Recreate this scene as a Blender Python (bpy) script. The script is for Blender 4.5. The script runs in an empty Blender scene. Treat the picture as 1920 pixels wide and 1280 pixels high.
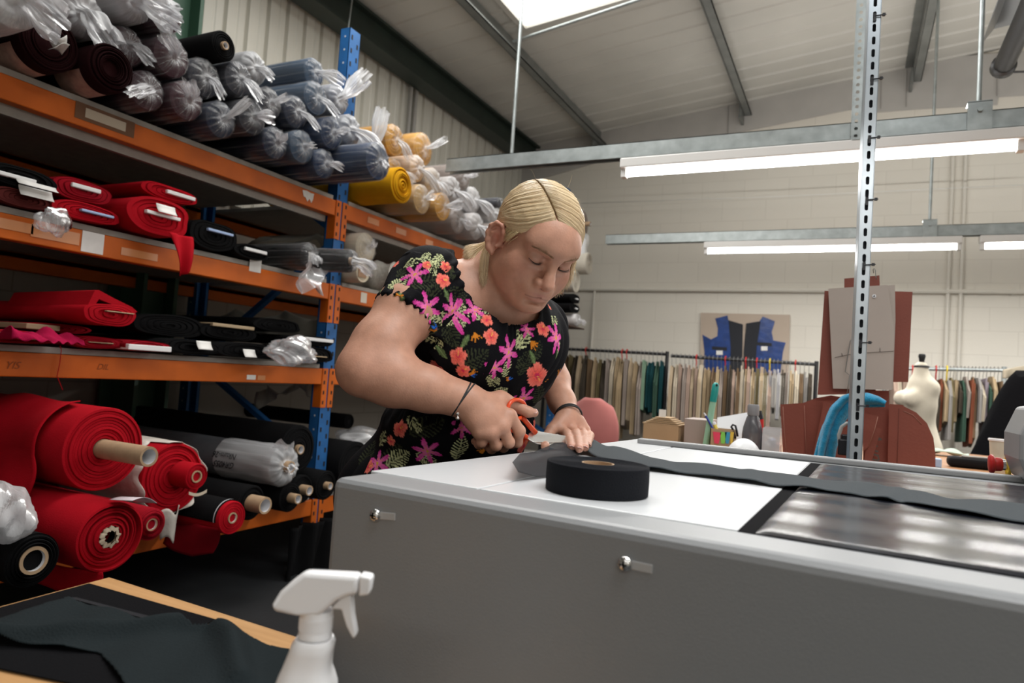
import bpy, bmesh, math, random
import numpy as np
from mathutils import Vector, Matrix, Quaternion
from mathutils.bvhtree import BVHTree
S = bpy.context.scene
COL = S.collection

# ------------------------------------------------------------------ camera
FPX = 1300.0
H = 1.10
def _cam():
    n = lambda v: v / np.linalg.norm(v)
    dY = n(np.array([1596 - 960., 745 - 640., FPX]))
    dX = -np.array([-1697 - 960., 522 - 640., FPX])
    dX = n(dX - dY * dX.dot(dY))
    return np.stack([dX, dY, np.cross(dX, dY)], 1)      # columns: world axes seen by the camera (x right, y down, z forward)
RC = _cam()
CAM = np.array([0, 0, H])
cd = bpy.data.cameras.new('camera'); cam = bpy.data.objects.new('camera', cd); COL.objects.link(cam)
cd.sensor_width = 36.0; cd.lens = 36.0 * FPX / 1920.0; cd.clip_start = 0.05
_r, _d, _f = RC[0], RC[1], RC[2]
cam.matrix_world = Matrix(((_r[0], -_d[0], -_f[0], 0), (_r[1], -_d[1], -_f[1], 0), (_r[2], -_d[2], -_f[2], H), (0, 0, 0, 1)))
S.camera = cam
cd.dof.use_dof = True; cd.dof.focus_distance = 1.42; cd.dof.aperture_fstop = 5.0

# ------------------------------------------------------------------ world, exposure
S.view_settings.view_transform = 'Standard'; S.view_settings.look = 'None'
S.view_settings.gamma = 1.0; S.view_settings.use_curve_mapping = False
S.view_settings.exposure = 0.1
W = bpy.data.worlds.new('world'); S.world = W; W.use_nodes = True
W.node_tree.nodes['Background'].inputs[0].default_value = (0.92, 0.96, 1.0, 1)
W.node_tree.nodes["Background"].inputs[1].default_value = 0.42

def area_light(name, loc, sx, sy, power, color=(1, .98, .95), rot=(0, 0, 0)):
    l = bpy.data.lights.new(name, 'AREA'); l.shape = 'RECTANGLE'; l.size = sx; l.size_y = sy
    l.energy = power; l.color = color
    o = bpy.data.objects.new(name, l); COL.objects.link(o); o.location = loc; o.rotation_euler = rot
    return o
TUBE_Z = 2.345
LAMPS = [(-0.28, 3.7), (1.9, 3.7), (-0.26, 6.1), (1.72, 6.1), (3.7, 6.1), (3.9, 3.7), (0.4, 0.9), (2.4, 0.9), (4.3, 0.9), (0.4, -1.7), (1.7, -1.7), (3.8, -1.7)]
for (lx, ly) in LAMPS:
    far = ly > 5
    area_light('fluorescent_light', (lx, ly, TUBE_Z - .105), 1.8, 0.06, 35 if far else 23 if ly > 3 else 14, (1, .98, .95))
    area_light('roof_fill_light', (lx, ly + .1, TUBE_Z + .06), 1.8, 0.06, 15 if far else 13 if ly > 3 else 9, (1, .98, .95), (math.pi, 0, 0))  # extra upward fill added at each lamp to brighten the roof
area_light('skylight_light', (-1.72, 3.0, 4.0), 1.2, 2.6, 55, (1, .99, .96), (0, math.radians(-6.3), 0))
area_light('skylight_light', (0.9, 0.5, 4.3), 1.6, 2.6, 60, (.97, .99, 1), (0, math.radians(-6.3), 0))

# ------------------------------------------------------------------ pixel <-> world
def ray(px, py): return RC.T @ np.array([(px - 960) / FPX, (py - 640) / FPX, 1.0])
def onx(px, py, x): d = ray(px, py); return CAM + d * ((x - CAM[0]) / d[0])
def ony(px, py, y): d = ray(px, py); return CAM + d * ((y - CAM[1]) / d[1])
def onz(px, py, z): d = ray(px, py); return CAM + d * ((z - CAM[2]) / d[2])
def P(px, py, d): return CAM + ray(px, py) * d

# ------------------------------------------------------------------ materials
def lin(c):
    return tuple((v / 12.92 if v <= .04045 else ((v + .055) / 1.055) ** 2.4) for v in c)
def hexc(h): return lin(tuple(int(h[i:i + 2], 16) / 255 for i in (0, 2, 4)))
MATS = {}
def M(name, color=(.5, .5, .5), rough=.5, metal=0., var=.0, vscale=8., bump=0., bscale=60., spec=.5, sheen=0., vcol=None, stretch=None, color2=None, emit=None, trans=0., sss=0., coat=0.):
    if name in MATS: return MATS[name]
    m = bpy.data.materials.new(name); m.use_nodes = True; MATS[name] = m
    nt = m.node_tree; N = nt.nodes; L = nt.links; b = N['Principled BSDF']
    b.inputs['Base Color'].default_value = (*color, 1); b.inputs['Roughness'].default_value = rough
    b.inputs['Metallic'].default_value = metal; b.inputs['Specular IOR Level'].default_value = spec
    if sheen: b.inputs['Sheen Weight'].default_value = sheen
    if coat: b.inputs['Coat Weight'].default_value = coat; b.inputs['Coat Roughness'].default_value = .08
    if trans: b.inputs['Transmission Weight'].default_value = trans
    if sss:
        b.inputs['Subsurface Weight'].default_value = sss; b.inputs['Subsurface Radius'].default_value = (.012, .005, .003); b.inputs['Subsurface Scale'].default_value = .6
    if emit: b.inputs['Emission Color'].default_value = (*emit[0], 1); b.inputs['Emission Strength'].default_value = emit[1]
    if var or bump:
        tc = N.new('ShaderNodeTexCoord'); src = tc.outputs['Object']
        if stretch:
            mp = N.new('ShaderNodeMapping'); mp.inputs['Scale'].default_value = stretch; L.new(src, mp.inputs[0]); src = mp.outputs[0]
    if vcol:
        at = N.new('ShaderNodeAttribute'); at.attribute_name = vcol; cs = at.outputs['Color']
        if not var: L.new(cs, b.inputs['Base Color'])
    if var:
        nz = N.new('ShaderNodeTexNoise'); nz.inputs['Scale'].default_value = vscale; nz.inputs['Detail'].default_value = 5; L.new(src, nz.inputs['Vector'])
        mr = N.new('ShaderNodeMapRange'); mr.inputs['From Min'].default_value = .3; mr.inputs['From Max'].default_value = .7
        mr.inputs['To Min'].default_value = 1 - var; mr.inputs['To Max'].default_value = 1 + var * .6; L.new(nz.outputs['Fac'], mr.inputs['Value'])
        if color2:
            mx = N.new('ShaderNodeMix'); mx.data_type = 'RGBA'; mr.inputs['To Min'].default_value = 0; mr.inputs['To Max'].default_value = 1
            mx.inputs['A'].default_value = (*color, 1); mx.inputs['B'].default_value = (*color2, 1); L.new(mr.outputs[0], mx.inputs['Factor']); L.new(mx.outputs['Result'], b.inputs['Base Color'])
        else:
            mx = N.new('ShaderNodeMix'); mx.data_type = 'RGBA'; mx.blend_type = 'MULTIPLY'; mx.inputs['Factor'].default_value = 1
            if vcol: L.new(cs, mx.inputs['A'])
            else: mx.inputs['A'].default_value = (*color, 1)
            L.new(mr.outputs[0], mx.inputs['B']); L.new(mx.outputs['Result'], b.inputs['Base Color'])
    if bump:
        n2 = N.new('ShaderNodeTexNoise'); n2.inputs['Scale'].default_value = bscale; n2.inputs['Detail'].default_value = 3; L.new(src, n2.inputs['Vector'])
        bp = N.new('ShaderNodeBump'); bp.inputs['Strength'].default_value = bump; bp.inputs['Distance'].default_value = .01
        L.new(n2.outputs['Fac'], bp.inputs['Height']); L.new(bp.outputs[0], b.inputs['Normal'])
    return m

def block_mat(name, col, joint, axis):
    """painted concrete blockwork: bricks of 450 x 225 mm laid over the wall plane"""
    m = bpy.data.materials.new(name); m.use_nodes = True; nt = m.node_tree; N = nt.nodes; L = nt.links; b = N['Principled BSDF']
    b.inputs['Roughness'].default_value = .75
    tc = N.new('ShaderNodeTexCoord'); sp = N.new('ShaderNodeSeparateXYZ'); cb = N.new('ShaderNodeCombineXYZ')
    L.new(tc.outputs['Object'], sp.inputs[0]); L.new(sp.outputs[axis], cb.inputs[0]); L.new(sp.outputs[2], cb.inputs[1])
    br = N.new('ShaderNodeTexBrick'); L.new(cb.outputs[0], br.inputs['Vector'])
    br.inputs['Scale'].default_value = 1; br.inputs['Brick Width'].default_value = .45; br.inputs['Row Height'].default_value = .225
    br.inputs['Mortar Size'].default_value = .006; br.inputs['Mortar Smooth'].default_value = .6
    br.inputs['Color1'].default_value = (*col, 1); br.inputs['Color2'].default_value = (*[c * .97 for c in col], 1); br.inputs['Mortar'].default_value = (*joint, 1)
    L.new(br.outputs['Color'], b.inputs['Base Color'])
    nz = N.new('ShaderNodeTexNoise'); nz.inputs['Scale'].default_value = 90; L.new(tc.outputs['Object'], nz.inputs['Vector'])
    ma = N.new('ShaderNodeMath'); ma.operation = 'MULTIPLY_ADD'; ma.inputs[1].default_value = -1.5; L.new(br.outputs['Fac'], ma.inputs[0]); L.new(nz.outputs['Fac'], ma.inputs[2])
    bp = N.new('ShaderNodeBump'); bp.inputs['Strength'].default_value = .14; bp.inputs['Distance'].default_value = .008; L.new(ma.outputs[0], bp.inputs['Height']); L.new(bp.outputs[0], b.inputs['Normal'])
    return m

def wood_mat(name, c1, c2, sc=(2, 30, 30)):
    return M(name, c1, .42, var=1, vscale=2.2, color2=c2, stretch=sc, bump=.03, bscale=8)

def plastic_film(name, tint=(.92, .93, .95), clear=.55, streak=14.):
    """thin polythene: mostly clear, with milky streaks where the film is creased (attribute 'bunch' = film gathered)"""
    m = bpy.data.materials.new(name); m.use_nodes = True; nt = m.node_tree; N = nt.nodes; L = nt.links
    N.remove(N['Principled BSDF']); out = N['Material Output']
    uv = N.new('ShaderNodeUVMap'); mp = N.new('ShaderNodeMapping'); mp.inputs['Scale'].default_value = (streak, 1.6, 1); L.new(uv.outputs[0], mp.inputs[0])
    nz = N.new('ShaderNodeTexNoise'); nz.inputs['Scale'].default_value = 1.0; nz.inputs['Detail'].default_value = 6; nz.inputs['Roughness'].default_value = .65; nz.inputs['Distortion'].default_value = .6; L.new(mp.outputs[0], nz.inputs['Vector'])
    at = N.new('ShaderNodeAttribute'); at.attribute_name = 'bunch'
    mr = N.new('ShaderNodeMapRange'); mr.inputs['From Min'].default_value = .50; mr.inputs['From Max'].default_value = .74; mr.inputs['To Min'].default_value = max(.03, .58 - clear); mr.inputs['To Max'].default_value = .50; L.new(nz.outputs['Fac'], mr.inputs['Value'])
    ad = N.new('ShaderNodeMath'); ad.operation = 'ADD'; ad.use_clamp = True; L.new(mr.outputs[0], ad.inputs[0]); L.new(at.outputs['Fac'], ad.inputs[1])
    tr = N.new('ShaderNodeBsdfTransparent'); tr.inputs[0].default_value = (.97, .97, .98, 1)
    df = N.new('ShaderNodeBsdfDiffuse'); df.inputs[0].default_value = (*tint, 1)
    gl = N.new('ShaderNodeBsdfGlossy'); gl.inputs['Roughness'].default_value = .17; gl.inputs[0].default_value = (1, 1, 1, 1)
    bp = N.new('ShaderNodeBump'); bp.inputs['Strength'].default_value = .55; bp.inputs['Distance'].default_value = .008; L.new(nz.outputs['Fac'], bp.inputs['Height'])
    for g in (gl, df): L.new(bp.outputs[0], g.inputs['Normal'])
    m1 = N.new('ShaderNodeMixShader'); L.new(ad.outputs[0], m1.inputs[0]); L.new(tr.outputs[0], m1.inputs[1]); L.new(df.outputs[0], m1.inputs[2])
    fr = N.new('ShaderNodeFresnel'); fr.inputs[0].default_value = 1.5; L.new(bp.outputs[0], fr.inputs['Normal'])
    f2 = N.new('ShaderNodeMath'); f2.operation = 'MULTIPLY_ADD'; f2.inputs[1].default_value = .5; f2.inputs[2].default_value = .0; f2.use_clamp = True; L.new(fr.outputs[0], f2.inputs[0])
    m2 = N.new('ShaderNodeMixShader'); L.new(f2.outputs[0], m2.inputs[0]); L.new(m1.outputs[0], m2.inputs[1]); L.new(gl.outputs[0], m2.inputs[2])
    L.new(m2.outputs[0], out.inputs[0])
    return m

# ------------------------------------------------------------------ mesh building
def nrm(v): v = np.asarray(v, float); return v / (np.linalg.norm(v) + 1e-12)
def frame(axis):
    a = nrm(axis); u = np.cross([0, 0, 1.], a)
    if np.linalg.norm(u) < 1e-3: u = np.array([1., 0, 0])
    u = nrm(u); return u, np.cross(a, u), a
class MB:
    def __init__(s): s.v = []; s.f = []; s.uv = {}; s.attr = {}; s.mi = []
    def add(s, vs, fs, uvs=None, bunch=None, mi=0):
        o = len(s.v); s.v += [tuple(map(float, p)) for p in vs]
        for f in fs: s.f.append(tuple(i + o for i in f)); s.mi.append(mi)
        if uvs is not None:
            for i, q in enumerate(uvs): s.uv[o + i] = (float(q[0]), float(q[1]))
        if bunch is not None:
            for i, q in enumerate(bunch): s.attr[o + i] = float(q)
        return s
    def box(s, c, size, ax=None, mi=0):
        c = np.asarray(c, float); h = np.asarray(size, float) / 2
        A = np.eye(3) if ax is None else np.array([nrm(a) for a in ax])
        vs = [c + A[0] * h[0] * i + A[1] * h[1] * j + A[2] * h[2] * k for i in (-1, 1) for j in (-1, 1) for k in (-1, 1)]
        return s.add(vs, [(0, 1, 3, 2), (4, 6, 7, 5), (0, 4, 5, 1), (2, 3, 7, 6), (0, 2, 6, 4), (1, 5, 7, 3)], mi=mi)
    def box2(s, lo, hi, mi=0): lo = np.array(lo, float); hi = np.array(hi, float); return s.box((lo + hi) / 2, hi - lo, mi=mi)
    def bar(s, p0, p1, w, h, up=(0, 0, 1)):
        p0 = np.array(p0, float); p1 = np.array(p1, float); a = nrm(p1 - p0); u = nrm(np.cross(up, a)); v = np.cross(a, u)
        return s.box((p0 + p1) / 2, (np.linalg.norm(p1 - p0), w, h), (a, u, v))
    def rings(s, rings, closed=True, cap=(True, True), uv=False, bunch=None, mi=0):
        n = len(rings[0]); vs = [p for r in rings for p in r]; fs = []
        m = n if closed else n - 1
        for i in range(len(rings) - 1):
            for j in range(m):
                k = (j + 1) % n; fs.append((i * n + j, i * n + k, (i + 1) * n + k, (i + 1) * n + j))
        if closed and cap[0]: fs.append(tuple(range(n - 1, -1, -1)))
        if closed and cap[1]: fs.append(tuple((len(rings) - 1) * n + j for j in range(n)))
        uvs = None
        if uv: uvs = [(abs(j / n * 2 - 1), i / max(1, len(rings) - 1)) for i in range(len(rings)) for j in range(n)]
        return s.add(vs, fs, uvs, bunch, mi)
    def tube(s, path, r, n=10, cap=True, mi=0):
        path = [np.array(p, float) for p in path]; rs = r if hasattr(r, '__len__') else [r] * len(path)
        rings = []; u = None
        for i, p in enumerate(path):
            t = nrm(path[min(i + 1, len(path) - 1)] - path[max(i - 1, 0)])
            if u is None: u, v, _ = frame(t)
            else: u = nrm(u - t * u.dot(t)); v = np.cross(t, u)
            v = np.cross(t, u)
            rings.append([p + rs[i] * (u * math.cos(a) + v * math.sin(a)) for a in np.linspace(0, 2 * math.pi, n, endpoint=False)])
        return s.rings(rings, cap=(cap, cap), mi=mi)
    def lathe(s, prof, o, axis=(0, 0, 1), n=32, sq=None, cap=(True, True), mi=0):
        """prof: (radius, distance along the axis); sq = (su, sv) scales the section"""
        u, v, a = frame(axis); o = np.array(o, float); su, sv = sq or (1, 1)
        return s.rings([[o + a * h + r * (u * math.cos(t) * su + v * math.sin(t) * sv) for t in np.linspace(0, 2 * math.pi, n, endpoint=False)] for r, h in prof], cap=cap, mi=mi)
    def prism(s, poly, th, mi=0):
        """poly: 3-D planar outline (counter-clockwise from the front), thickened by th backwards along its normal"""
        poly = [np.array(p, float) for p in poly]; n = np.zeros(3)
        for i in range(len(poly)): n += np.cross(poly[i], poly[(i + 1) % len(poly)])
        n = nrm(n); k = len(poly)
        return s.add(poly + [p - n * th for p in poly], [tuple(range(k)), tuple(range(2 * k - 1, k - 1, -1))] + [(i, i + k, (i + 1) % k + k, (i + 1) % k) for i in range(k)], mi=mi)
    def grid(s, fn, nu, nv, uv=True, bunch=None, mi=0):
        vs = [fn(i / (nu - 1), j / (nv - 1)) for i in range(nu) for j in range(nv)]
        fs = [(i * nv + j, (i + 1) * nv + j, (i + 1) * nv + j + 1, i * nv + j + 1) for i in range(nu - 1) for j in range(nv - 1)]
        return s.add(vs, fs, [(i / (nu - 1), j / (nv - 1)) for i in range(nu) for j in range(nv)] if uv else None, [bunch(i / (nu - 1), j / (nv - 1)) for i in range(nu) for j in range(nv)] if bunch else None, mi)

def tag(o, label=None, cat=None, group=None, kind=None):
    if label: o['label'] = label
    if cat: o['category'] = cat
    if group: o['group'] = group
    if kind: o['kind'] = kind
    return o
def attach(o, parent):
    o.parent = parent
    if parent.type == 'EMPTY': o.matrix_parent_inverse = Matrix.Translation(-Vector(parent.location))
    return o
def obj(name, b, mat, parent=None, smooth=None, bevel=0., seg=2, solid=0., sub=0, off=0.):
    me = bpy.data.meshes.new(name); me.from_pydata(b.v, [], b.f)
    for m in (mat if isinstance(mat, (list, tuple)) else [mat]): me.materials.append(m)
    if isinstance(mat, (list, tuple)): me.polygons.foreach_set('material_index', b.mi)
    if b.uv:
        ul = me.uv_layers.new(name='UVMap'); li = np.zeros(len(me.loops), dtype=np.int32); me.loops.foreach_get('vertex_index', li)
        arr = np.zeros((len(b.v), 2)); 
        for i, q in b.uv.items(): arr[i] = q
        ul.data.foreach_set('uv', arr[li].ravel())
    if b.attr:
        a = me.attributes.new('bunch', 'FLOAT', 'POINT'); arr = np.zeros(len(b.v))
        for i, q in b.attr.items(): arr[i] = q
        a.data.foreach_set('value', arr)
    if smooth:
        me.polygons.foreach_set('use_smooth', [True] * len(me.polygons))
        if smooth is not True: me.set_sharp_from_angle(angle=math.radians(smooth))
    me.update()
    o = bpy.data.objects.new(name, me); COL.objects.link(o)
    if solid: md = o.modifiers.new('solid', 'SOLIDIFY'); md.thickness = solid; md.offset = off
    if bevel:
        md = o.modifiers.new('bevel', 'BEVEL'); md.width = bevel; md.segments = seg; md.limit_method = 'ANGLE'; md.angle_limit = math.radians(40); md.harden_normals = False
    if sub: md = o.modifiers.new('sub', 'SUBSURF'); md.levels = sub; md.render_levels = sub
    if parent is not None: attach(o, parent)
    return o
def thing(name, loc, label, cat, group=None):
    o = bpy.data.objects.new(name, None); COL.objects.link(o); o.location = tuple(loc); o.empty_display_size = .05
    return tag(o, label, cat, group)
def struct(name, b, mat, **k): return tag(obj(name, b, mat, **k), kind='structure')
ORD = 'first second third fourth fifth sixth seventh eighth ninth tenth eleventh twelfth thirteenth fourteenth fifteenth sixteenth seventeenth eighteenth nineteenth twentieth'.split()
TENS = {20: 'twenty', 30: 'thirty', 40: 'forty'}
def ordn(i):
    if i < 20: return ORD[i]
    n = i + 1
    if n % 10 == 0: return TENS[n][:-1] + 'ieth'
    return TENS[n // 10 * 10] + '-' + ORD[n % 10 - 1]
def text_mb(txt, size, origin, right, up, lift=.0012, hand=False):
    """lettering as a thin raised mesh on a surface"""
    cu = bpy.data.curves.new('lettering', 'FONT'); cu.body = txt; cu.size = size; cu.align_x = 'CENTER'; cu.align_y = 'CENTER'
    if hand: cu.shear = .35
    to = bpy.data.objects.new('lettering', cu); COL.objects.link(to)
    me = bpy.data.meshes.new_from_object(to.evaluated_get(bpy.context.evaluated_depsgraph_get()))
    r, u = nrm(right), nrm(up); n = np.cross(r, u); o = np.array(origin, float)
    b = MB(); b.add([o + r * v.co.x + u * v.co.y + n * lift for v in me.vertices], [tuple(p.vertices) for p in me.polygons])
    bpy.data.objects.remove(to); bpy.data.curves.remove(cu); bpy.data.meshes.remove(me)
    return b
rng = np.random.default_rng(7)
random.seed(7)
# ================================================================== the room
XL, YB = -3.85, 7.72
m_floor = M('floor paint', (.022, .024, .026), .42, var=.35, vscale=1.5, bump=.04, bscale=40)
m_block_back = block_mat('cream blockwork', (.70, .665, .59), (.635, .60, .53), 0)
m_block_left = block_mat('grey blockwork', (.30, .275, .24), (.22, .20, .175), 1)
m_clad = M('cream cladding', (.60, .585, .52), .45, var=.08, vscale=2)
m_roof = M('roof sheet', (.50, .485, .44), .5, var=.12, vscale=1.2)
m_fascia = M('grey fascia board', (.44, .425, .40), .65, var=.10, vscale=3)
m_green = M('dark green steel', (.012, .022, .016), .5, var=.3, vscale=5)
m_galv = M('galvanised steel', (.42, .46, .46), .42, .75, var=.22, vscale=14)
m_galv2 = M('galvanised purlin', (.22, .23, .22), .45, .55, var=.2, vscale=5)
m_paint = M('cream painted pipe', (.66, .63, .56), .5)
m_white_paint = M('white enamel', (.82, .82, .80), .35)
def roof_z(x): return 3.95 + .11 * (x + 3.85)

b = MB(); b.box2((XL - .1, -3.6, -.1), (5.2, YB + .1, 0)); struct('floor', b, m_floor)
b = MB(); b.box2((XL - .1, YB, 0), (5.2, YB + .12, 4.9)); struct('wall_back', b, m_block_back)
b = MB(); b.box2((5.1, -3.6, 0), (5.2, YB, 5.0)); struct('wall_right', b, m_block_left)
b = MB(); b.box2((XL, -3.6, 0), (5.2, -3.5, 5.0)); struct('wall_front', b, block_mat('cream blockwork front', (.70, .665, .59), (.635, .60, .53), 0))
# left wall: blockwork below, profiled cladding above
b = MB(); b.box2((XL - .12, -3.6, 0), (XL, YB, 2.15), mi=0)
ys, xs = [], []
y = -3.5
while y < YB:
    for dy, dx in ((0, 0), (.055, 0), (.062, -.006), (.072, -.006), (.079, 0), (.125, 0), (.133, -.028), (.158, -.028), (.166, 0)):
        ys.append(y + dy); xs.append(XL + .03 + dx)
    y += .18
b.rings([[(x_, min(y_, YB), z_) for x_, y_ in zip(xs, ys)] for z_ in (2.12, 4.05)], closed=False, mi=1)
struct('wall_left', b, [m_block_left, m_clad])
# roof sheets, ribs run across the building
b = MB()
ys, zs = [], []
y = -3.5
while y < YB:
    for dy, dz in ((0, 0), (.20, 0), (.215, -.014), (.24, -.014), (.255, 0)):
        ys.append(min(y + dy, YB)); zs.append(dz)
    y += .255
for x0, x1, ya, yb in ((XL, 5.2, -3.5, YB),):
    b.rings([[(x, y_, roof_z(x) + z_) for y_, z_ in zip(ys, zs)] for x in (x0, x1)], closed=False)
struct('ceiling', b, m_roof, smooth=False)
# rooflight panel between two purlins
m_sky = M('rooflight sheet', (.9, .9, .88), .6, emit=((1., .985, .94), 3.2))
c = [onz(926, 0, 4.20), onz(985, 48, 4.20), onz(1190, 0, 4.20)]
y1 = 5.17
b = MB(); xs_ = (-2.63, -1.2)
b.add([(xs_[0], 0.9, roof_z(xs_[0]) - .02), (xs_[1], 0.9, roof_z(xs_[1]) - .02), (xs_[1], y1, roof_z(xs_[1]) - .02), (xs_[0], y1, roof_z(xs_[0]) - .02)], [(0, 1, 2, 3)])
struct('window_1', b, m_sky)
b = MB()
for p, q in (((xs_[0], .9), (xs_[0], y1)), ((xs_[1], .9), (xs_[1], y1)), ((xs_[0], y1), (xs_[1], y1))):
    b.bar((p[0], p[1], roof_z(p[0]) - .03), (q[0], q[1], roof_z(q[0]) - .03), .05, .03)
struct('trim_1', b, m_roof)
# purlins: Z sections along the building
def purlin(x, name, mat=m_galv2, d=.16):
    b = MB(); zt = roof_z(x) - .015
    b.box2((x - .004, -3, zt - d), (x + .004, YB - .03, zt)); b.box2((x - .07, -3, zt - .008), (x, YB - .03, zt)); b.box2((x, -3, zt - d), (x + .075, YB - .03, zt - d + .008))
    b.box2((x + .069, -3, zt - d), (x + .075, YB - .03, zt - d + .02))
    b.box2((x - .03, YB - .25, zt - d - .1), (x - .004, YB - .03, zt - d + .06))
    return struct(name, b, mat)
for i, x in enumerate((-2.80, -1.16, .42, 2.0)): purlin(x, 'trim_%d' % (i + 2))
# eaves beam and portal column
b = MB(); xe, ze = -3.66, 3.81
for dz in (-.11, .11): b.box2((xe - .09, -3, ze + dz - .012), (xe + .09, YB - .05, ze + dz + .012))
b.box2((xe - .03, -3, ze - .11), (xe + .03, YB - .05, ze + .11))
struct('trim_6', b, m_green)
b = MB()
for yy in (2.58, 2.78): b.box2((-3.80, yy - .012, 0), (-3.60, yy + .012, 3.7))
b.box2((-3.72, 2.58, 0), (-3.69, 2.78, 3.7)); b.box2((-3.81, 2.50, 0), (-3.79, 2.86, 3.7))
struct('trim_7', b, M('green column paint', (.03, .085, .05), .5))
# gable fascia boards above the blockwork
yb = YB - .02
fp = [(962, 350), (1120, 304), (1340, 257), (1590, 206), (1632, 200), (1634, 211), (1720, 204), (1870, 196), (1872, 181), (1965, 176), (1965, 92), (1720, 112), (1590, 148), (1130, 238), (940, 285)]
b = MB(); b.prism([ony(px, py, yb) for px, py in fp], .015)
struct('trim_8', b, m_fascia)
b = MB()
for px, y0, y1_ in ((1366, 190, 250), (1652, 142, 204), (1870, 105, 180), (1700, 128, 200)):
    p, q = ony(px, y0, yb - .012), ony(px - 1, y1_, yb - .012); b.bar(p, q, .008, .004, up=(1, 0, 0))
struct('trim_9', b, M('board joint', (.25, .24, .22), .8))
# conduits on the back wall and left wall
b = MB(); zc = 2.165
b.tube([(-3.0, YB - .03, zc), (3.1, YB - .03, zc)], .022, 8)
for x in (-2.2, -1.0, .2, 1.3): b.box((x, YB - .012, zc), (.03, .02, .06))
struct('trim_10', b, m_paint, smooth=40)
for k, (px, py) in enumerate(((1777, 560), (1801, 560), (1112, 600))):
    x = float(ony(px, py, YB - .02)[0]); b = MB(); b.tube([(x, YB - .025, 0), (x, YB - .025, 3.6 if k < 2 else zc)], .016, 8)
    struct('trim_%d' % (11 + k), b, m_paint, smooth=40)
b = MB(); yv = float(onx(766, 190, XL + .05)[1])
for dy in (0, .085): b.tube([(XL + .07, yv + dy, 2.1), (XL + .07, yv + dy, 3.7)], .018, 8)
struct('trim_14', b, M('grey conduit', (.33, .32, .30), .5), smooth=40)
# expansion joint of the blockwork
# thin line across the back wall (stretched cable)
b = MB(); p, q = ony(1090, 381, YB - .25), ony(1925, 346, YB - .25); b.tube([p, (p + q) / 2 - [0, 0, .015], q], .004, 6)
tag(obj('hanging_cable', b, M('pale cable', (.75, .74, .7), .5), smooth=True), 'thin pale cable stretched across the back wall between the two light rows', 'cable')

# ================================================================== light fittings
m_tube = M('lit fluorescent tube', (1, 1, 1), .4, emit=((1, .985, .965), 9.))
def fitting(x, y, z, L, label, drop=.0):
    t = thing('fluorescent_fitting', (x, y, z), label, 'light', 'fluorescent batten fittings')
    b = MB(); b.box((x, y, z + .03), (L, .085, .055)); obj('housing', b, m_white_paint, t, bevel=.006)
    b = MB(); b.tube([(x - L / 2 + .03, y, z - .022), (x + L / 2 - .03, y, z - .022)], .0185, 12); obj('tube', b, m_tube, t, smooth=50)
    for s in (-1, 1):
        b = MB(); b.box((x + s * (L / 2 - .018), y, z - .018), (.03, .045, .06)); obj('tube_holder', b, m_white_paint, t, bevel=.004)
    return t
def channel(y, z, x0, x1, label):
    b = MB(); w, h = .055, .085
    b.box2((x0, y - w / 2, z - h / 2), (x1, y - w / 2 + .004, z + h / 2)); b.box2((x0, y + w / 2 - .004, z - h / 2), (x1, y + w / 2, z + h / 2)); b.box2((x0, y - w / 2, z + h / 2 - .004), (x1, y + w / 2, z + h / 2))
    for s in (-1, 1): b.box((0 + (x0 + x1) / 2, y + s * w / 2, z - h / 2 + .004), (x1 - x0, .014, .008))
    return tag(obj('lighting_trunking', b, m_galv), label, 'trunking')
T1Y, T2Y = 3.7, 6.1
channel(T1Y, 2.392, -2.36, 3.1, 'nearer galvanised trunking carrying the big front tube light')
channel(T2Y, 2.408, -2.1, 3.1, 'farther galvanised trunking carrying two shorter-looking tube lights')
fitting(-.28, T1Y, 2.288, 1.86, 'large bright fluorescent batten under the nearer trunking, behind the slotted post')
fitting(-.25, T2Y, 2.304, 1.90, 'fluorescent batten under the farther trunking, crossing behind the slotted post')
fitting(1.76, T2Y, 2.304, 1.90, 'fluorescent batten under the farther trunking, at its right end')
def rod(px, py0, y, z0, label, clamp=True):
    p = ony(px, py0, y); x = float(p[0]); zt = roof_z(x) - .05
    t = thing('hanging_rod', (x, y, z0), label, 'rod')
    b = MB(); b.tube([(x, y, z0), (x, y, zt)], .011, 8); obj('rod', b, m_galv, t, smooth=50)
    if clamp:
        b = MB(); b.box((x, y - .0385, z0 - .03), (.095, .006, .13)); b.box((x, y - .005, z0 + .035), (.095, .073, .006)); b.tube([(x, y - .053, z0 - .005), (x, y - .038, z0 - .005)], .011, 6); obj('bracket', b, m_galv, t)
    return t
rod(1835, 205, T1Y, 2.44, 'galvanised rod and bracket holding the nearer trunking at the right')
rod(1743, 420, T2Y, 2.455, 'thin galvanised rod holding the farther trunking at the right')
rod(962, 250, T1Y, 2.43, 'thin pale rod holding the left end of the nearer trunking', False)
# perforated hanger strip above the trunking
p = ony(1607, 200, T1Y); x = float(p[0]); b = MB()
xw = .042
zz = np.arange(2.36, 4.25, .05)
for z in np.arange(2.36, 4.25, .036):
    n_ = 16; A_ = [t * 2 * math.pi / n_ for t in range(n_)]; sq = [(max(-1, min(1, 1.42 * math.cos(t))), max(-1, min(1, 1.42 * math.sin(t)))) for t in A_]
    b.add([(x + q[0] * xw / 2, T1Y - .045, z + q[1] * .018) for q in sq] + [(x + .0085 * math.cos(t), T1Y - .045, z + .0085 * math.sin(t)) for t in A_], [(k, (k + 1) % n_, n_ + (k + 1) % n_, n_ + k) for k in range(n_)])
for s in (-1, 1): b.box((x + s * xw / 2, T1Y - .0385, 3.31), (.003, .016, 1.9))
tag(obj('perforated_hanger', b, m_galv), 'perforated steel strip hanging down to the nearer trunking behind the slotted post', 'hanger')
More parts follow.
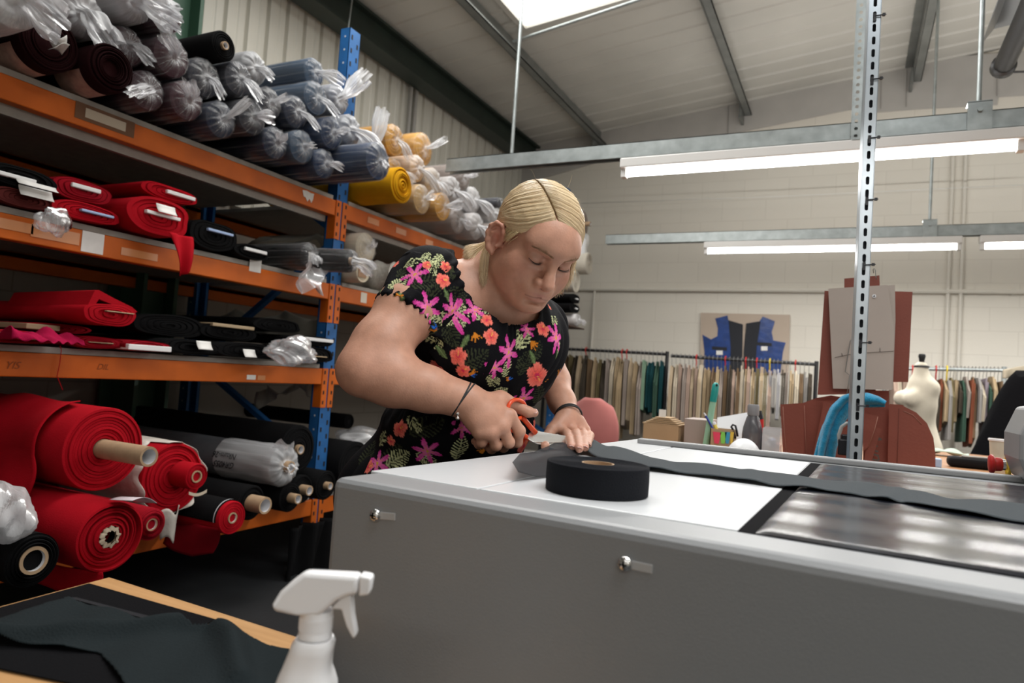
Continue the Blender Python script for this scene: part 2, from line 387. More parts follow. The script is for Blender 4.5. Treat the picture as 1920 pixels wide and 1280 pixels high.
# radiant heater under the roof, top right
hy = 4.4
t = thing('radiant_heater', ony(1900, 50, hy), 'dark tube heater with bright metal reflector hanging under the roof', 'heater')
m_refl = M('reflector sheet', (.25, .26, .27), .3, .8); m_blk = M('black enamel', (.015, .015, .016), .4)
p0 = ony(1880, 100, hy); dirv = np.array([0, -1, 0.])
b = MB()
a = ony(1842, 80, hy); c = ony(1886, 80, hy); e = ony(1975, 82, hy)
prof = [a, a + [.05, 0, .07], c + [.04, 0, .10], (c + e) / 2 + [0, 0, .11], e + [0, 0, .05], e]
b.rings([[q + dirv * s for q in prof] for s in (0, 2.2)], closed=False); obj('reflector', b, m_refl, t, solid=.004)
b = MB(); q = ony(1890, 105, hy); b.tube([q + [0, .12, 0], q + dirv * 2.2], .05, 14); obj('burner_tube', b, m_blk, t, smooth=40)
b = MB(); b.tube([q + [.05, .14, -.035], q + [.25, .16, -.045], q + [.6, .16, -.03]], .006, 6); b.lathe([(.05, 0), (.062, .01), (.062, .05), (.05, .06)], q + [0, .1, 0], (0, 1, 0), 18); obj('tube_collar', b, m_blk, t, smooth=40)
# diagonal stay rod beside the rooflight
def onroof(px, py, off): d = ray(px, py); return CAM + d * ((3.95 + .11 * 3.85 - off - CAM[2]) / (d[2] - .11 * d[0]))
b = MB(); b.tube([onroof(962, 78, .13), onroof(1215, -6, .13)], .013, 8); tag(obj('roof_stay', b, m_galv, smooth=50), 'pale diagonal stay rod running under the bright rooflight', 'rod')
b = MB(); p = onx(660, 0, -3.5); q = onx(636, 180, -3.5); b.tube([p + (p - q) * .3, q + (q - p) * .9], .007, 6); tag(obj('drop_rod', b, m_galv, smooth=50), 'thin rod hanging beside the tall blue rack upright', 'rod')

# ================================================================== pallet racking
m_blue = M('blue rack paint', (.016, .105, .30), .5, spec=.3, var=.25, vscale=9)
m_orange = M('orange rack paint', (.56, .115, .008), .5, spec=.25, var=.16, vscale=7)
m_board = M('grey chipboard', (.32, .30, .27), .7, var=.12, vscale=20)
m_hole = M('shadowed slot', (.004, .004, .005), .8)
RX, RB = -2.6, -3.72
FR = [.28, 3.005, 6.32]
LEV = [1.995, 1.530, 1.062, .350]          # beam tops
BH = .086
rack = thing('pallet_rack', (RX, 3.0, 0), 'long blue and orange pallet rack full of fabric along the left wall', 'rack')
def upright(x, y, z1, side, name='upright'):
    """side +1: perforated face towards the aisle"""
    w, d = .092, .068; b = MB(); xf = x; t = .003; fx = xf - side * d
    lo, hi = sorted((xf - side * t, xf))
    b.box2((lo, y - w / 2, .008), (hi, y + w / 2, z1), mi=0)
    for s in (-1, 1):
        a, c = sorted((y + s * w / 2, y + s * (w / 2 - t))); lo2, hi2 = sorted((xf, fx)); b.box2((lo2, a, .008), (hi2, c, z1), mi=0)
        lo3, hi3 = sorted((fx, fx + side * t)); a, c = sorted((y + s * w / 2, y + s * (w / 2 - .02))); b.box2((lo3, a, .008), (hi3, c, z1), mi=0)
    z = .12; k = 0
    while z < z1 - .03:
        for s in (-1, 1):
            zz = z + (.038 if s > 0 else 0)
            if zz < z1 - .02: b.box((xf + side * .0006, y + s * .024, zz), (.002, .012, .026), mi=1)
        b.box((xf - side * d * .45, y - w / 2 - .0006, z), (.009, .002, .010), mi=2)
        z += .076
    lo, hi = sorted((xf + side * .02, fx - side * .02)); b.box2((lo, y - .07, 0), (hi, y + .07, .008), mi=0)
    return obj(name, b, [m_blue, m_hole, M('pale drilled hole', (.5, .55, .6), .5)], rack)
for i, y in enumerate(FR):
    upright(RX, y, 2.98, 1); upright(RB, y, 2.98, -1)
    for (xa, za, xb_, zb) in ((RX - .07, .25, RB + .07, .25), (RX - .07, .55, RB + .07, 1.05), (RX - .07, 1.75, RB + .07, 1.05), (RX - .07, 1.85, RB + .07, 2.45), (RX - .07, 2.65, RB + .07, 2.56)):
        b = MB(); b.bar((xa, y, za), (xb_, y, zb), .04, .028); obj('brace', b, m_blue, rack)
xd = ony(507, 728, FR[1]); xe_ = ony(592, 812, FR[1])
for k in range(2):
    y0, y1b = FR[k] + .046, FR[k + 1] - .046
    for zi, z in enumerate(LEV):
        for x in (RX, RB):
            s = 1 if x == RX else -1; xc = x + s * -.025
            b = MB(); b.box2((xc - .025, y0, z - BH), (xc + .025, y1b, z)); b.box2((xc - .025 + (0 if s > 0 else .02), y0, z - .03), (xc + (.005 if s > 0 else .025), y1b, z + .0))
            bm = obj('beam', b, m_orange, rack, bevel=.004)
            if x == RX:
                for yy, sg in ((FR[k], 1), (FR[k + 1], -1)):
                    b = MB(); yc = yy + sg * .026
                    b.box((x + .003, yc, z - .105), (.004, .04, .215), mi=0); b.box((x - .024, yy + sg * .0475, z - .105), (.055, .003, .215), mi=0)
                    for q in range(4): b.box((x + .0056, yc + .006 * sg, z - .02 - q * .055), (.002, .010, .020), mi=1)
                    obj('beam_connector', b, [m_orange, m_hole], bm)
        b = MB(); b.box2((RB + .01, y0 + .02, z + .001), (RX - .006, y1b - .02, z + .024)); obj('shelf_board', b, m_board, rack, bevel=.002)
        if zi == 0: b = MB(); b.box2((RX - .075, y0 + .02, z - BH - .035), (RX - .052, y1b - .02, z - BH + .02)); obj('liner_strip', b, m_board, rack)
def beam_label(px, py, w, h, lvl, col, name='beam_label', lift=.0016):
    p = onx(px, py, RX + .001); b = MB(); b.box((RX + .0012, p[1], p[2]), (.0014, w, h)); return obj(name, b, col, rack)
m_card = M('white card', (.78, .77, .74), .6, var=.06, vscale=30); m_old = M('old clear label', (.62, .25, .09), .3); m_mask = M('dark tape', (.14, .055, .015), .6)
p = onx(199, 225, RX + .002)
b = MB(); b.box((RX + .001, p[1], p[2]), (.0014, .235, .062)); tape = obj('tape_backing', b, m_mask, rack)
b = MB(); b.box((RX + .0022, p[1], p[2]), (.0014, .16, .035)); attach(obj('beam_label', b, M('cream card', (.55, .47, .36), .6)), tape)
beam_label(174, 455, .085, .078, 1, m_card); beam_label(479, 494, .072, .082, 1, m_card)
beam_label(471, 707, .055, .022, 2, m_card); beam_label(1448 / 4 + 320, 558, .055, .06, 1, M('beige card', (.62, .56, .47), .6))
beam_label(105, 440, .17, .045, 1, m_old); beam_label(28, 423, .12, .035, 1, m_old); beam_label(490, 708, .05, .022, 2, m_old); beam_label(262, 477, .16, .03, 1, m_old)
beam_label(700, 415, .11, .035, 0, m_old); beam_label(752, 434, .11, .035, 0, m_old); beam_label(805, 455, .09, .035, 0, m_old)
m_ink = M('pencil writing', (.26, .06, .01), .8)
for s_, px, py, sz in (('YIS', 22, 685, .036), ('DIL', 192, 688, .032)):
    p = onx(px, py, RX); o = obj('handwriting', text_mb(s_, sz, (RX + .0005, p[1], p[2]), (0, 1, 0), (0, 0, 1), hand=True), m_ink, rack)
# torn paper on the top beam
b = MB(); p = onx(577, 367, RX + .002); pts = [(0, .02), (.03, .025), (.06, .02), (.085, .022), (.08, -.01), (.07, -.03), (.055, -.012), (.04, -.03), (.025, -.012), (.01, -.01)]
b.prism([(RX + .002, p[1] + u - .04, p[2] + v) for u, v in pts], .001); obj('torn_label', b, m_card, rack)

# dust sheets hung at the end frame between the bays
m_sheet = M('grey dust sheet', (.36, .345, .29), .9, var=.12, vscale=6, sheen=.2)
def sheet(y, x0, x1, z0, z1, label, tri=False, seed=0):
    r = np.random.default_rng(seed); ph = r.uniform(0, 6, 4)
    def fn(u, v):
        x = x0 + (x1 - x0) * u; top = z1 - .05 * abs(math.sin(u * 7 + ph[3])) ; bot = z0 + (.33 * u if tri else .04 * math.sin(u * 5)); z = bot + (top - bot) * v
        return (x, y + .012 * math.sin(u * 22 + 3 * v + ph[0]) + .010 * math.sin(u * 9 - 4 * v + ph[1]) + .006 * math.sin(u * 41 + ph[2]), z)
    b = MB(); b.grid(fn, 70, 24); return tag(obj('dust_sheet', b, m_sheet, smooth=True, solid=.002), label, 'cloth')
sheet(FR[1] + .085, RB + .10, RX - .10, LEV[1] + .10, LEV[0] - .15, 'grey dust sheet hanging at the back of the middle shelf beside the blue upright', seed=3)
sheet(FR[1] + .085, RB + .10, RX - .12, LEV[2] + .09, LEV[1] - .14, 'grey dust sheet hanging behind the black bolts below the middle shelf', seed=5)
sheet(FR[1] + .085, RB + .5, RX - .12, LEV[2] - .30, LEV[2] - .12, 'short end of grey sheet hanging under the shelf by the blue brace', True, seed=8)
# ================================================================== fusing press (machine)
ZT = .95
m_mgrey = M('grey machine paint', (.245, .255, .265), .38, var=.05, vscale=3, bump=.05, bscale=400)
m_rim = M('silver grey rim paint', (.24, .245, .25), .38, .1, bump=.04, bscale=300)
m_panel = M('white laminate', (.62, .64, .66), .28, bump=.03, bscale=500)
m_black = M('black gap', (.004, .004, .005), .9, spec=.05)
m_screw = M('zinc screw', (.8, .8, .8), .18, 1.)
A = np.array([-.61, .728]); Dn = np.array([.98, .648]); LH = .0135
lipA = onz(1192, 821, ZT + LH)[:2]; lipB = onz(1920, 894, ZT + LH)[:2]; lipB = lipA + (lipB - lipA) * (1.55 / np.linalg.norm(lipB - lipA))
Bc = lipA + [-.004, .030]; Cf = lipB + [.0, .034]
press = thing('fusing_press', (.2, 1.3, 0), 'large grey flatbed fusing machine with white top panels and black belt', 'machine')
def q3(p, z): return np.array([p[0], p[1], z])
ins = .004
b = MB(); b.prism([q3(p, ZT) for p in (A, Dn, Cf, Bc)], ZT - .10); obj('cabinet', b, m_mgrey, press, bevel=.012, seg=3)
# legs
for p in (A + [.1, .1], Dn + [-.1, .1], Cf + [-.1, -.1], Bc + [.1, -.1]):
    b = MB(); b.lathe([(.03, 0), (.03, .02), (.012, .025), (.012, .1)], (p[0], p[1], 0), n=12); obj('foot', b, m_black, press)
# top surface pieces, corners taken on the table plane
I1, S1, T1 = [onz(*p, ZT)[:2] for p in ((691, 884), (896, 918), (1405, 1000))]
I2, S2, T2 = [onz(*p, ZT)[:2] for p in ((1206, 822), (1261, 839), (1530, 869))]
farR = onz(1920, 912, ZT)[:2]; nearR = onz(1920, 1085, ZT)[:2]
fr = T2 + (farR - T2) * 2.2; nr = T1 + (nearR - T1) * 2.6
lift = .0
def slab(poly, z, th, name, mat, bevel=.002, parent=None):
    b = MB(); b.prism([q3(p, z) for p in poly], th); return obj(name, b, mat, parent or press, bevel=bevel)
g = .0022
lip0, lip1 = lipA + [.004, .012], lipB + [0, .012]
b = MB(); b.bar(q3(lip0, ZT + LH / 2), q3(lip1, ZT + LH / 2), .030, LH); obj('rim_lip', b, m_rim, press, bevel=.004, seg=3)
slab([I1 + [g, g], S1 + [-g, g], S2 + [-g, -g], I2 + [g, -g]], ZT + .0015, .02, 'top_panel', m_panel, .0015)
slab([S1 + [g, g], T1 + [-.012, g], T2 + [-.012, -g], S2 + [g, -g]], ZT + .0015, .02, 'top_panel', m_panel, .0015)
m_belt = M('black glossy belt', (.008, .009, .014), .20, bump=.06, bscale=9, stretch=(.35, 5, 1), spec=.55)
T1b, T2b = T1 + [.006, .001], T2 + [.010, -.010]
slab([T1 + [-.012, 0], nr + [0, .0], fr + [0, -.008], T2 + [-.010, -.0]], ZT + .0008, .01, 'belt_tray', m_black, 0)
b = MB()
def belt(u, v):
    p = (T1b * (1 - v) + T2b * v) * (1 - u) + ((nr + [0, .001]) * (1 - v) + (fr + [0, -.02]) * v) * u
    edge = min(u * 90, v * 200, (1 - v) * 40, 1.0)
    return (p[0], p[1], ZT + .0012 + .0024 * edge ** .5 + .0007 * math.sin(v * 46) * edge)
b.grid(belt, 90, 120); obj('conveyor_belt', b, m_belt, press, smooth=True)
# screws with slots on the front panel
fd = nrm(np.append(Dn - A, 0)); fn_ = nrm(np.cross(fd, [0, 0, 1.]))     # fn_ points towards the viewer
def onface(px, py):
    d = ray(px, py); o = np.array([A[0], A[1], 0]); t = (o - CAM).dot(fn_) / d.dot(fn_); return CAM + d * t
for (sx, sy), (ex, ey) in (((706, 965), (742, 969)), ((1173, 1056), (1224, 1067))):
    p, e = onface(sx, sy), onface(ex, ey)
    b = MB(); b.bar(p + fn_ * .0008, e + fn_ * .0008, .0095, .002, up=fn_); obj('slot', b, M('slot light', (.42, .42, .42), .5), press, bevel=.002)
    b = MB(); b.lathe([(.0085, 0), (.0085, .002), (.0075, .0048), (.005, .0068), (.0001, .0076)], p, fn_, 20); s = obj('screw', b, m_screw, press, smooth=60)
    b = MB(); u, v, _ = frame(fn_)
    for k in (0, 1): b.box(p + fn_ * .0076, (.0075, .0016, .0012), (u, v, fn_) if k else (v, u, fn_))
    attach(obj('cross_recess', b, m_black), s)
# press hood at the right
hy = 1.90
hp = [(1905, 762), (1975, 756), (1990, 900), (1897, 890), (1881, 850), (1882, 808)]
b = MB(); b.prism([ony(px, py, hy - .08) for px, py in reversed(hp)], -.16); hood = obj('hood', b, m_rim, press, bevel=.006)
b = MB(); b.prism([ony(px, py, hy - .084) for px, py in reversed([(1902, 800), (1985, 806), (1990, 895), (1900, 888)])], -.004); obj('hood_panel', b, m_mgrey, press, bevel=.002)
b = MB(); b.prism([ony(px, py, hy - .0845) for px, py in reversed([(1906, 806), (1985, 811), (1990, 880), (1930, 878)])], -.003); obj('hood_inset', b, m_rim, press, bevel=.002)
# emergency stop
e0 = ony(1899, 872, 1.84); e1 = ony(1853, 869, 1.84); ax = nrm(e1 - e0); ln = np.linalg.norm(e1 - e0)
b = MB(); b.lathe([(.012, -.01), (.012, ln * .55)], e0, ax, 18); es = obj('stop_shaft', b, m_screw, press, smooth=40)
b = MB(); b.lathe([(.0125, ln * .42), (.0145, ln * .5), (.0150, ln * .72), (.020, ln * .80), (.021, ln * .9), (.017, ln * .98), (.001, ln)], e0, ax, 24); obj('stop_button', b, M('red plastic', (.42, .02, .02), .35), press, smooth=50)
b = MB(); b.lathe([(.020, .006), (.026, .006), (.026, .011), (.020, .011), (.020, .006)], e0, ax, 28, cap=(False, False)); obj('stop_ring', b, M('yellow plastic', (.75, .5, .02), .4), press, smooth=40)
b = MB(); b.bar(q3(T2 + [.36, .06], ZT - .03), q3(T2 + [.72, .1], ZT + .02), .05, .05); 

# ------------------------------------------------------------------ interlining tape on the press
m_tape = M('charcoal interlining', (.010, .011, .014), .9, bump=.25, bscale=500, spec=.12)
m_strip = M('slate interlining strip', (.036, .044, .050), .8, bump=.2, bscale=420, spec=.2)
m_tube_card = M('cardboard tube', (.40, .27, .16), .75, var=.12, vscale=30, bump=.05, bscale=200)
c0 = onz(1118, 922, ZT + .0015); c0 = np.array([c0[0], c0[1], ZT + .0018])
R0 = .068; Ht = .0385
t = thing('tape_roll', c0, 'thick charcoal roll of interlining tape lying on the white panel', 'tape roll')
b = MB(); prof = [(.0215, 0), (R0 - .001, 0), (R0, .001), (R0 + .0005, Ht * .5), (R0, Ht - .001), (R0 - .001, Ht)]
k = R0 - .003
i = 0
while k > .0225: prof.append((k, Ht - (.0007 if i % 2 else 0))); k -= .0011; i += 1
prof.append((.0215, Ht - .001)); prof.append((.0215, 0))
b.lathe(prof, c0, n=96, cap=(False, False)); obj('tape_winding', b, m_tape, t, smooth=35)
b = MB(); b.lathe([(.0195, .0), (.0217, .0), (.0217, Ht - .0004), (.0195, Ht - .0004), (.0195, 0)], c0, n=48, cap=(False, False)); b.lathe([(.0196, .019), (.0001, .019)], c0, n=32, cap=(False, False)); obj('cardboard_core', b, m_tube_card, t, smooth=40)
# long strip running across the panels and the belt
up_edge = [(1108, 833), (1150, 838), (1222, 858), (1270, 868), (1380, 877), (1420, 884), (1520, 896), (1640, 910), (1685, 914), (1720, 924), (1800, 936), (1925, 947)]
lo_edge = [(1086, 842), (1120, 858), (1200, 877), (1280, 886), (1375, 898), (1440, 907), (1520, 917), (1600, 927), (1660, 937), (1700, 942), (1790, 958), (1925, 979)]
def lerp_path(pts, t):
    t *= len(pts) - 1; i = min(int(t), len(pts) - 2); f = t - i; return (pts[i][0] * (1 - f) + pts[i + 1][0] * f, pts[i][1] * (1 - f) + pts[i + 1][1] * f)
def strip_fn(u, v):
    a = onz(*lerp_path(up_edge, u), ZT + .006); c = onz(*lerp_path(lo_edge, u), ZT + .006); p = a + (c - a) * v
    if u > .995: p = p + np.array([.25, -.02, 0]) * (u - .995) * 200
    w = .0016 * math.sin(u * 37) * (v - .5) * 2 + .0010 * math.sin(u * 61 + 1)
    return (p[0], p[1], ZT + .0075 + w + .010 * math.exp(-(u / .045) ** 2) * (.4 + .6 * (1 - v)))
b = MB(); b.grid(strip_fn, 220, 12)
tag(obj('interlining_strip', b, m_strip, smooth=True, solid=.0012), 'long slate grey interlining strip laid across the machine top and belt', 'fabric strip')
# offcut: sheer curled end by the scissors
m_sheer = M('sheer black interlining', (.030, .030, .034), .8, bump=.3, bscale=500, spec=.2)
bsdf = m_sheer.node_tree.nodes['Principled BSDF']; bsdf.inputs['Alpha'].default_value = .66
off = [[(961, 866), (972, 884), (1005, 893), (1040, 892)], [(975, 850), (1000, 866), (1035, 872), (1074, 868)], [(1000, 847), (1020, 850), (1050, 855), (1062, 858)], [(1024, 838), (1045, 836), (1062, 843), (1085, 852)], [(1040, 830), (1055, 829), (1070, 836), (1092, 845)]]
hts = [[.026, .016, .006, .003], [.014, .006, .003, .003], [.018, .012, .007, .004], [.020, .020, .014, .005], [.026, .024, .016, .006]]
def off_fn(u, v):
    def cr(arr, t):
        t = t * (len(arr) - 1); i = min(int(t), len(arr) - 2); f = t - i; f2 = f * f * (3 - 2 * f); a0 = np.array(arr[i], float); a1 = np.array(arr[i + 1], float); return a0 + (a1 - a0) * (f * .6 + f2 * .4)
    row = [cr([off[i][j] for i in range(5)], u) for j in range(4)]; h = [cr([[hts[i][j]] for i in range(5)], u) for j in range(4)]
    q = cr(row, v); z = float(cr(h, v)[0]); p = onz(q[0], q[1], ZT + z); return p
b = MB(); b.grid(off_fn, 60, 40)
tag(obj('interlining_offcut', b, m_sheer, smooth=True, solid=.0008), 'sheer dark offcut of interlining curling up under the scissor blades', 'fabric strip')
# ================================================================== fabric on the rack
def fab(name, c, **k): return M('cloth ' + name, c, k.pop('rough', .9), var=k.pop('var', .10), vscale=12, bump=.25, bscale=350, spec=.10, sheen=k.pop('sheen', .0), **k)
CLOTH = {
 'red': fab('red', (.40, .004, .012)), 'crimson': fab('crimson', (.30, .005, .014)), 'magenta': fab('magenta', (.36, .006, .05)), 'maroon': fab('maroon', (.020, .004, .005)),
 'plum': fab('plum', (.060, .022, .030)), 'brown': fab('brown', (.10, .020, .018)), 'black': fab('black', (.0045, .0045, .005)), 'navy': fab('navy', (.018, .026, .050)), 'charcoal': fab('charcoal', (.035, .037, .048)),
 'slate': fab('slate blue', (.050, .085, .135)), 'denim': fab('denim blue', (.020, .042, .095)), 'yellow': fab('mustard', (.60, .30, .008)), 'gold': fab('gold', (.62, .34, .07)), 'tan': fab('tan', (.50, .33, .14)),
 'taupe': fab('taupe', (.33, .28, .25)), 'white': fab('white', (.70, .68, .66)), 'cream': fab('cream', (.62, .55, .42)), 'grey': fab('grey', (.09, .095, .105)), 'ecru': fab('ecru', (.60, .56, .48))}
m_film = plastic_film('clear film'); m_film2 = plastic_film('clouded film', clear=.30, streak=10.); m_film3 = plastic_film('crisp film', clear=.62, streak=20.)
m_core_w = M('white tube lining', (.72, .72, .74), .6); m_wb = M('white bolt board', (.80, .80, .80), .5); m_bb = M('blue printed board', (.36, .48, .74), .5); m_kb = M('brown bolt board', (.42, .31, .19), .7)
def depth_of(p): return float(RC[2].dot(np.asarray(p) - CAM))
TUBE = 'cardboard tube'
def spiral_face(R, core, x, amp, r, n=10):
    """profile of the wound end: rings pushed in and out"""
    out = []; k = 0
    for i in range(n):
        rr = R - (R - core) * (i + .0) / n; r2 = R - (R - core) * (i + .82) / n; o = r.uniform(-amp, amp)
        out += [(rr - .0005, x + o), (r2, x + o + amp * .25), (r2 - (R - core) / n * .06, x + o - amp * 1.1)]
    return out
def roll_body(b, c, axis, R, L, core, r, amp=.004, n=40, dent=.0, rings=8, oval=1.0, wob=0.012):
    """wound cloth cylinder ending at c, running back along -axis"""
    u, v, a = frame(axis); ph = r.uniform(0, 6, 3)
    prof = [(R * (1 + wob * math.sin(i * 1.9 + ph[0])), -L + L * i / rings) for i in range(rings)] + [(R, -.004)] + spiral_face(R - .002, core, 0, amp, r)
    rows = []
    for rr, h in prof:
        rows.append([np.array(c) + a * h + (u * math.cos(t) + v * math.sin(t) * oval) * rr * (1 + wob * math.sin(2 * t + ph[1]) + wob * .5 * math.sin(3 * t + ph[2]) + (dent * math.cos(t - math.pi / 2) if dent else 0)) for t in np.linspace(0, 2 * math.pi, n, endpoint=False)])
    b.rings(rows, cap=(True, True)); return b
def tube_core(parent, c, axis, r_out, out, inner=m_core_w, mat=m_tube_card):
    b = MB(); b.lathe([(r_out, -.05), (r_out, out), (r_out * .76, out), (r_out * .74, out - .09), (.0005, out - .09)], c, axis, 28, cap=(False, False)); o = obj('cardboard_tube', b, mat, parent, smooth=40)
    b = MB(); b.lathe([(r_out * .755, out - .0005), (r_out * .735, out - .085)], c, axis, 28, cap=(False, False)); attach(obj('tube_lining', b, inner), o); return o

def film_bag(c, axis, R, L, tail, r, knot=.014, gap=1.035, tail_r=.045, offs=(0, 0), flat=1.0):
    """polythene sleeve round a roll, gathered to a knot in front of the end, with the loose tail beyond"""
    u, v, a = frame(axis); n = 56; ph = r.uniform(0, 6.28, 8); rows = []; bun = []
    T = np.linspace(0, 2 * math.pi, n, endpoint=False); c = np.array(c, float); kc = c + a * .022 + u * offs[0] + v * offs[1]
    for i in range(9):
        h = -L + L * i / 8; rows.append([c + a * h + (u * math.cos(t) + v * math.sin(t)) * R * (gap + .018 * math.sin(5 * t + ph[0] + 3 * h / R) + .012 * math.sin(11 * t + ph[1] - 2 * h / R)) for t in T]); bun += [.0] * n
    m1, m2 = int(r.integers(9, 13)), int(r.integers(17, 23))
    for i in range(1, 10):
        f = i / 9; rr = R * gap * (1 - f) ** .9 + knot * f; pe = f * (1 - f) * R * .20
        row = []
        for t in T:
            w = math.sin(m1 * t + ph[2] + 1.3 * f) * .6 + math.sin(m2 * t + ph[3]) * .5
            row.append(c * (1 - f) + kc * f + a * (.030 * math.sin(f * math.pi) * .55 + pe * w) + (u * math.cos(t) + v * math.sin(t)) * rr * (1 + .05 * w * (1 - f)))
        rows.append(row); bun += [.36 * f ** 3.5] * n
    d = np.array(tail, float); ln = np.linalg.norm(d); pos = kc.copy(); steps = 9
    for i in range(1, steps + 1):
        f = i / steps; sag = np.array([0, 0, -1.]) * .25 * ln * f * f * (0 if d[2] > .3 * ln else 1)
        q = kc + a * .02 * min(1, f * 3) + d * f + sag; tg = nrm(d + a * .02 + sag); uu, vv, _ = frame(tg)
        rr = knot * .8 + (tail_r - knot * .8) * math.sin(min(1, f * 1.15) * math.pi * .62) ** 1.3
        rows.append([q + (uu * math.cos(t) * (1.0) + vv * math.sin(t) * (.55 * flat)) * rr * (1 + .22 * math.sin(7 * t + ph[4] + 2 * f) + .16 * math.sin(13 * t + ph[5] - 3 * f)) + tg * .008 * math.sin(4 * t + ph[6]) * f for t in T])
        bun += [.30 * (1 - f) + .06] * n
    b = MB(); b.rings(rows, cap=(False, False), uv=True, bunch=bun); return b

ROLLS = []
def clear_ray(px, py, x_end, rpx):
    # slide the end along its line of sight until the roll passes beside the rack uprights, not through them
    c = np.array(onx(px, py, x_end)); R = rpx * depth_of(c) / FPX
    for yu in FR:
        if abs(c[1] - yu) < R + .055:
            yt = yu - R - .056 if c[1] < yu else yu + R + .056
            c = np.array(ony(px, py, yt)); x_end = float(c[0])
    return c, x_end
def keep_clear(d):
    for yu in FR:
        if abs(d['c'][1] - yu) < d['R'] + .052: d['c'][1] += (d['R'] + .052 - abs(d['c'][1] - yu)) * (1 if d['c'][1] > yu else -1) * .6
def shelf_roll(px, py, rpx, x_end, col, label, group, film=None, tail=(.03, .0, -.06), tail_r=.04, knot=.013, tube=None, L=.95, core=.016, amp=.003, tilt=0., yaw=0., offs=(0, 0), gap=1.035, floor=None, extra=None, free=True, name='fabric_roll'):
    c, x_end = clear_ray(px, py, x_end, rpx * (1.09 if film else 1.04)); R = rpx * .97 * depth_of(c) / FPX
    ROLLS.append(dict(c=np.array(c), R=R * (gap + .04 if film else 1.03), r=R, x=x_end, col=col, label=label, group=group, film=film, tail=tail, tail_r=tail_r, knot=knot, tube=tube, L=L, core=core, amp=amp, tilt=tilt, yaw=yaw, offs=offs, gap=gap, floor=floor, extra=extra, free=free, name=name))
    return ROLLS[-1]
def settle(rolls, z0, it=900):
    """push the stacked circles apart until none cuts another or the shelf"""
    for k in range(it):
        for i, a in enumerate(rolls):
            if a['yaw'] == 0: keep_clear(a)
            if a['c'][2] < z0 + a['R'] + .002: a['c'][2] += (z0 + a['R'] + .002 - a['c'][2]) * .6
            for b_ in rolls[i + 1:]:
                if abs(a['x'] - b_['x']) > 1.2: continue
                d = (b_['c'] - a['c'])[1:]; dist = np.hypot(*d); need = a['R'] + b_['R'] + .003
                if dist < need:
                    mv = d / (dist + 1e-9) * (need - dist) * .5
                    if not b_['free']: a['c'][1:] -= mv * 1.2
                    elif not a['free']: b_['c'][1:] += mv * 1.2
                    else: a['c'][1:] -= mv * .6; b_['c'][1:] += mv * .6
def build_rolls(rolls, seed):
    for i, d in enumerate(rolls):
        r = np.random.default_rng(seed + i); c = d['c']; ax = nrm([1, d['yaw'], d['tilt']])
        t = thing(d['name'], c, d['label'], 'fabric roll', d['group'])
        b = MB(); roll_body(b, c, ax, d['r'], d['L'], d['core'], r, d['amp'] * (.5 if d['film'] else 1))
        d['body'] = obj('wound_cloth', b, CLOTH[d['col']], t, smooth=50)
        if d['tube']: tube_core(t, c, ax, d['tube'][0], d['tube'][1])
        if d['film']:
            b = film_bag(c, ax, d['r'], min(.75, d['L'] - .05), d['tail'], r, d['knot'], d['gap'], d['tail_r'], d['offs'])
            obj('plastic_sleeve', b, {1: m_film, 2: m_film2, 3: m_film3}[d['film']], t, smooth=True)
        d['thing'] = t
        if d['extra']: d['extra'](t, c, ax, d['r'], r)

def paper_label(w0, w1, a0, a1, mat, name='roll_label'):
    """paper stuck round the roll between two angles (0 = along +y, 90 = up)"""
    def f(t, c, ax, R, r):
        b = MB(); b.grid(lambda u, v: c + ax * (-(w0 + (w1 - w0) * v)) + R * 1.022 * np.array([0, math.cos(math.radians(a0 + (a1 - a0) * u)), math.sin(math.radians(a0 + (a1 - a0) * u))]), 14, 3); obj(name, b, mat, t, smooth=True)
    return f
m_rl = M('pinkish printed label', (.50, .33, .27), .6, var=.25, vscale=40)
def maroon_extra(t, c, ax, R, r):
    paper_label(.05, .20, 200, 285, m_rl)(t, c, ax, R, r)
def maroon_paper(t, c, ax, R, r):
    maroon_extra(t, c, ax, R, r)
    b = MB(); b.grid(lambda u, v: c + np.array([.004 + .05 * u, -.03 + .05 * v + .015 * math.sin(u * 3), .0 + .02 * math.cos(v * 3 + u * 2) + .02 * u]), 8, 8); b.grid(lambda u, v: c + np.array([.004 + .04 * u, -.005 + .045 * v, -.03 + .03 * u * v + .012 * math.sin(v * 3)]), 8, 8)
    obj('core_paper', b, m_card, t, smooth=True, solid=.001)
def blob(c, s, n, seed, amp=.22, fr=3.):
    r = np.random.default_rng(seed); k = r.normal(size=(7, 3)) * fr; p = r.uniform(0, 6, 7)
    b = MB(); vs = []
    def fn(u, v):
        th, ph = 2 * math.pi * u, math.pi * (v * .998 + .001); d = np.array([math.cos(th) * math.sin(ph), math.sin(th) * math.sin(ph), math.cos(ph)])
        w = sum(math.sin(k[i].dot(d) + p[i]) for i in range(7)) / 7 * 2 + .35 * abs(math.sin(k[0].dot(d) * 2.3 + 1)) 
        return np.array(c) + d * np.array(s) * (1 + amp * w)
    b.grid(fn, n, n // 2); return b
def hanging_bag(t, c, ax, R, r):
    b = blob(c + np.array([-.04, .05, -R - .12]), (.09, .07, .17), 40, 4); b.attr = {i: .40 for i in range(len(b.v))}; obj('hanging_film', b, m_film2, t, smooth=True)
G1 = 'rolls in plastic on the top shelf'
xa = -2.52
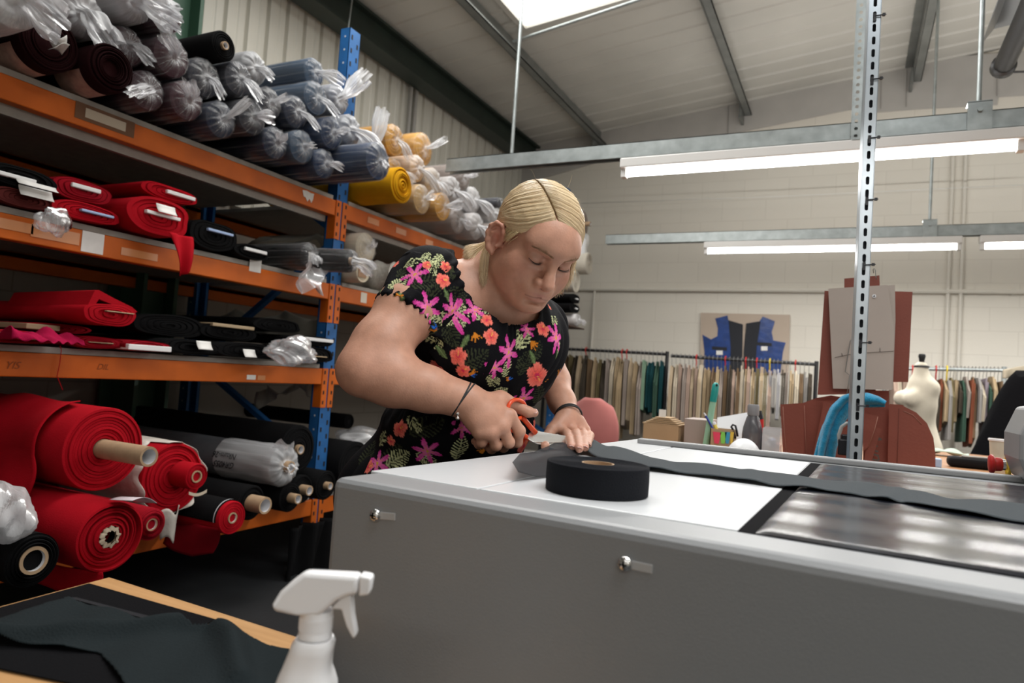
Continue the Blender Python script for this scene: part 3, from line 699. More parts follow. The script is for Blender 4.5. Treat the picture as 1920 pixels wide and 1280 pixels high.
# ---- top shelf, from the left
shelf_roll(92, 82, 56, -2.50, 'maroon', 'thick unwrapped dark maroon roll with white paper in its core, top shelf far left', G1, extra=maroon_paper, core=.045, amp=.006)
shelf_roll(203, 133, 46, -2.46, 'maroon', 'unwrapped dark maroon roll with deep hollow end, second from left on the top shelf', G1, extra=maroon_extra, core=.030, amp=.010)
shelf_roll(20, -8, 60, -2.35, 'white', 'pale roll in crumpled white plastic at the top left corner', G1, film=2, tail=(.05, .10, -.03), tail_r=.09, knot=.04, free=False)
shelf_roll(180, 50, 44, -2.56, 'plum', 'plum roll in cloudy gathered plastic above the two dark maroon rolls', G1, film=2, tail=(.07, .04, -.07), tail_r=.07, knot=.03)
shelf_roll(248, 22, 36, -2.50, 'plum', 'topmost plum roll with a big pale plastic tail drooping over it', G1, film=2, tail=(.10, .06, -.02), tail_r=.09, knot=.025)
shelf_roll(306, 58, 34, -2.52, 'plum', 'plum roll in clear plastic beside the green column, top row', G1, film=1, tail=(.04, -.07, -.01), tail_r=.05)
shelf_roll(262, 100, 36, -2.54, 'plum', 'plum roll in knotted plastic between the maroon roll and the green column', G1, film=1, tail=(.05, .04, -.03), tail_r=.04)
shelf_roll(290, 186, 36, -2.50, 'plum', 'plum roll in knotted plastic resting on the shelf right of the hollow maroon roll', G1, film=1, tail=(.04, -.10, -.03), tail_r=.035)
shelf_roll(347, 137, 37, -2.50, 'plum', 'plum roll in knotted plastic just below the black roll with a tube', G1, film=3, tail=(.03, -.08, .04), tail_r=.03)
shelf_roll(355, 212, 36, -2.48, 'plum', 'last plum roll on the shelf before the navy ones, plastic twisted at its centre', G1, film=1, tail=(.03, -.05, .05), tail_r=.026)
shelf_roll(418, 117, 28, -2.47, 'black', 'black roll with bare cardboard tube at the top of the stack by the cladding', G1, tube=(.017, .012), core=.016)
shelf_roll(402, 160, 36, -2.52, 'charcoal', 'charcoal roll in plastic directly under the black roll with a tube', G1, film=1, tail=(.02, .05, -.05), tail_r=.03)
shelf_roll(412, 237, 34, -2.47, 'navy', 'dark navy roll on the shelf with long white twisted plastic tail', G1, film=1, tail=(.05, .06, .10), tail_r=.028)
shelf_roll(470, 150, 31, -2.55, 'grey', 'grey roll in bright cloudy plastic on top, right of the black roll', G1, film=2, tail=(.03, .05, -.02), tail_r=.03)
shelf_roll(456, 190, 32, -2.50, 'charcoal', 'charcoal roll in plastic below the cloudy grey one on top', G1, film=1, tail=(.05, .05, -.06), tail_r=.035)
shelf_roll(480, 258, 33, -2.46, 'charcoal', 'charcoal roll on the shelf with wide crinkled plastic end, right of the twisted tail', G1, film=3, tail=(.04, .05, .02), tail_r=.045)
shelf_roll(510, 212, 30, -2.49, 'charcoal', 'charcoal roll in the middle row with a white plastic knot at its top right', G1, film=1, tail=(.03, .04, .04), tail_r=.025)
shelf_roll(521, 277, 30, -2.46, 'navy', 'navy roll on the shelf, plastic gathered to a star, left of the slate one', G1, film=1, tail=(.03, -.03, .03), tail_r=.025)
shelf_roll(552, 236, 30, -2.48, 'navy', 'navy roll in the middle row with a long drooping plastic twist', G1, film=1, tail=(.06, .06, -.05), tail_r=.024)
shelf_roll(578, 200, 27, -2.55, 'slate', 'slate blue roll at the top, left of the tall plastic tails', G1, film=1, tail=(.07, .10, .0), tail_r=.05)
shelf_roll(565, 302, 31, -2.45, 'slate', 'slate blue roll on the shelf in star-gathered plastic, lightest of the bottom row', G1, film=1, tail=(.02, .02, .01), tail_r=.022)
shelf_roll(600, 262, 31, -2.48, 'slate', 'slate blue roll in the second row with its plastic twisted to the right', G1, film=1, tail=(.05, .07, -.05), tail_r=.03)
shelf_roll(608, 319, 28, -2.45, 'denim', 'denim blue roll on the shelf right of the lightest slate roll', G1, film=3, tail=(.04, .05, .0), tail_r=.03)
shelf_roll(645, 337, 29, -2.44, 'denim', 'denim blue roll on the shelf with star-gathered plastic, left of the bare-ended one', G1, film=1, tail=(.03, .03, .02), tail_r=.025)
shelf_roll(632, 222, 28, -2.56, 'denim', 'denim blue roll at the top with a tall cloud of plastic standing over it', G1, film=2, tail=(.05, .10, .16), tail_r=.075, knot=.02)
shelf_roll(650, 285, 29, -2.48, 'denim', 'denim blue roll in the second row under the tall plastic cloud', G1, film=2, tail=(.09, .10, -.06), tail_r=.06, knot=.022)
shelf_roll(690, 293, 29, -2.48, 'slate', 'slate blue roll in crinkled plastic just left of the golden rolls, tail standing up', G1, film=2, tail=(.03, .02, .25), tail_r=.06, knot=.018)
shelf_roll(700, 356, 36, -2.36, 'denim', 'bright denim blue roll with smooth plastic end, over the rack upright', G1, film=3, tail=(.015, .0, -.02), tail_r=.02, amp=.002, L=1.05)
# ---- golden rolls
G2 = 'golden rolls on the top shelf'
shelf_roll(757, 368, 34, -2.33, 'yellow', 'unwrapped mustard yellow roll with spiral end, next to the blue rolls', G2, core=.008, amp=.010)
shelf_roll(733, 288, 30, -2.50, 'gold', 'golden roll in plastic, upper left of the golden stack', G2, film=1, tail=(.05, .05, -.08), tail_r=.04)
shelf_roll(738, 328, 26, -2.50, 'gold', 'golden roll wedged above the bare mustard roll', G2, film=1, tail=(.06, .08, -.02), tail_r=.04)
shelf_roll(793, 285, 31, -2.52, 'gold', 'golden roll in plastic, upper right of the golden stack, its tail flying upward', G2, film=1, tail=(.06, .10, .09), tail_r=.035)
shelf_roll(783, 318, 25, -2.46, 'gold', 'golden roll in the middle of the stack with a white plastic twist hanging right', G2, film=2, tail=(.06, .11, -.08), tail_r=.035)
shelf_roll(806, 345, 26, -2.46, 'tan', 'tan roll with plastic, middle of the stack left of the grey taupe one', G2, film=2, tail=(.05, .05, -.06), tail_r=.045)
shelf_roll(787, 392, 28, -2.37, 'tan', 'tan roll in clear plastic on the shelf right of the bare mustard roll', G2, film=1, tail=(.03, .03, .04), tail_r=.04)
shelf_roll(824, 410, 27, -2.34, 'gold', 'golden roll on the shelf, last of the golden ones, plastic blowing to the right', G2, film=1, tail=(.06, .07, .03), tail_r=.05)
# ---- pale rolls
G3 = 'pale rolls on the top shelf'
shelf_roll(866, 338, 26, -2.50, 'taupe', 'taupe roll in plastic on top of the pale stack, small tail at its tip', G3, film=1, tail=(.05, .05, .03), tail_r=.025)
shelf_roll(850, 372, 27, -2.48, 'taupe', 'taupe roll in cloudy plastic below the topmost pale one', G3, film=2, tail=(.07, .09, -.07), tail_r=.06)
shelf_roll(884, 378, 25, -2.50, 'white', 'white roll in crumpled plastic, second row of the pale stack', G3, film=2, tail=(.07, .09, -.05), tail_r=.055)
shelf_roll(858, 410, 25, -2.44, 'taupe', 'taupe roll on the shelf right of the golden rolls, in plastic', G3, film=1, tail=(.04, .03, -.03), tail_r=.045)
shelf_roll(893, 418, 25, -2.44, 'taupe', 'taupe roll on the shelf with crinkled clear end, left of the blond hair', G3, film=2, tail=(.04, .04, -.04), tail_r=.05)
shelf_roll(920, 400, 24, -2.52, 'white', 'white roll in plastic partly behind the blond hair', G3, film=2, tail=(.04, .04, -.04), tail_r=.05)
shelf_roll(926, 436, 23, -2.46, 'taupe', 'taupe roll on the shelf tucked behind the blond hair', G3, film=1, tail=(.03, .03, -.02), tail_r=.04)
shelf_roll(938, 384, 10, -2.40, 'charcoal', 'thin dark grey roll sticking out over the pale stack', G3, film=3, tail=(.01, .01, -.01), tail_r=.012, knot=.01, L=.8)
for k_, (px, py, col, lb) in enumerate(((960, 430, 'white', 'white roll hidden partly by the parted hair'), (985, 430, 'taupe', 'taupe roll behind the top of the head'))): pass
shelf_roll(1094, 420, 27, -2.42, 'taupe', 'taupe roll with white tube end sticking out right of the blond hair', G3, tube=(.022, .07), core=.02, extra=hanging_bag)
settle(ROLLS, LEV[0] + .026)
build_rolls(ROLLS, 100)
TOP = ROLLS; ROLLS = []

# ---- right end of the rack, seen beside the face
G4 = 'rolls at the far end of the rack'
xs = -2.36
rr_ = shelf_roll(1103, 510, 21, -2.30, 'ecru', 'pale roll with small dark core, right one beside the nose at far end', G4, tube=(.012, .004), core=.014, L=.8)
rr2 = shelf_roll(1086, 514, 21, -2.36, 'ecru', 'cream roll with round hollow end, left one beside the nose', G4, tube=(.014, .004), core=.014, L=.8)
settle(ROLLS, LEV[1] + .026); build_rolls(ROLLS, 300); ROLLS = []
def make_bolt(c, a, h, x_end, px, py, col, label, group, board=None, bw=.62, bt=.010, rot=0., L=.9, floor=None, bx=.012, card=None, flap=None, power=2.6, bo=(0, 0), seed=0, name='fabric_bolt', layers=5, extra=None):
    """flat folded bolt: cloth wound on a board, end towards the aisle"""
    r = np.random.default_rng(900 + seed + int(px * 7 + py)); cr, sr = math.cos(math.radians(rot)), math.sin(math.radians(rot))
    U = np.array([0, cr, sr]); V = np.array([0, -sr, cr]); X = np.array([1., 0, 0]); n = 40; ph = r.uniform(0, 6, 4)
    def ring(s, x, w=0):
        out = []
        for t in np.linspace(0, 2 * math.pi, n, endpoint=False):
            q = (abs(math.cos(t)) ** power + abs(math.sin(t)) ** power) ** (-1 / power)
            th_ = max(h * .18, h - (1 - s) * a); aa = max(a * .05, a - (1 - s) * h * 1.0)
            e = (1 + .03 * math.sin(3 * t + ph[0] + x * 6) + .02 * math.sin(5 * t + ph[1] - x * 9))
            out.append(c + X * x + U * q * math.cos(t) * (a * s if s < 1 else a) * e + V * q * math.sin(t) * (h * s if s < 1 else h) * e)
        return out
    rows = [ring(1, -L + L * i / 8) for i in range(8)] + [ring(1, -.003)]
    for i in range(layers):
        s0 = 1 - i / layers * .9; s1 = 1 - (i + .8) / layers * .9; o = r.uniform(-.006, .004); rows += [ring(s0 * .995, o), ring(s1, o + .001), ring(s1 * .985, o - .006)]
    t = thing(name, c, label, 'fabric bolt', group)
    b = MB(); b.rings(rows); obj('folded_cloth', b, CLOTH[col], t, smooth=50)
    bb = None
    if board is not None:
        w = a * bw; cc = c + U * bo[0] * a + V * bo[1] * h; b = MB(); b.box(cc + X * (bx - .15), (.30, 2 * w, bt), (X, U, V)); bb = obj('bolt_board', b, board, t, bevel=.003)
    if card is not None:      # (across, down, w, h, material)
        b = MB(); ca = c + U * card[0] * a + V * card[1] * h + X * .014; wd, hd = card[2], card[3]
        b.grid(lambda u, v: ca + U * (u - .5) * wd + V * (v - .5) * hd + X * (.02 * (1 - v) * (.3 + .7 * (1 - v))), 4, 6); obj('paper_tag', b, card[4] if len(card) > 4 else m_card, t, smooth=True, solid=.001)
    if flap is not None:      # loose cloth end hanging over the shelf edge: (across, width, drop)
        ac, wd, dr = flap; o = c + U * ac * a - V * h * .8 + X * .012
        b = MB(); b.grid(lambda u, v: o + U * (u - .5) * wd * (1 - .55 * v ** 1.5) + np.array([.018 + .03 * math.sin(v * 2.2) + .012 * math.sin(u * 9 + v * 3), .02 * v, -dr * v + .025 * u * v]), 16, 16); obj('loose_end', b, CLOTH[col], t, smooth=True, solid=.003)
    if extra: extra(t, c)
    return t
BOLTS = []
def bolt(px, py, hw, hh, x_end, col, label, group, **kw):
    c = np.array(onx(px, py, x_end)); k = depth_of(c) / FPX; a, h = hw * k * 1.06, hh * k; fl = kw.pop('floor', None)
    if fl is not None: c[2] = fl + .003 + h * 1.06
    BOLTS.append(dict(c=c, a=a, h=h, x=x_end, px=px, py=py, col=col, label=label, group=group, kw=kw, c0=c.copy(), fl=fl))
def flush_bolts(z0, it=500):
    """stack the bolts: separate their sections along the shorter way out"""
    for _ in range(it):
        for i, p in enumerate(BOLTS):
            if p['c'][2] < z0 + p['h'] * 1.06 + .002: p['c'][2] = z0 + p['h'] * 1.06 + .002
            if p['c'][1] < 3.0 and p['c'][1] + p['a'] > 2.950: p['c'][1] = 2.950 - p['a']
            for q in BOLTS[i + 1:]:
                oy = (p['a'] + q['a']) * .93 - abs(p['c'][1] - q['c'][1]); oz = p['h'] * 1.06 + q['h'] * 1.06 + .003 - abs(p['c'][2] - q['c'][2])
                if oy > 0 and oz > 0:
                    if oz < oy:
                        u, l = (p, q) if p['c'][2] > q['c'][2] else (q, p); u['c'][2] += oz * .6; l['c'][2] -= oz * (.2 if l['fl'] is None else 0)
                    else:
                        s_ = 1 if p['c'][1] > q['c'][1] else -1; p['c'][1] += s_ * oy * .3; q['c'][1] -= s_ * oy * .3
    for p in BOLTS: make_bolt(p['c'], p['a'], p['h'], p['x'], p['px'], p['py'], p['col'], p['label'], p['group'], **p['kw'])
    BOLTS.clear()
ZM, ZL = LEV[1] + .026, LEV[2] + .026
G5 = 'bolts on the middle shelf'; X5 = -2.565
bolt(48, 384, 52, 15, X5 - .01, 'brown', 'flat brown maroon bolt at the far left of the middle shelf, under a black one', G5, floor=ZM, card=(.25, .9, .11, .035), flap=(1.05, .04, .07))
bolt(40, 349, 58, 19, X5, 'black', 'black bolt with two white board ends at the far left of the middle shelf', G5, board=m_wb, bw=.62, bo=(-.25, -.15), bt=.014, card=(.35, -.55, .13, .018))
bolt(158, 411, 60, 16, X5, 'red', 'red bolt with a blue printed board, lower one left of the big oval red bolt', G5, board=m_bb, bw=.5, bo=(.3, .1), floor=ZM)
bolt(155, 372, 52, 20, X5 - .01, 'crimson', 'crimson bolt with white and beige boards on top of the lower red bolt', G5, board=m_wb, bw=.5, bo=(.05, .25), bt=.016)
bolt(297, 424, 60, 34, -2.52, 'red', 'big oval red bolt with white board and tag, loose end hanging off the shelf', G5, board=m_wb, bw=.56, bo=(.1, .1), bt=.014, floor=ZM, card=(.10, .42, .085, .035), flap=(.6, .11, .17))
bolt(318, 379, 56, 14, -2.55, 'red', 'thin red bolt with white board lying on the big oval red bolt', G5, board=m_wb, bw=.52, bo=(.35, .1), bt=.016)
bolt(402, 446, 50, 26, X5, 'black', 'black bolt with pale blue board end on the middle shelf right of the red bolts', G5, board=m_bb, bw=.55, bo=(.2, .35), bt=.012, floor=ZM)
bolt(472, 466, 38, 13, X5, 'black', 'small black bolt with white board end and hanging tag, middle shelf', G5, board=m_wb, bw=.66, bo=(.2, .25), bt=.016, floor=ZM)
flush_bolts(ZM)
# dark rolls in plastic at the right end of the middle shelf
ROLLS = []
G6 = 'dark rolls in plastic on the middle shelf'
def tagx(t, c, ax, R, r):
    b = MB(); b.box(c + np.array([.012, .0, -.01]), (.002, .03, .05)); obj('paper_tag', b, m_card, t)
def droop(w, dz, dy=0.):
    def f(t, c, ax, R, r):
        tagx(t, c, ax, R, r)
        ph = r.uniform(0, 6, 3)
        b = MB(); b.grid(lambda u, v: c + np.array([.03 + .03 * math.sin(v * 3 + u * 5 + ph[0]) + .015 * math.sin(u * 17 + ph[1]), (u - .5) * w * (1 - .35 * v) + .02 * math.sin(v * 7) + dy * v, -R * .6 - dz * v + .02 * math.sin(u * 11 + ph[2])]), 24, 18, bunch=lambda u, v: .10 + .12 * abs(math.sin(u * 13 + v * 5)) + .1 * v); obj('loose_film', b, m_film2, t, smooth=True)
    return f
shelf_roll(578, 497, 24, -2.46, 'black', 'dark grey roll in clear plastic with white tag and loose film hanging off the shelf', G6, film=3, tail=(.015, .0, -.03), tail_r=.03, extra=droop(.19, .14), L=.9)
shelf_roll(656, 490, 22, -2.32, 'black', 'dark roll in shiny torn plastic sticking out across the blue upright', G6, film=1, tail=(.05, .07, -.02), tail_r=.055, knot=.03, L=.42, tube=(.02, .012), core=.02, yaw=.30, free=False)
settle(ROLLS, ZM); build_rolls(ROLLS, 400); ROLLS = []
shelf_roll(682, 476, 30, -2.50, 'cream', 'big cream roll behind the blue upright on the second bay middle shelf', 'cream rolls in the second bay', film=3, tail=(.01, .02, .04), tail_r=.03, L=.8)
def brownlabel(t, c, ax, R, r):
    b = MB(); b.box(c + np.array([.004, -.01, 0]), (.002, .07, .06)); obj('brown_label', b, M('brown label', (.30, .17, .09), .6), t)
    attach(obj('label_print', text_mb('IST', .035, c + np.array([.0055, -.01, .008]), (0, 1, 0), (0, 0, 1)), m_card), t)
shelf_roll(681, 521, 20, -2.47, 'cream', 'small cream roll with a printed brown label, under the big cream roll', 'cream rolls in the second bay', extra=brownlabel, core=.004, amp=.001, L=.8)
settle(ROLLS, ZM); build_rolls(ROLLS, 420); ROLLS = []
c = onx(738, 525, -2.55); c[2] = max(c[2], ZM + .095); t = thing('cloth_sack', c, 'pleated off-white cloth sack beside the cream rolls, half behind the sleeve', 'sack')
b = MB(); ph = rng.uniform(0, 6, 4); b.lathe([(.04, -.30)] + [(.085 + .012 * math.sin(i * 1.3), -.28 + i * .028) for i in range(11)] + [(.05, .05), (.008, .055)], c, (1, .25, 0), 40); obj('sack_cloth', b, M('sack cloth', (.52, .50, .45), .85, var=.2, vscale=60, stretch=(.3, 4, 1), bump=.6, bscale=40), t, smooth=60)

# ---- lower shelf
G7 = 'bolts on the lower shelf'; X7 = -2.55
bolt(112, 622, 56, 8, X7 - .12, 'crimson', 'crimson bolt lying under the folded red bolt at the left of the lower shelf', G7, board=m_kb, bw=.5, bo=(-.55, -.1), bt=.02)
bolt(35, 641, 60, 12, X7, 'crimson', 'flat crimson bolt with speckled brown board at the far left of the lower shelf', G7, board=m_kb, bw=.72, bo=(.0, .1), bt=.018, floor=ZL)
bolt(197, 644, 45, 11, X7, 'crimson', 'flat crimson bolt just left of the white board end on the lower shelf', G7, floor=ZL, board=m_kb, bw=.5, bt=.004)
def fold_extra(t, c):
    x_ = -2.462; fo = [(162, 592), (176, 562), (184, 561), (214, 577), (246, 592), (256, 601), (248, 604), (210, 588), (184, 578), (172, 596)]; sh = c - np.array(onx(207, 604, -2.46))
    f2 = [onx(px, py, x_) + sh + [0, 0, .006] for px, py in fo]; b = MB(); b.rings([[p + np.array([-.5 * k, .0, -.012 * k * (1 if i in (1, 2, 3, 4) else 0)]) for i, p in enumerate(f2)] for k in (0, .3, .7, 1)]); obj('loose_fold', b, CLOTH['red'], t, smooth=35)
bolt(207, 604, 48, 20, -2.46, 'red', 'bright red folded bolt with a pointed loose fold, topmost at the left, lower shelf', G7, board=m_kb, bw=.55, bt=.004, bo=(.3, .3), L=1.0, extra=fold_extra)
bolt(287, 650, 44, 10, X7 + .03, 'crimson', 'crimson bolt with a thick white board end at the front of the lower shelf', G7, board=m_wb, bw=.95, bt=.022, bo=(0, -.3), floor=ZL)
c = onx(100, 630, -2.45); b = MB(); ph = rng.uniform(0, 6, 4)
b.grid(lambda u, v: c + np.array([.03 * math.sin(u * 5 + v * 3), (u - .5) * .26, -.020 + .026 * math.sin(v * math.pi) * (1 + .5 * math.sin(u * 9 + v * 4) + .4 * math.sin(u * 21 + 2)) + .005 * math.sin(u * 37 + v * 9)]) + np.array([-.10 * v, 0, 0]), 40, 18)
tag(obj('satin_scrap', b, CLOTH['magenta'], smooth=True, solid=.002), 'crumpled magenta satin lying in front of the flat crimson bolts', 'fabric piece')
G8 = 'black bolts on the lower shelf'
blk = [(330, 612, 70, 20, X7 - .10, 'large black bolt at the back left of the black pile on the lower shelf', None), (425, 622, 62, 15, X7 - .09, 'black bolt with a tapered brown board on top, middle of the black pile', None), (352, 652, 62, 14, X7, 'black bolt with a white tag at the front left of the black pile', (.25, .35, .075, .036)), (462, 655, 66, 14, X7, 'black bolt with a white tag at the front right of the black pile', (-.05, -.35, .070, .036)), (520, 630, 55, 12, X7 - .10, 'black bolt behind the crumpled plastic bag on the lower shelf', None), (600, 668, 46, 14, X7 + .02, 'black bolt with brown edge under the white board at the rack upright', None), (600, 642, 46, 9, X7 + .02, 'black bolt with a long white board end beside the rack upright', None)]
for i, (px, py, hw, hh, x, lb, card) in enumerate(blk):
    fl = ZL if py > 645 and i != 6 else None
    bolt(px, py, hw, hh, x, 'black', lb, G8, card=card, floor=fl, board=(m_kb if i in (1, 5) else m_wb if i == 6 else None), bo=((.05, .75) if i == 1 else (.1, -.2) if i == 5 else (.0, .3)), bw=(.75 if i == 1 else .5 if i == 5 else .88), bt=(.016 if i == 1 else .006 if i == 5 else .018))
flush_bolts(ZL)
c = onx(548, 660, -2.44); t = thing('plastic_bag', c, 'crumpled grey clear plastic bag lying on the lower shelf by the black bolts', 'bag')
b = blob(c, (.09, .12, .055), 70, 11, .34, 4.2); b.attr = {i: .08 for i in range(len(b.v))}; b.uv = {k_: (q[0] * .6, q[1] * 3) for k_, q in b.uv.items()}; obj('film', b, m_film2, t, smooth=True)
c = onx(100, 415, -2.515); t = thing('plastic_scrap', c, 'small crumpled clear film hanging under the brown bolt, middle shelf', 'plastic scrap')
b = blob(c, (.018, .05, .04), 36, 5, .32, 4.); b.attr = {i: .14 for i in range(len(b.v))}; obj('film', b, m_film, t, smooth=True)
p = onx(115, 655, RX + .012); q = onx(107, 705, RX + .012); b = MB(); b.tube([p + [-.01, 0, .012], p, (p + q) / 2 + [.004, 0, 0], q, q + [0, .025, -.05]], .0016, 6); tag(obj('red_thread', b, CLOTH['red'], smooth=True), 'thin red thread hanging over the orange beam of the lower shelf', 'thread')

# ---- bottom shelf: big rolls sticking out into the aisle
ZB = LEV[3] + .026
G9 = 'big rolls on the bottom shelf'
BIGS = [(186, 868, 80, -2.30), (218, 1012, 66, -2.12), (332, 905, 66, -2.40), (276, 985, 31, -2.16), (428, 964, 32, -2.22), (62, 1050, 50, -2.10), (560, 858, 46, -2.48), (470, 955, 33, -2.36), (535, 960, 28, -2.36), (585, 915, 27, -2.46), (606, 945, 28, -2.52), (665, 872, 46, -2.50), (536, 912, 37, -2.36)]
ROLLS = []
for px, py, rp, xe_ in BIGS:
    c, x2 = clear_ray(px, py, xe_, rp * 1.05); R = rp * .98 * depth_of(c) / FPX; ROLLS.append(dict(c=c, R=R * 1.035, r=R, x=x2, yaw=0, free=True))
settle(ROLLS, ZB); BIGC = {(q[0], q[1]): (d['c'], d['r']) for q, d in zip(BIGS, ROLLS)}; ROLLS = []
def big_roll(px, py, rpx, x_end, col, label, tube=None, core=.03, amp=.006, L=1.35, tilt=0., floor=True, dz=0., extra=None, wob=.012, n=56, R=None, yaw=0.):
    if (px, py) in BIGC: c, R = BIGC[px, py]
    else: c = np.array(onx(px, py, x_end)); R = rpx * depth_of(c) / FPX
    t = thing('fabric_roll', c, label, 'fabric roll', G9); ax = nrm([1, yaw, tilt]); r = np.random.default_rng(int(px * 3 + py))
    b = MB(); roll_body(b, c, ax, R, L, core, r, amp, n, wob=wob); obj('wound_cloth', b, CLOTH[col], t, smooth=50)
    if tube: tube_core(t, c, ax, tube[0], tube[1], m_core_w if len(tube) < 3 else tube[2])
    if extra: extra(t, c, ax, R, r, CLOTH[col])
    return c, R
def hang_flap(y0, y1, drop, x0, x1, out=1.03, tip=.0):
    """the loose outer end of the cloth, falling off the roll on the viewer's side"""
    def f(t, c, ax, R, r, mat):
        ph = r.uniform(0, 6, 3)
        def fn(u, v):
            x = x0 + (x1 - x0) * u; a = math.radians(95 + 95 * min(1, v * 2)); 
            p = np.array([c[0] + x, c[1] + math.cos(a) * R * out, c[2] + math.sin(a) * R * out])
            if v > .5: k = (v - .5) * 2; p = p + np.array([.02 * math.sin(k * 4 + u * 6 + ph[0]), -.03 * k * math.sin(k * 2) + .02 * math.sin(u * 10 + ph[1]) * k, -(drop + tip * u) * k])
            return p + np.array([0, -.006 - .010 * (math.sin(u * 9 + ph[2] + v * 2) + 1), .008 * (math.sin(u * 9 + ph[2] + v * 2) + 1) * (1 - v)])
        b = MB(); b.grid(fn, 36, 40); obj('loose_end', b, mat, t, smooth=True, solid=.004, off=1)
    return f
cA, RA = big_roll(186, 868, 80, -2.30, 'red', 'biggest red roll with a long bare cardboard tube sticking out, on top of the pile', tube=(.033, .235), core=.036, floor=False, amp=.005, extra=hang_flap(0, 0, .10, -.62, -.10, tip=.06))
cB, RB_ = big_roll(218, 1012, 66, -2.12, 'red', 'red roll with a ragged beige core, lowest and nearest in the pile', tube=(.026, .004, m_black), core=.026, amp=.012, extra=None, wob=.02)
cD, RD = big_roll(332, 905, 70, -2.40, 'red', 'wide red roll in a torn white wrapper behind the cardboard tube', tube=None, core=.03, amp=.006, floor=True)
cC, RC_ = big_roll(276, 985, 33, -2.16, 'crimson', 'small crimson roll with white-lined core wedged right of the lowest red roll', tube=(.022, .003), core=.022, amp=.006)
cE, RE = big_roll(428, 964, 32, -2.22, 'red', 'small red roll with white core and black outer band, right end of the red pile', tube=(.022, .004), core=.022, amp=.002)
# torn wrapper, inner red tube roll and tag on the wide roll
for o in list(COL.objects):
    if o.get('label', '').startswith('wide red roll'): tD = o
    if o.get('label', '').startswith('small red roll with white core'): tE = o
    if o.get('label', '').startswith('red roll with a ragged'): tB = o
    if o.get('label', '').startswith('biggest red roll'): tA = o
r = np.random.default_rng(5)
b = MB(); n = 90; ph = r.uniform(0, 6, 6)
b.grid(lambda u, v: cD + np.array([-.55 + (.55 + .012 * math.sin(u * 60) + .015 * math.sin(u * 23 + 1) + (-.10 if .30 < u < .42 else 0)) * v, math.cos(u * 6.2) * RD * (1.03 + .008 * math.sin(u * 40 + v * 9)), math.sin(u * 6.2) * RD * (1.03 + .008 * math.sin(u * 40 + v * 9))]), n, 16)
obj('torn_wrapper', b, M('torn white wrapper', (.60, .56, .50), .6, var=.18, vscale=12, bump=.4, bscale=25), tD, smooth=True, solid=.002)
b = MB(); q = cD + np.array([.0, .02, -RD * .9]); b.grid(lambda u, v: q + np.array([.02 + .03 * math.sin(u * 4), (u - .5) * .11 * (1 - .3 * v) - .03, -.11 * v + .015 * math.sin(u * 9)]), 14, 10); obj('wrapper_rag', b, MATS['torn white wrapper'], tD, smooth=True, solid=.002)
c2 = cD + np.array([.09, .035, .012])
b = MB(); roll_body(b, c2, np.array([1., 0, 0]), .052, .5, .022, r, .002, 36); obj('inner_winding', b, CLOTH['red'], tD, smooth=50); tube_core(tD, c2, np.array([1., 0, 0]), .024, .004, m_tube_card)
b = MB(); b.grid(lambda u, v: c2 + np.array([.002, -.03 + .085 * u, -.055 - .012 * math.sin(u * 3) - .012 * v]), 8, 3); obj('torn_tape', b, M('cream card', (.55, .47, .36), .6), tD, solid=.001)
# black band and thread line on the small roll
b = MB(); b.grid(lambda u, v: cE + np.array([-.45 * v - .015, math.cos(u * 2.6 + .7) * RE * 1.05, math.sin(u * 2.6 + .7) * RE * 1.05]), 18, 4); obj('black_wrap', b, CLOTH['black'], tE, smooth=True, solid=.002)
b = MB(); b.grid(lambda u, v: cE + np.array([-.022 - .004 * v, math.cos(u * 2.6 + .7) * RE * 1.075, math.sin(u * 2.6 + .7) * RE * 1.075]), 18, 2); obj('selvedge_thread', b, m_core_w, tE)
b = MB(); b.grid(lambda u, v: cE + np.array([-.33 + .33 * u * (1 - .3 * v), -RE * .75 + .015 * math.sin(u * 6 + v * 3) + .05 * v * u, -RE * .5 - .15 * v + .06 * v * abs(u - .6)]), 16, 12); obj('loose_end', b, CLOTH['crimson'], tE, smooth=True, solid=.003)
# hanging corner of the lowest red roll
b = MB(); b.grid(lambda u, v: cB + np.array([-.42 + .44 * u, -.03 - .06 * (1 - u) + .01 * math.sin(u * 7 + v * 4), -RB_ * .93 - (.10 - .07 * abs(u - .75)) * v]), 16, 8); obj('loose_end', b, CLOTH['red'], tB, smooth=True, solid=.003)
# ragged edge of its core
b = MB(); b.rings([[cB + np.array([.004 + o, math.cos(t) * rr_ * (1 + .10 * math.sin(9 * t + 1) + .06 * math.sin(17 * t)), math.sin(t) * rr_ * (1 + .10 * math.sin(9 * t + 1) + .06 * math.sin(17 * t))]) for t in np.linspace(0, 6.283, 60, endpoint=False)] for rr_, o in ((.020, .008), (.033, .004), (.034, .0), (.022, .0))], cap=(False, False)); obj('ragged_core', b, M('ragged card', (.55, .45, .33), .8, var=.2, vscale=60), tB, smooth=30)
# curled paper note
c = onx(252, 938, -2.06); b = MB(); b.grid(lambda u, v: c + np.array([-.06 + .11 * u, -.045 + .09 * v, .02 * math.sin(v * 2.6) + .012 * u - .03 * v]), 8, 14)
tag(obj('curled_note', b, M('curled paper', (.66, .58, .62), .6), smooth=True, solid=.0008), 'curled pale paper note stuck between the red rolls below the cardboard tube', 'paper')
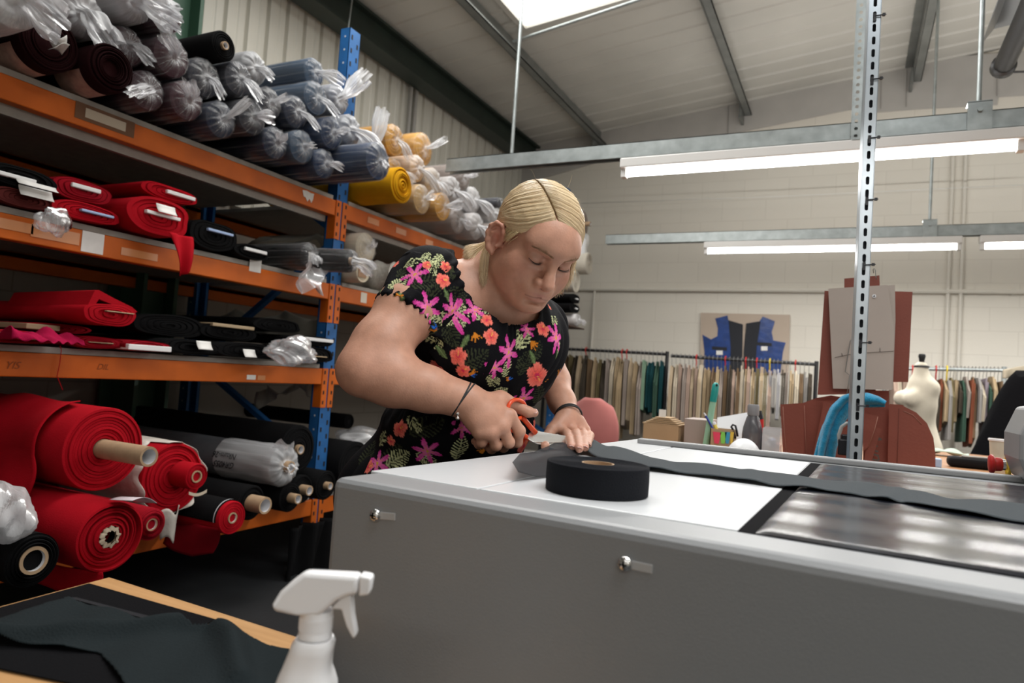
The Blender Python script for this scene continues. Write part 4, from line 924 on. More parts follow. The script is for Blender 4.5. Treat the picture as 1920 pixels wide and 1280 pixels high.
# black rolls
cK, RK = big_roll(62, 1050, 50, -2.10, 'black', 'black roll with wide white-lined tube at the lower left corner', tube=(.040, .006), core=.041, amp=.008)
big_roll(560, 858, 46, -2.48, 'black', 'thick black roll with thin cardboard tube, top of the black rolls by the upright', tube=(.024, .02), core=.024, amp=.004, floor=False)
big_roll(470, 955, 34, -2.36, 'black', 'black roll with a bare brown tube end, right of the small red roll', tube=(.037, .085), core=.037, amp=.003)
big_roll(535, 960, 30, -2.36, 'black', 'black roll whose small tube is stuffed with white plastic', tube=(.023, .05), core=.023, amp=.003)
big_roll(585, 915, 28, -2.46, 'black', 'black roll with a short brown tube just left of the grey machine', tube=(.025, .05), core=.025, amp=.003, floor=False)
big_roll(606, 945, 30, -2.52, 'black', 'black roll with plastic-filled tube half hidden by the grey machine', tube=(.020, .03), core=.02, amp=.003)
big_roll(665, 872, 46, -2.50, 'black', 'black roll lying in the second bay behind the dress', core=.02, amp=.003, floor=False)
big_roll(655, 790, 14, -2.95, 'black', 'thin black roll at the back of the second bay above the plastic bundle', core=.02, amp=.003, floor=False)
# grey wrapped roll with marker writing
c, R = BIGC[536, 912]
t = thing('fabric_roll', c, 'grey plastic-wrapped roll with black handwriting and a torn clear end', 'fabric roll', G9)
b = MB(); roll_body(b, c, np.array([1., 0, 0]), R, 1.2, .025, r, .004, 44); obj('wound_cloth', b, M('grey wrap', (.10, .105, .115), .35, var=.25, vscale=8), t, smooth=50)
tube_core(t, c, np.array([1., 0, 0]), .027, .05)
b = film_bag(c, np.array([1., 0, 0]), R * 1.01, .35, (.01, .01, -.01), r, .03, 1.04, .035); obj('torn_film', b, m_film2, t, smooth=True)
b = MB(); b.grid(lambda u, v: c + np.array([-.05 + .07 * u + .03 * math.sin(v * 3), -.045 + .08 * v, R * .6 + .075 * u * (1 - .5 * v) + .015 * math.sin(v * 7 + u * 3)]), 14, 14, bunch=lambda u, v: .22); obj('film_flap', b, m_film2, t, smooth=True)
for s_, dz_, a_ in (('Nkum-26', .026, 176), ('GR4055', -.016, 190)):
    aa = math.radians(a_ + 0); o = c + np.array([-.26, math.cos(aa) * R * 1.005, math.sin(aa) * R * 1.005 + .0])
    obj('marker_writing', text_mb(s_, .040, c + np.array([-.27, -R * 1.05, dz_ + .0]), (-1, 0, 0), (0, -.12, -1), lift=.004, hand=True), m_black, t)
# clear bag at the left edge above the black roll
c = onx(2, 958, -2.16); t = thing('plastic_bag', c, 'milky plastic bag end at the left edge above the black roll', 'bag')
b = blob(c, (.12, .065, .08), 48, 21, .14, 3.); b.attr = {i: .28 for i in range(len(b.v))}; obj('film', b, m_film2, t, smooth=True)
# plastic bundle in the second bay
c = onx(676, 824, -2.80); c[1] = max(c[1], 3.48); c[2] = max(c[2], ZB + .10); t = thing('plastic_bag', c, 'shiny crumpled clear plastic bundle behind the elbow on the bottom shelf', 'bag')
b = blob(c, (.13, .16, .075), 64, 31, .30, 3.4); b.attr = {i: .20 for i in range(len(b.v))}; b.uv = {k_: (q[0] * .8, q[1] * 4) for k_, q in b.uv.items()}; obj('film', b, m_film2, t, smooth=True)
# black cloth hanging under the shelf beside the machine
c = onx(560, 1000, -2.56); b = MB(); b.grid(lambda u, v: c + np.array([.03 * math.sin(u * 14 + v * 2) + .015 * math.sin(u * 31) + .05, (u - .35) * .36 - .04 * v, .06 - .36 * v]), 40, 16); tag(obj('hanging_cloth', b, CLOTH['black'], smooth=True, solid=.003), 'black cloth hanging in folds below the black tubes beside the machine', 'cloth')
# ---- far end shelf items beside the shoulder
p = onx(1072, 629, -2.28); pe_ = np.array([-2.40, min(p[1], 6.0), ZM + .006]); b = MB(); b.box(pe_, (.34, .36, .012)); tag(obj('end_tray', b, M('dark brown board', (.05, .025, .015), .6), bevel=.002), 'thin dark brown board carrying the white roll at the far rack end', 'board')
c = pe_ + [.15, .02, .006 + .062]; t = thing('fabric_roll', c, 'white roll in plastic under the black bolts at the far rack end', 'fabric roll', G4)
b = MB(); roll_body(b, c, np.array([1., 0, 0]), .055, .5, .02, r, .003, 32); obj('wound_cloth', b, CLOTH['white'], t, smooth=50); b = film_bag(c, np.array([1., 0, 0]), .055, .3, (.03, .03, -.02), r, .02, 1.04, .03); obj('plastic_sleeve', b, m_film, t, smooth=True)
for k_, lb in enumerate(('lower black bolt with white label at the far rack end beside the shoulder', 'upper black bolt with white label at the far rack end beside the shoulder')):
    make_bolt(c + [-.02, -.02, .064 + .040 + k_ * .088], .125, .040, -2.3, 1060, 598 - k_ * 20, 'black', lb, 'black bolts at the far rack end', board=m_wb, bw=.2, bt=.012, bo=(.3, 0))
# ================================================================== the person, grown from a distance field
class Field:
    def __init__(s, lo, hi, h):
        s.lo = np.array(lo, float); s.h = h; s.n = np.ceil((np.array(hi) - s.lo) / h).astype(int) + 1
        s.a = np.full(s.n, .05, dtype=np.float32)
    def sub(s, lo, hi):
        i0 = np.clip(np.floor((np.array(lo) - s.lo) / s.h).astype(int), 0, s.n); i1 = np.clip(np.ceil((np.array(hi) - s.lo) / s.h).astype(int) + 1, 0, s.n)
        sl = tuple(slice(a, b) for a, b in zip(i0, i1))
        g = [(s.lo[k] + s.h * np.arange(i0[k], i1[k])).astype(np.float32) for k in range(3)]
        return sl, np.meshgrid(*g, indexing='ij', sparse=True)
    def put(s, fn, lo, hi, k=.01, op='add'):
        m = .02 + k; sl, (X, Y, Z) = s.sub(np.array(lo) - m, np.array(hi) + m)
        if 0 in s.a[sl].shape: return
        d = fn(X, Y, Z).astype(np.float32); a = s.a[sl]
        if op == 'cut': d = -d; h = np.maximum(k - np.abs(a - d), 0) / k; s.a[sl] = np.maximum(a, d) + h * h * k * .25
        else: h = np.maximum(k - np.abs(a - d), 0) / k; s.a[sl] = np.minimum(a, d) - h * h * k * .25
    def cone(s, p, q, r0, r1, k=.01, op='add'):
        p = np.array(p, float); q = np.array(q, float); v = q - p; vv = v.dot(v) + 1e-12; r = max(r0, r1)
        def fn(X, Y, Z):
            x, y, z = X - p[0], Y - p[1], Z - p[2]; t = np.clip((x * v[0] + y * v[1] + z * v[2]) / vv, 0, 1)
            return np.sqrt((x - t * v[0]) ** 2 + (y - t * v[1]) ** 2 + (z - t * v[2]) ** 2) - (r0 + (r1 - r0) * t)
        s.put(fn, np.minimum(p, q) - r, np.maximum(p, q) + r, k, op)
    def chain(s, pts, k=.01, op='add', join=None):
        for (p, r0), (q, r1) in zip(pts[:-1], pts[1:]): s.cone(p, q, r0, r1, k, op)
    def ell(s, c, rad, ax=None, k=.01, op='add'):
        c = np.array(c, float); rad = np.array(rad, float); A = np.eye(3) if ax is None else np.array([nrm(a) for a in ax]); R = rad.max()
        def fn(X, Y, Z):
            x, y, z = X - c[0], Y - c[1], Z - c[2]; q = [x * A[i][0] + y * A[i][1] + z * A[i][2] for i in range(3)]
            k0 = np.sqrt(sum((q[i] / rad[i]) ** 2 for i in range(3))); k1 = np.sqrt(sum((q[i] / rad[i] ** 2) ** 2 for i in range(3))) + 1e-9
            return k0 * (k0 - 1) / k1
        s.put(fn, c - R, c + R, k, op)
    def mesh(s):
        import openvdb
        g = openvdb.FloatGrid(.05); g.copyFromArray(s.a); pts, tris, quads = g.convertToPolygons(0.0, 0.0)
        return pts * s.h + s.lo, tris, quads
def field_mesh(name, parts, mat, parent, colors=None, smooth_it=0):
    V = []; Fq = []; o = 0
    for pts, tris, quads in parts:
        q0 = pts[quads]; vol = np.einsum('ij,ij->', q0[:, 0], np.cross(q0[:, 1], q0[:, 2])) + np.einsum('ij,ij->', q0[:, 0], np.cross(q0[:, 2], q0[:, 3])); st = 1 if vol > 0 else -1
        V.append(pts); Fq += [tuple(int(i) + o for i in q[::st]) for q in quads] + [tuple(int(i) + o for i in q[::st]) for q in tris]; o += len(pts)
    V = np.concatenate(V); me = bpy.data.meshes.new(name); me.from_pydata(V.tolist(), [], Fq); me.materials.append(mat)
    me.polygons.foreach_set('use_smooth', [True] * len(me.polygons)); me.update()
    ob = bpy.data.objects.new(name, me); COL.objects.link(ob)
    if parent is not None: attach(ob, parent)
    return ob, V
def set_colors(ob, cols):
    a = ob.data.color_attributes.new('tint', 'FLOAT_COLOR', 'POINT'); c = np.ones((len(cols), 4)); c[:, :3] = cols; a.data.foreach_set('color', c.ravel())
def normals_of(ob):
    n = np.zeros(len(ob.data.vertices) * 3); ob.data.vertices.foreach_get('normal', n); return n.reshape(-1, 3)

person = thing('person', (-.95, 1.45, 0), 'person in black floral off-shoulder dress leaning over the machine, cutting with orange scissors', 'person')
# ---- head frame (x = her left, y = face, z = crown), from the landmarks of the photograph
HS = np.array([1.0, 1.0, .95])
HR = np.array([[.5547, .621, .5537], [.8264, -.4888, -.2796], [-.097, -.6127, .7844]])
HR = np.stack([nrm(HR[:, 0]), nrm(HR[:, 1]), nrm(HR[:, 2])], 1)
HO = np.array([-.5839, 1.253, 1.3565])
def hw(*p): return HO + HR @ (np.array(p, float) * HS)
def hl(V): return ((V - HO) @ HR) / HS
HA = HR.T      # rows: head axes in the world

RSH, LSH = P(803, 528, 1.40), P(1010, 612, 1.60)
REL, RWR = P(682, 693, 1.27), P(878, 752, 1.32)
LEL, LWR = P(1026, 690, 1.79), P(1064, 776, 1.625)
NECK = P(925, 556, 1.50); HIP = P(840, 935, 1.66)
B = Field(np.minimum.reduce([P(600, 330, 1.2), P(1120, 330, 1.2), P(600, 900, 1.9), P(1120, 900, 1.9), HO - .2]) - .02, np.maximum.reduce([P(600, 330, 1.2), P(1120, 330, 1.9), P(600, 900, 1.9), P(1120, 900, 1.9), HO + .2]) + .02, .0024)
B.lo = np.array([-1.12, .90, .86]); B.n = np.ceil((np.array([-.42, 1.80, 1.54]) - B.lo) / B.h).astype(int) + 1; B.a = np.full(B.n, .05, dtype=np.float32)
def he(c, rad, k=.01, op='add'): B.ell(hw(*c), np.array(rad) * HS, HA, k, op)
def hc(p, q, r0, r1, k=.01, op='add'): B.cone(hw(*p), hw(*q), r0, r1, k, op)
# skull, jaw, cheeks
he((0, -.014, .046), (.0735, .094, .084))
he((0, .030, -.020), (.0610, .058, .086), .03)
hc((-.042, .012, -.062), (-.012, .074, -.079), .024, .020, .03); hc((.042, .012, -.062), (.012, .074, -.079), .024, .020, .03)
he((0, .081, -.0795), (.020, .017, .016), .015)
he((0, .045, -.080), (.036, .042, .026), .03)                       # soft under-chin
for s in (-1, 1):
    he((s * .040, .054, -.022), (.024, .026, .026), .025)
    he((s * .050, .030, -.040), (.018, .034, .036), .03)            # full cheek
    hc((s * .010, .089, .040), (s * .046, .068, .040), .0085, .008, .016)   # brow
he((0, .060, .052), (.050, .034, .040), .03)                        # forehead
for s in (-1, 1):
    he((s * .033, .0945, .017), (.019, .014, .012), .012, 'cut')     # eye sockets
hc((0, .085, .032), (0, .1060, -.012), .0082, .0102, .012); hc((0, .1060, -.012), (0, .1120, -.0215), .0102, .0124, .008)
for s in (-1, 1):
    he((s * .0140, .0985, -.0245), (.0080, .0110, .0082), .005)
    he((s * .0068, .1065, -.0335), (.0034, .0048, .0036), .002, 'cut')
    he((s * .032, .0725, .0150), (.0165, .0148, .0140), .004)       # lidded eye
    hc((s * .017, .0835, .0095), (s * .046, .0695, .0105), .0022, .0018, .0025, 'cut')     # lid line
    hc((s * .018, .084, .0245), (s * .045, .073, .0265), .0018, .0014, .003, 'cut')        # lid crease
    hc((s * .020, .083, -.003), (s * .040, .076, -.004), .0045, .004, .008)                # lower lid
    hc((s * .018, .094, -.036), (s * .034, .078, -.060), .0016, .0012, .005, 'cut')        # smile fold
he((0, .088, -.049), (.030, .016, .019), .018)
hc((-.014, .0945, -.0495), (.014, .0945, -.0495), .0054, .0054, .006); hc((-.012, .0935, -.0620), (.012, .0935, -.0620), .0070, .0070, .006)
hc((0, .1045, -.0552), (-.014, .1008, -.0562), .0012, .0012, .002, 'cut'); hc((-.014, .1000, -.0562), (-.026, .0880, -.0607), .0015, .0012, .002, 'cut')
hc((0, .1045, -.0552), (.014, .1008, -.0562), .0012, .0012, .002, 'cut'); hc((.014, .1000, -.0562), (.026, .0880, -.0607), .0015, .0012, .002, 'cut')

hc((-.016, .098, -.0725), (.016, .098, -.0725), .0032, .0032, .010, 'cut')   # under the lip
# ears
for s in (-1, 1):
    o = np.array([s * .0770, -.004, -.008]); out = np.array([s * .84, .50, .10]); up = np.array([0, -.20, .98]); fw = np.array([-s * .50, .84, .17])
    def ep(a, b, c=0.): return o + nrm(fw) * a + up * b + nrm(out) * c
    B.ell(hw(*ep(-.006, .004, .004)), np.array([.0165, .029, .0055]), [HR @ nrm(fw), HR @ nrm(up), HR @ nrm(out)], .006)
    rim = [ep(.012, .006, .004), ep(.011, .020, .008), ep(.003, .0325, .010), ep(-.010, .034, .011), ep(-.020, .024, .012), ep(-.0225, .008, .012), ep(-.018, -.008, .011), ep(-.010, -.020, .009), ep(-.001, -.027, .006)]
    B.chain([(hw(*p), .0042 if i < 7 else .0058) for i, p in enumerate(rim)], .004)
    B.chain([(hw(*p), .0032) for p in (ep(-.004, .022, .0095), ep(-.012, .012, .0105), ep(-.012, -.004, .010), ep(-.006, -.012, .009))], .004)
    B.ell(hw(*ep(-.0015, -.001, .010)), np.array([.0072, .0115, .0075]), [HR @ nrm(fw), HR @ nrm(up), HR @ nrm(out)], .005, 'cut')
    B.ell(hw(*ep(-.003, .024, .0125)), np.array([.008, .0055, .004]), [HR @ nrm(fw), HR @ nrm(up), HR @ nrm(out)], .004, 'cut')
    B.cone(hw(*ep(.010, -.005, .004)), hw(*ep(.006, -.010, .009)), .0045, .0035, .005)
# neck, shoulders, chest
nb = hw(0, -.030, -.055)
B.cone(nb, NECK, .056, .060, .03); B.cone(hw(0, .012, -.075), NECK + [.03, -.02, -.01], .040, .052, .03)
B.cone(NECK, RSH + [0, 0, -.002], .062, .052, .05); B.cone(NECK, LSH, .060, .050, .05)
B.cone(hw(0, -.05, -.02), NECK + (RSH - NECK) * .35, .04, .05, .04)
CH = (RSH + LSH) / 2 * .55 + HIP * .45
B.cone(NECK + [0, 0, -.04], CH, .085, .11, .05)
for sgn, sh in ((0, RSH), (1, LSH)): B.cone(sh + (NECK - sh) * .4 + [0, 0, -.05], CH, .075, .09, .05)
# collar bones and neck cords
B.cone(NECK + [.035, -.04, -.05], RSH + [.0, -.03, -.005], .010, .012, .02); B.cone(NECK + [.04, -.035, -.055], LSH + [.0, -.03, -.0], .010, .012, .02)
# right arm
mid = RSH + (REL - RSH) * .5
B.chain([(RSH, .052), (RSH + (REL - RSH) * .35, .056), (RSH + (REL - RSH) * .75, .051), (REL, .046)], .03)
fa = RWR - REL
B.chain([(REL, .044), (REL + fa * .28, .0485), (REL + fa * .62, .039), (REL + fa * .9, .0295), (RWR, .0285)], .025)
# left arm
B.chain([(LSH, .050), (LSH + (LEL - LSH) * .5, .050), (LEL, .042)], .03); fl = LWR - LEL
B.chain([(LEL, .040), (LEL + fl * .3, .041), (LEL + fl * .75, .030), (LWR, .026)], .02)
# ---- hands
def finger(pts, r, k=.004):
    B.chain([(p, r[i]) for i, p in enumerate(pts)], k)
    for i in (1, 2): B.ell(pts[i], (r[i] * 1.06,) * 3, None, .004)
NAILS = []
# right hand: fist round the lower scissor handle, thumb through the upper ring
rk = [P(956, 779, 1.325), P(942, 800, 1.310), P(921, 812, 1.302), P(899, 810, 1.300)]
for kn in rk: B.chain([(RWR + (kn - RWR) * .05, .022), (RWR + (kn - RWR) * .55, .0165), (kn, .0125)], .018)
B.cone(RWR, (rk[0] + rk[3]) / 2 + ray(960, 640) * .02, .024, .020, .02)
for a_, b_ in zip(rk[:-1], rk[1:]): B.cone(a_, b_, .0115, .0112, .008)
finger([rk[0], P(974, 808, 1.333), P(970, 829, 1.352), P(955, 832, 1.372)], [.0122, .0108, .0095, .0085])
finger([rk[1], P(954, 829, 1.318), P(944, 838, 1.345), P(930, 834, 1.368)], [.0120, .0105, .0095, .0085])
finger([rk[2], P(930, 835, 1.312), P(922, 841, 1.338), P(910, 835, 1.358)], [.0115, .0100, .0090, .0080])
finger([rk[3], P(903, 829, 1.306), P(898, 833, 1.328), P(890, 827, 1.344)], [.0105, .0090, .0080, .0072])
B.chain([(RWR + (rk[0] - RWR) * .15, .021), (P(938, 752, 1.352), .0185), (P(962, 757, 1.362), .0125)], .014)
finger([P(948, 752, 1.358), P(976, 765, 1.366), P(990, 772, 1.366), P(1002, 774, 1.366)], [.0135, .0108, .0100, .0082])
NAILS.append((P(1003, 770, 1.362), nrm(P(1003, 770, 1.36) - P(985, 767, 1.36)), -_r * 0 + np.array(RC.T @ [0.1, -.75, -.65]), .0062, .0085))
# left hand: palm down, finger tips pressing the strip
lk = [P(1049, 800, 1.585), P(1068, 797, 1.600), P(1085, 800, 1.612), P(1097, 806, 1.622)]
for kn in lk: B.chain([(LWR + (kn - LWR) * .05, .018), (LWR + (kn - LWR) * .6, .0150), (kn, .0120)], .014)
for a_, b_ in zip(lk[:-1], lk[1:]): B.cone(a_, b_, .0110, .0105, .007)
def tip(px, py, z=ZT + .0165): return onz(px, py, z)
lt = [tip(1071, 838), tip(1086, 841), tip(1097, 839), tip(1103, 834)]
lp = [P(1062, 812, 1.565), P(1079, 811, 1.580), P(1094, 813, 1.594), P(1106, 816, 1.606)]
for i in range(4):
    m_ = lp[i] * .45 + lt[i] * .55 + np.array([0, 0, .003])
    finger([lk[i], lp[i], m_, lt[i]], [[.0112, .0102, .0092, .0080], [.0115, .0104, .0094, .0082], [.0110, .0100, .0090, .0079], [.0098, .0088, .0080, .0070]][i])
    fdir = nrm(lt[i] - m_); nn = nrm(np.array(RC.T @ [.1, -.55, -.8])); NAILS.append((lt[i] + nn * .0058 + fdir * .001, fdir, nn, .0052, .0075))
th = [LWR + (lk[0] - LWR) * .25, P(1034, 806, 1.575), P(1024, 822, 1.555), onz(1022, 836, ZT + .0125)]
B.chain([(th[0], .0185), (th[1], .0135)], .012); finger([th[1], P(1029, 815, 1.565), th[2], th[3]], [.0130, .0115, .0105, .0088])
bp = B.mesh()
# coarse lower body (hips, legs, feet) under the dress, same skin object
Lf = Field((-1.35, 1.05, -.01), (-.55, 2.0, 1.05), .008)
up_ax = HIP
fl_dir = nrm(np.array([1., -.30, 0])); sd = np.array([-fl_dir[1], fl_dir[0], 0])
hipg = HIP + np.array([0, 0, -.06])
Lf.ell(hipg, (.12, .16, .12), [fl_dir, sd, (0, 0, 1)], .03)
for s in (-1, 1):
    kx = hipg + sd * s * .10 + fl_dir * .02; kn = np.array([kx[0], kx[1], .47]) + fl_dir * .03; an = np.array([kx[0], kx[1], .09]) - fl_dir * .02
    Lf.chain([(kx, .085), (kn, .056), (kn * .6 + an * .4 - fl_dir * .012, .054), (an, .034)], .03); Lf.chain([(an + [0, 0, -.03], .034), (an + fl_dir * .06 + [0, 0, -.055], .030), (an + fl_dir * .15 + [0, 0, -.065], .022)], .02)
lp_ = Lf.mesh()
m_skin = M('skin', (.60, .36, .27), .46, spec=.38, vcol='tint', var=.10, vscale=55, bump=.06, bscale=260, sss=.10)
body, BV = field_mesh('body', [bp, lp_], m_skin, person)
loc = hl(BV); nB = normals_of(body)
base = np.array([.515, .275, .190]); cols = np.tile(base, (len(BV), 1))
def gau(c, s, w, col, arr=loc):
    d = ((arr - np.array(c)) / np.array(s)) ** 2; k = (w * np.exp(-d.sum(1)))[:, None]; cols[:] = cols * (1 - k) + np.array(col) * k
for s in (-1, 1):
    gau((s * .046, .058, -.014), (.022, .03, .020), .75, (.44, .165, .110)); gau((s * .028, .088, .046), (.020, .02, .0055), .50, (.36, .22, .14))
    gau((s * .0745, -.012, .006), (.018, .026, .034), .75, (.62, .22, .17)); gau((s * .032, .086, .019), (.016, .012, .007), .35, (.50, .30, .245))
    gau((s * .032, .088, -.002), (.016, .012, .005), .30, (.52, .32, .28))
gau((0, .110, -.020), (.014, .014, .014), .45, (.60, .27, .21)); gau((0, .07, .06), (.04, .04, .022), .22, (.62, .33, .25))
gau((0, .100, -.0508), (.019, .012, .0040), .75, (.43, .165, .140)); gau((0, .098, -.0618), (.016, .012, .0048), .75, (.46, .175, .150))
lipl = np.exp(-((loc[:, 2] + .0556 + np.abs(loc[:, 0]) * .16) / .0013) ** 2) * (np.abs(loc[:, 0]) < .027) * (loc[:, 1] > .07); cols[:] = cols * (1 - .65 * lipl[:, None]) + np.array([.20, .065, .05]) * .65 * lipl[:, None]
for s in (-1, 1): gau((s * .0068, .1065, -.0330), (.003, .004, .0028), .8, (.12, .04, .03))
for c_, s_ in ((REL, .05), (rk[0], .014), (rk[1], .014), (rk[2], .014), (lk[1], .02), (lk[2], .02)): gau(c_, (s_,) * 3, .28, (.60, .28, .21), BV)
for q in lt: gau(q, (.012,) * 3, .4, (.60, .29, .23), BV)
set_colors(body, cols)
m_nail = M('nail', (.66, .42, .40), .25)
for c_, dr, nn, w, l in NAILS:
    nn = nrm(nn - dr * nn.dot(dr)); sx = np.cross(dr, nn); b = MB(); b.grid(lambda u, v: c_ + dr * (v - .5) * l + sx * (u - .5) * w * 2 * (.8 if v > .9 else 1) + nn * (.0018 * math.cos((u - .5) * 2.4) - .0012), 7, 5)
    obj('fingernail', b, m_nail, body, smooth=True, solid=.0006)
m_lash = M('lash', (.022, .013, .010), .6)
# ------------------------------------------------------------------ dress
WAI = P(862, 792, 1.60); BU1, BU2 = P(893, 655, 1.42), P(985, 660, 1.50)
DF = Field((-1.22, .95, .42), (-.46, 1.98, 1.44), .0028)
sdir = nrm(LSH - RSH)
def torso(F, g):
    F.cone(NECK + [0, 0, -.03], CH, .085 + g, .118 + g, .05)
    F.cone(RSH + (NECK - RSH) * .4 + [0, 0, -.05], CH, .078 + g, .10 + g, .05); F.cone(LSH + (NECK - LSH) * .4 + [0, 0, -.05], CH, .075 + g, .10 + g, .05)
    F.cone(NECK, RSH, .064 + g, .055 + g, .04); F.cone(NECK, LSH, .062 + g, .053 + g, .04)
    F.ell(BU1, (.085 + g, .075 + g, .085 + g), [sdir, np.cross([0, 0, 1], sdir), (0, 0, 1)], .05); F.ell(BU2, (.080 + g, .075 + g, .085 + g), [sdir, np.cross([0, 0, 1], sdir), (0, 0, 1)], .05)
fb = nrm(np.cross([0, 0, 1], sdir))
torso(DF, .008)
# sleeves
sa = REL - RSH; sl = LEL - LSH
DF.cone(RSH, RSH + sa * .62, .063, .066, .04); DF.cone(LSH, LSH + sl * .62, .050, .054, .03)
CUTS = []
nR = nrm(sa); hR = RSH + sa * .43; nL = nrm(sl * .6 + np.array([0, 0, -.12])); hL = LSH + sl * .52 + np.array([0, 0, -.01])
# flounce hanging from the neckline, flared
FL = P(890, 668, 1.545)
DF.cone(CH + [0, 0, .05], FL + [0, 0, -.035], .125, .150, .04); DF.ell(FL + [0, 0, -.03], (.202, .138, .088), [sdir, fb, (0, 0, 1)], .04)
top = DF.a.copy()
X, Y, Z = np.meshgrid(*[(DF.lo[k] + DF.h * np.arange(DF.n[k])).astype(np.float32) for k in range(3)], indexing='ij', sparse=True)
def plane(p, n): return (X - p[0]) * n[0] + (Y - p[1]) * n[1] + (Z - p[2]) * n[2]
def smax(a, b): return np.maximum(a, b)
inR = np.where(plane(RSH + (NECK - RSH) * .02 , -nrm(NECK - RSH)) > -.02, 1, 0)
# hem of the flounce: a tilted plane through three seen points
h1, h2, h3 = P(800, 655, 1.36), P(905, 728, 1.40), P(1040, 738, 1.58)
hn = nrm(np.cross(h2 - h1, h3 - h1)); hn = hn if hn[2] < 0 else -hn
top = smax(top, plane(h2, hn))
armR = plane(hR, nR)
dA = np.sqrt((X - RSH[0]) ** 2 + (Y - RSH[1]) ** 2 + (Z - RSH[2]) ** 2)
axd = lambda p, v: np.sqrt(np.maximum((X - p[0]) ** 2 + (Y - p[1]) ** 2 + (Z - p[2]) ** 2 - ((X - p[0]) * v[0] + (Y - p[1]) * v[1] + (Z - p[2]) * v[2]) ** 2, 0))
nearR = axd(RSH, nR) < .082
top = np.where(nearR & (armR > -.03), smax(top, armR), top)
# lower part: waist and skirt
LO = Field(DF.lo, DF.lo + DF.h * (DF.n - 1), DF.h); LO.a = np.full(DF.n, .05, dtype=np.float32); LO.n = DF.n
LO.cone(CH + [0, 0, -.02], WAI, .125, .135, .05); LO.cone(RSH + (CH - RSH) * .30 + [0, 0, -.03], WAI, .085, .12, .05); LO.ell(WAI + [0, 0, -.01], (.186, .140, .09), [sdir, fb, (0, 0, 1)], .05)
LO.ell(HIP + [-.03, -.03, .03], (.228, .168, .16), [sdir, fb, (0, 0, 1)], .06); LO.cone(HIP + [0, 0, -.05], np.array([HIP[0], HIP[1], .40]), .205, .235, .06)
vol = np.minimum(top, LO.a); 
shell = smax(vol, -(vol + .0052))
# neckline: everything near the neck is bare
NC = P(960, 487, 1.42); ns = nrm(RC.T @ np.array([1., .12, .35])); nu_ = nrm(np.array([0, 0, 1.]) - ns * ns[2]); nf = np.cross(ns, nu_)
k0 = np.sqrt((((X - NC[0]) * ns[0] + (Y - NC[1]) * ns[1] + (Z - NC[2]) * ns[2]) / .120) ** 2 + (((X - NC[0]) * nu_[0] + (Y - NC[1]) * nu_[1] + (Z - NC[2]) * nu_[2]) / .138) ** 2 + (((X - NC[0]) * nf[0] + (Y - NC[1]) * nf[1] + (Z - NC[2]) * nf[2]) / .150) ** 2)
neck_cut = (1 - k0) * .12
shell = smax(shell, neck_cut); shell = smax(shell, plane((0, 0, .50), (0, 0, -1)))
shell = smax(shell, np.where(Z < .966, plane((*A, 0), (Bc[1] - A[1], -(Bc[0] - A[0]), 0)) / np.hypot(*(Bc - A)) + .006, -.05))
DF.a = shell.astype(np.float32)
dp = DF.mesh()
m_dress = M('printed viscose', (.02, .02, .02), .8, vcol='tint', bump=.15, bscale=420, spec=.10)
dress, DV = field_mesh('dress', [dp], m_dress, person)
nD = normals_of(dress)
# gathers: fine pleats at neckline, hems and waist; broad folds elsewhere
ax_ = nrm(NECK - WAI); rel = DV - WAI; th_ = np.arctan2(rel @ fb, rel @ sdir); hgt = rel @ np.array([0, 0, 1.])
rk0 = np.sqrt((((DV - NC) @ ns) / .120) ** 2 + (((DV - NC) @ nu_) / .138) ** 2 + (((DV - NC) @ nf) / .150) ** 2); dn = (rk0 - 1) * .12
thn = np.arctan2((DV - NC) @ nu_, (DV - NC) @ ns) + np.arctan2((DV - NC) @ nf, (DV - NC) @ ns) * .7
e_n = np.exp(-np.maximum(dn - .004, 0) / .016); e_w = np.exp(-((hgt - .015) / .020) ** 2)
sR = (DV - hR) @ nR; e_s = np.exp(-np.abs(sR) / .010) * (np.linalg.norm(DV - hR, axis=1) < .10)
disp = .0034 * np.sin(thn * 46 + 2 * np.sin(thn * 7)) * e_n + .0042 * np.sin(th_ * 44 + 3 * np.sin(th_ * 5)) * e_w
aR = np.arctan2((DV - hR) @ fb, (DV - hR) @ np.cross(nR, fb)); disp += .0030 * np.sin(aR * 26) * e_s
fold = np.sin(th_ * 17 + 2.2 * np.sin(hgt * 14 + th_ * 3)) * .5 + np.sin(th_ * 29 - hgt * 22) * .3
disp += .0048 * fold * np.clip((hgt + .02) / .06, 0, 1) * np.clip(1 - e_n, 0, 1) * (np.linalg.norm(DV - RSH, axis=1) > .10) + .0050 * np.sin(th_ * 13 + hgt * 9) * np.clip(-hgt / .12, 0, 1)
disp += .0026 * np.sin((DV @ nrm(sa)) * 60 + 3 * np.sin(aR * 3)) * (np.linalg.norm(DV - (RSH + sa * .2), axis=1) < .09)
DV2 = DV + nD * disp[:, None]
dress.data.vertices.foreach_set('co', DV2.ravel()); dress.data.update()
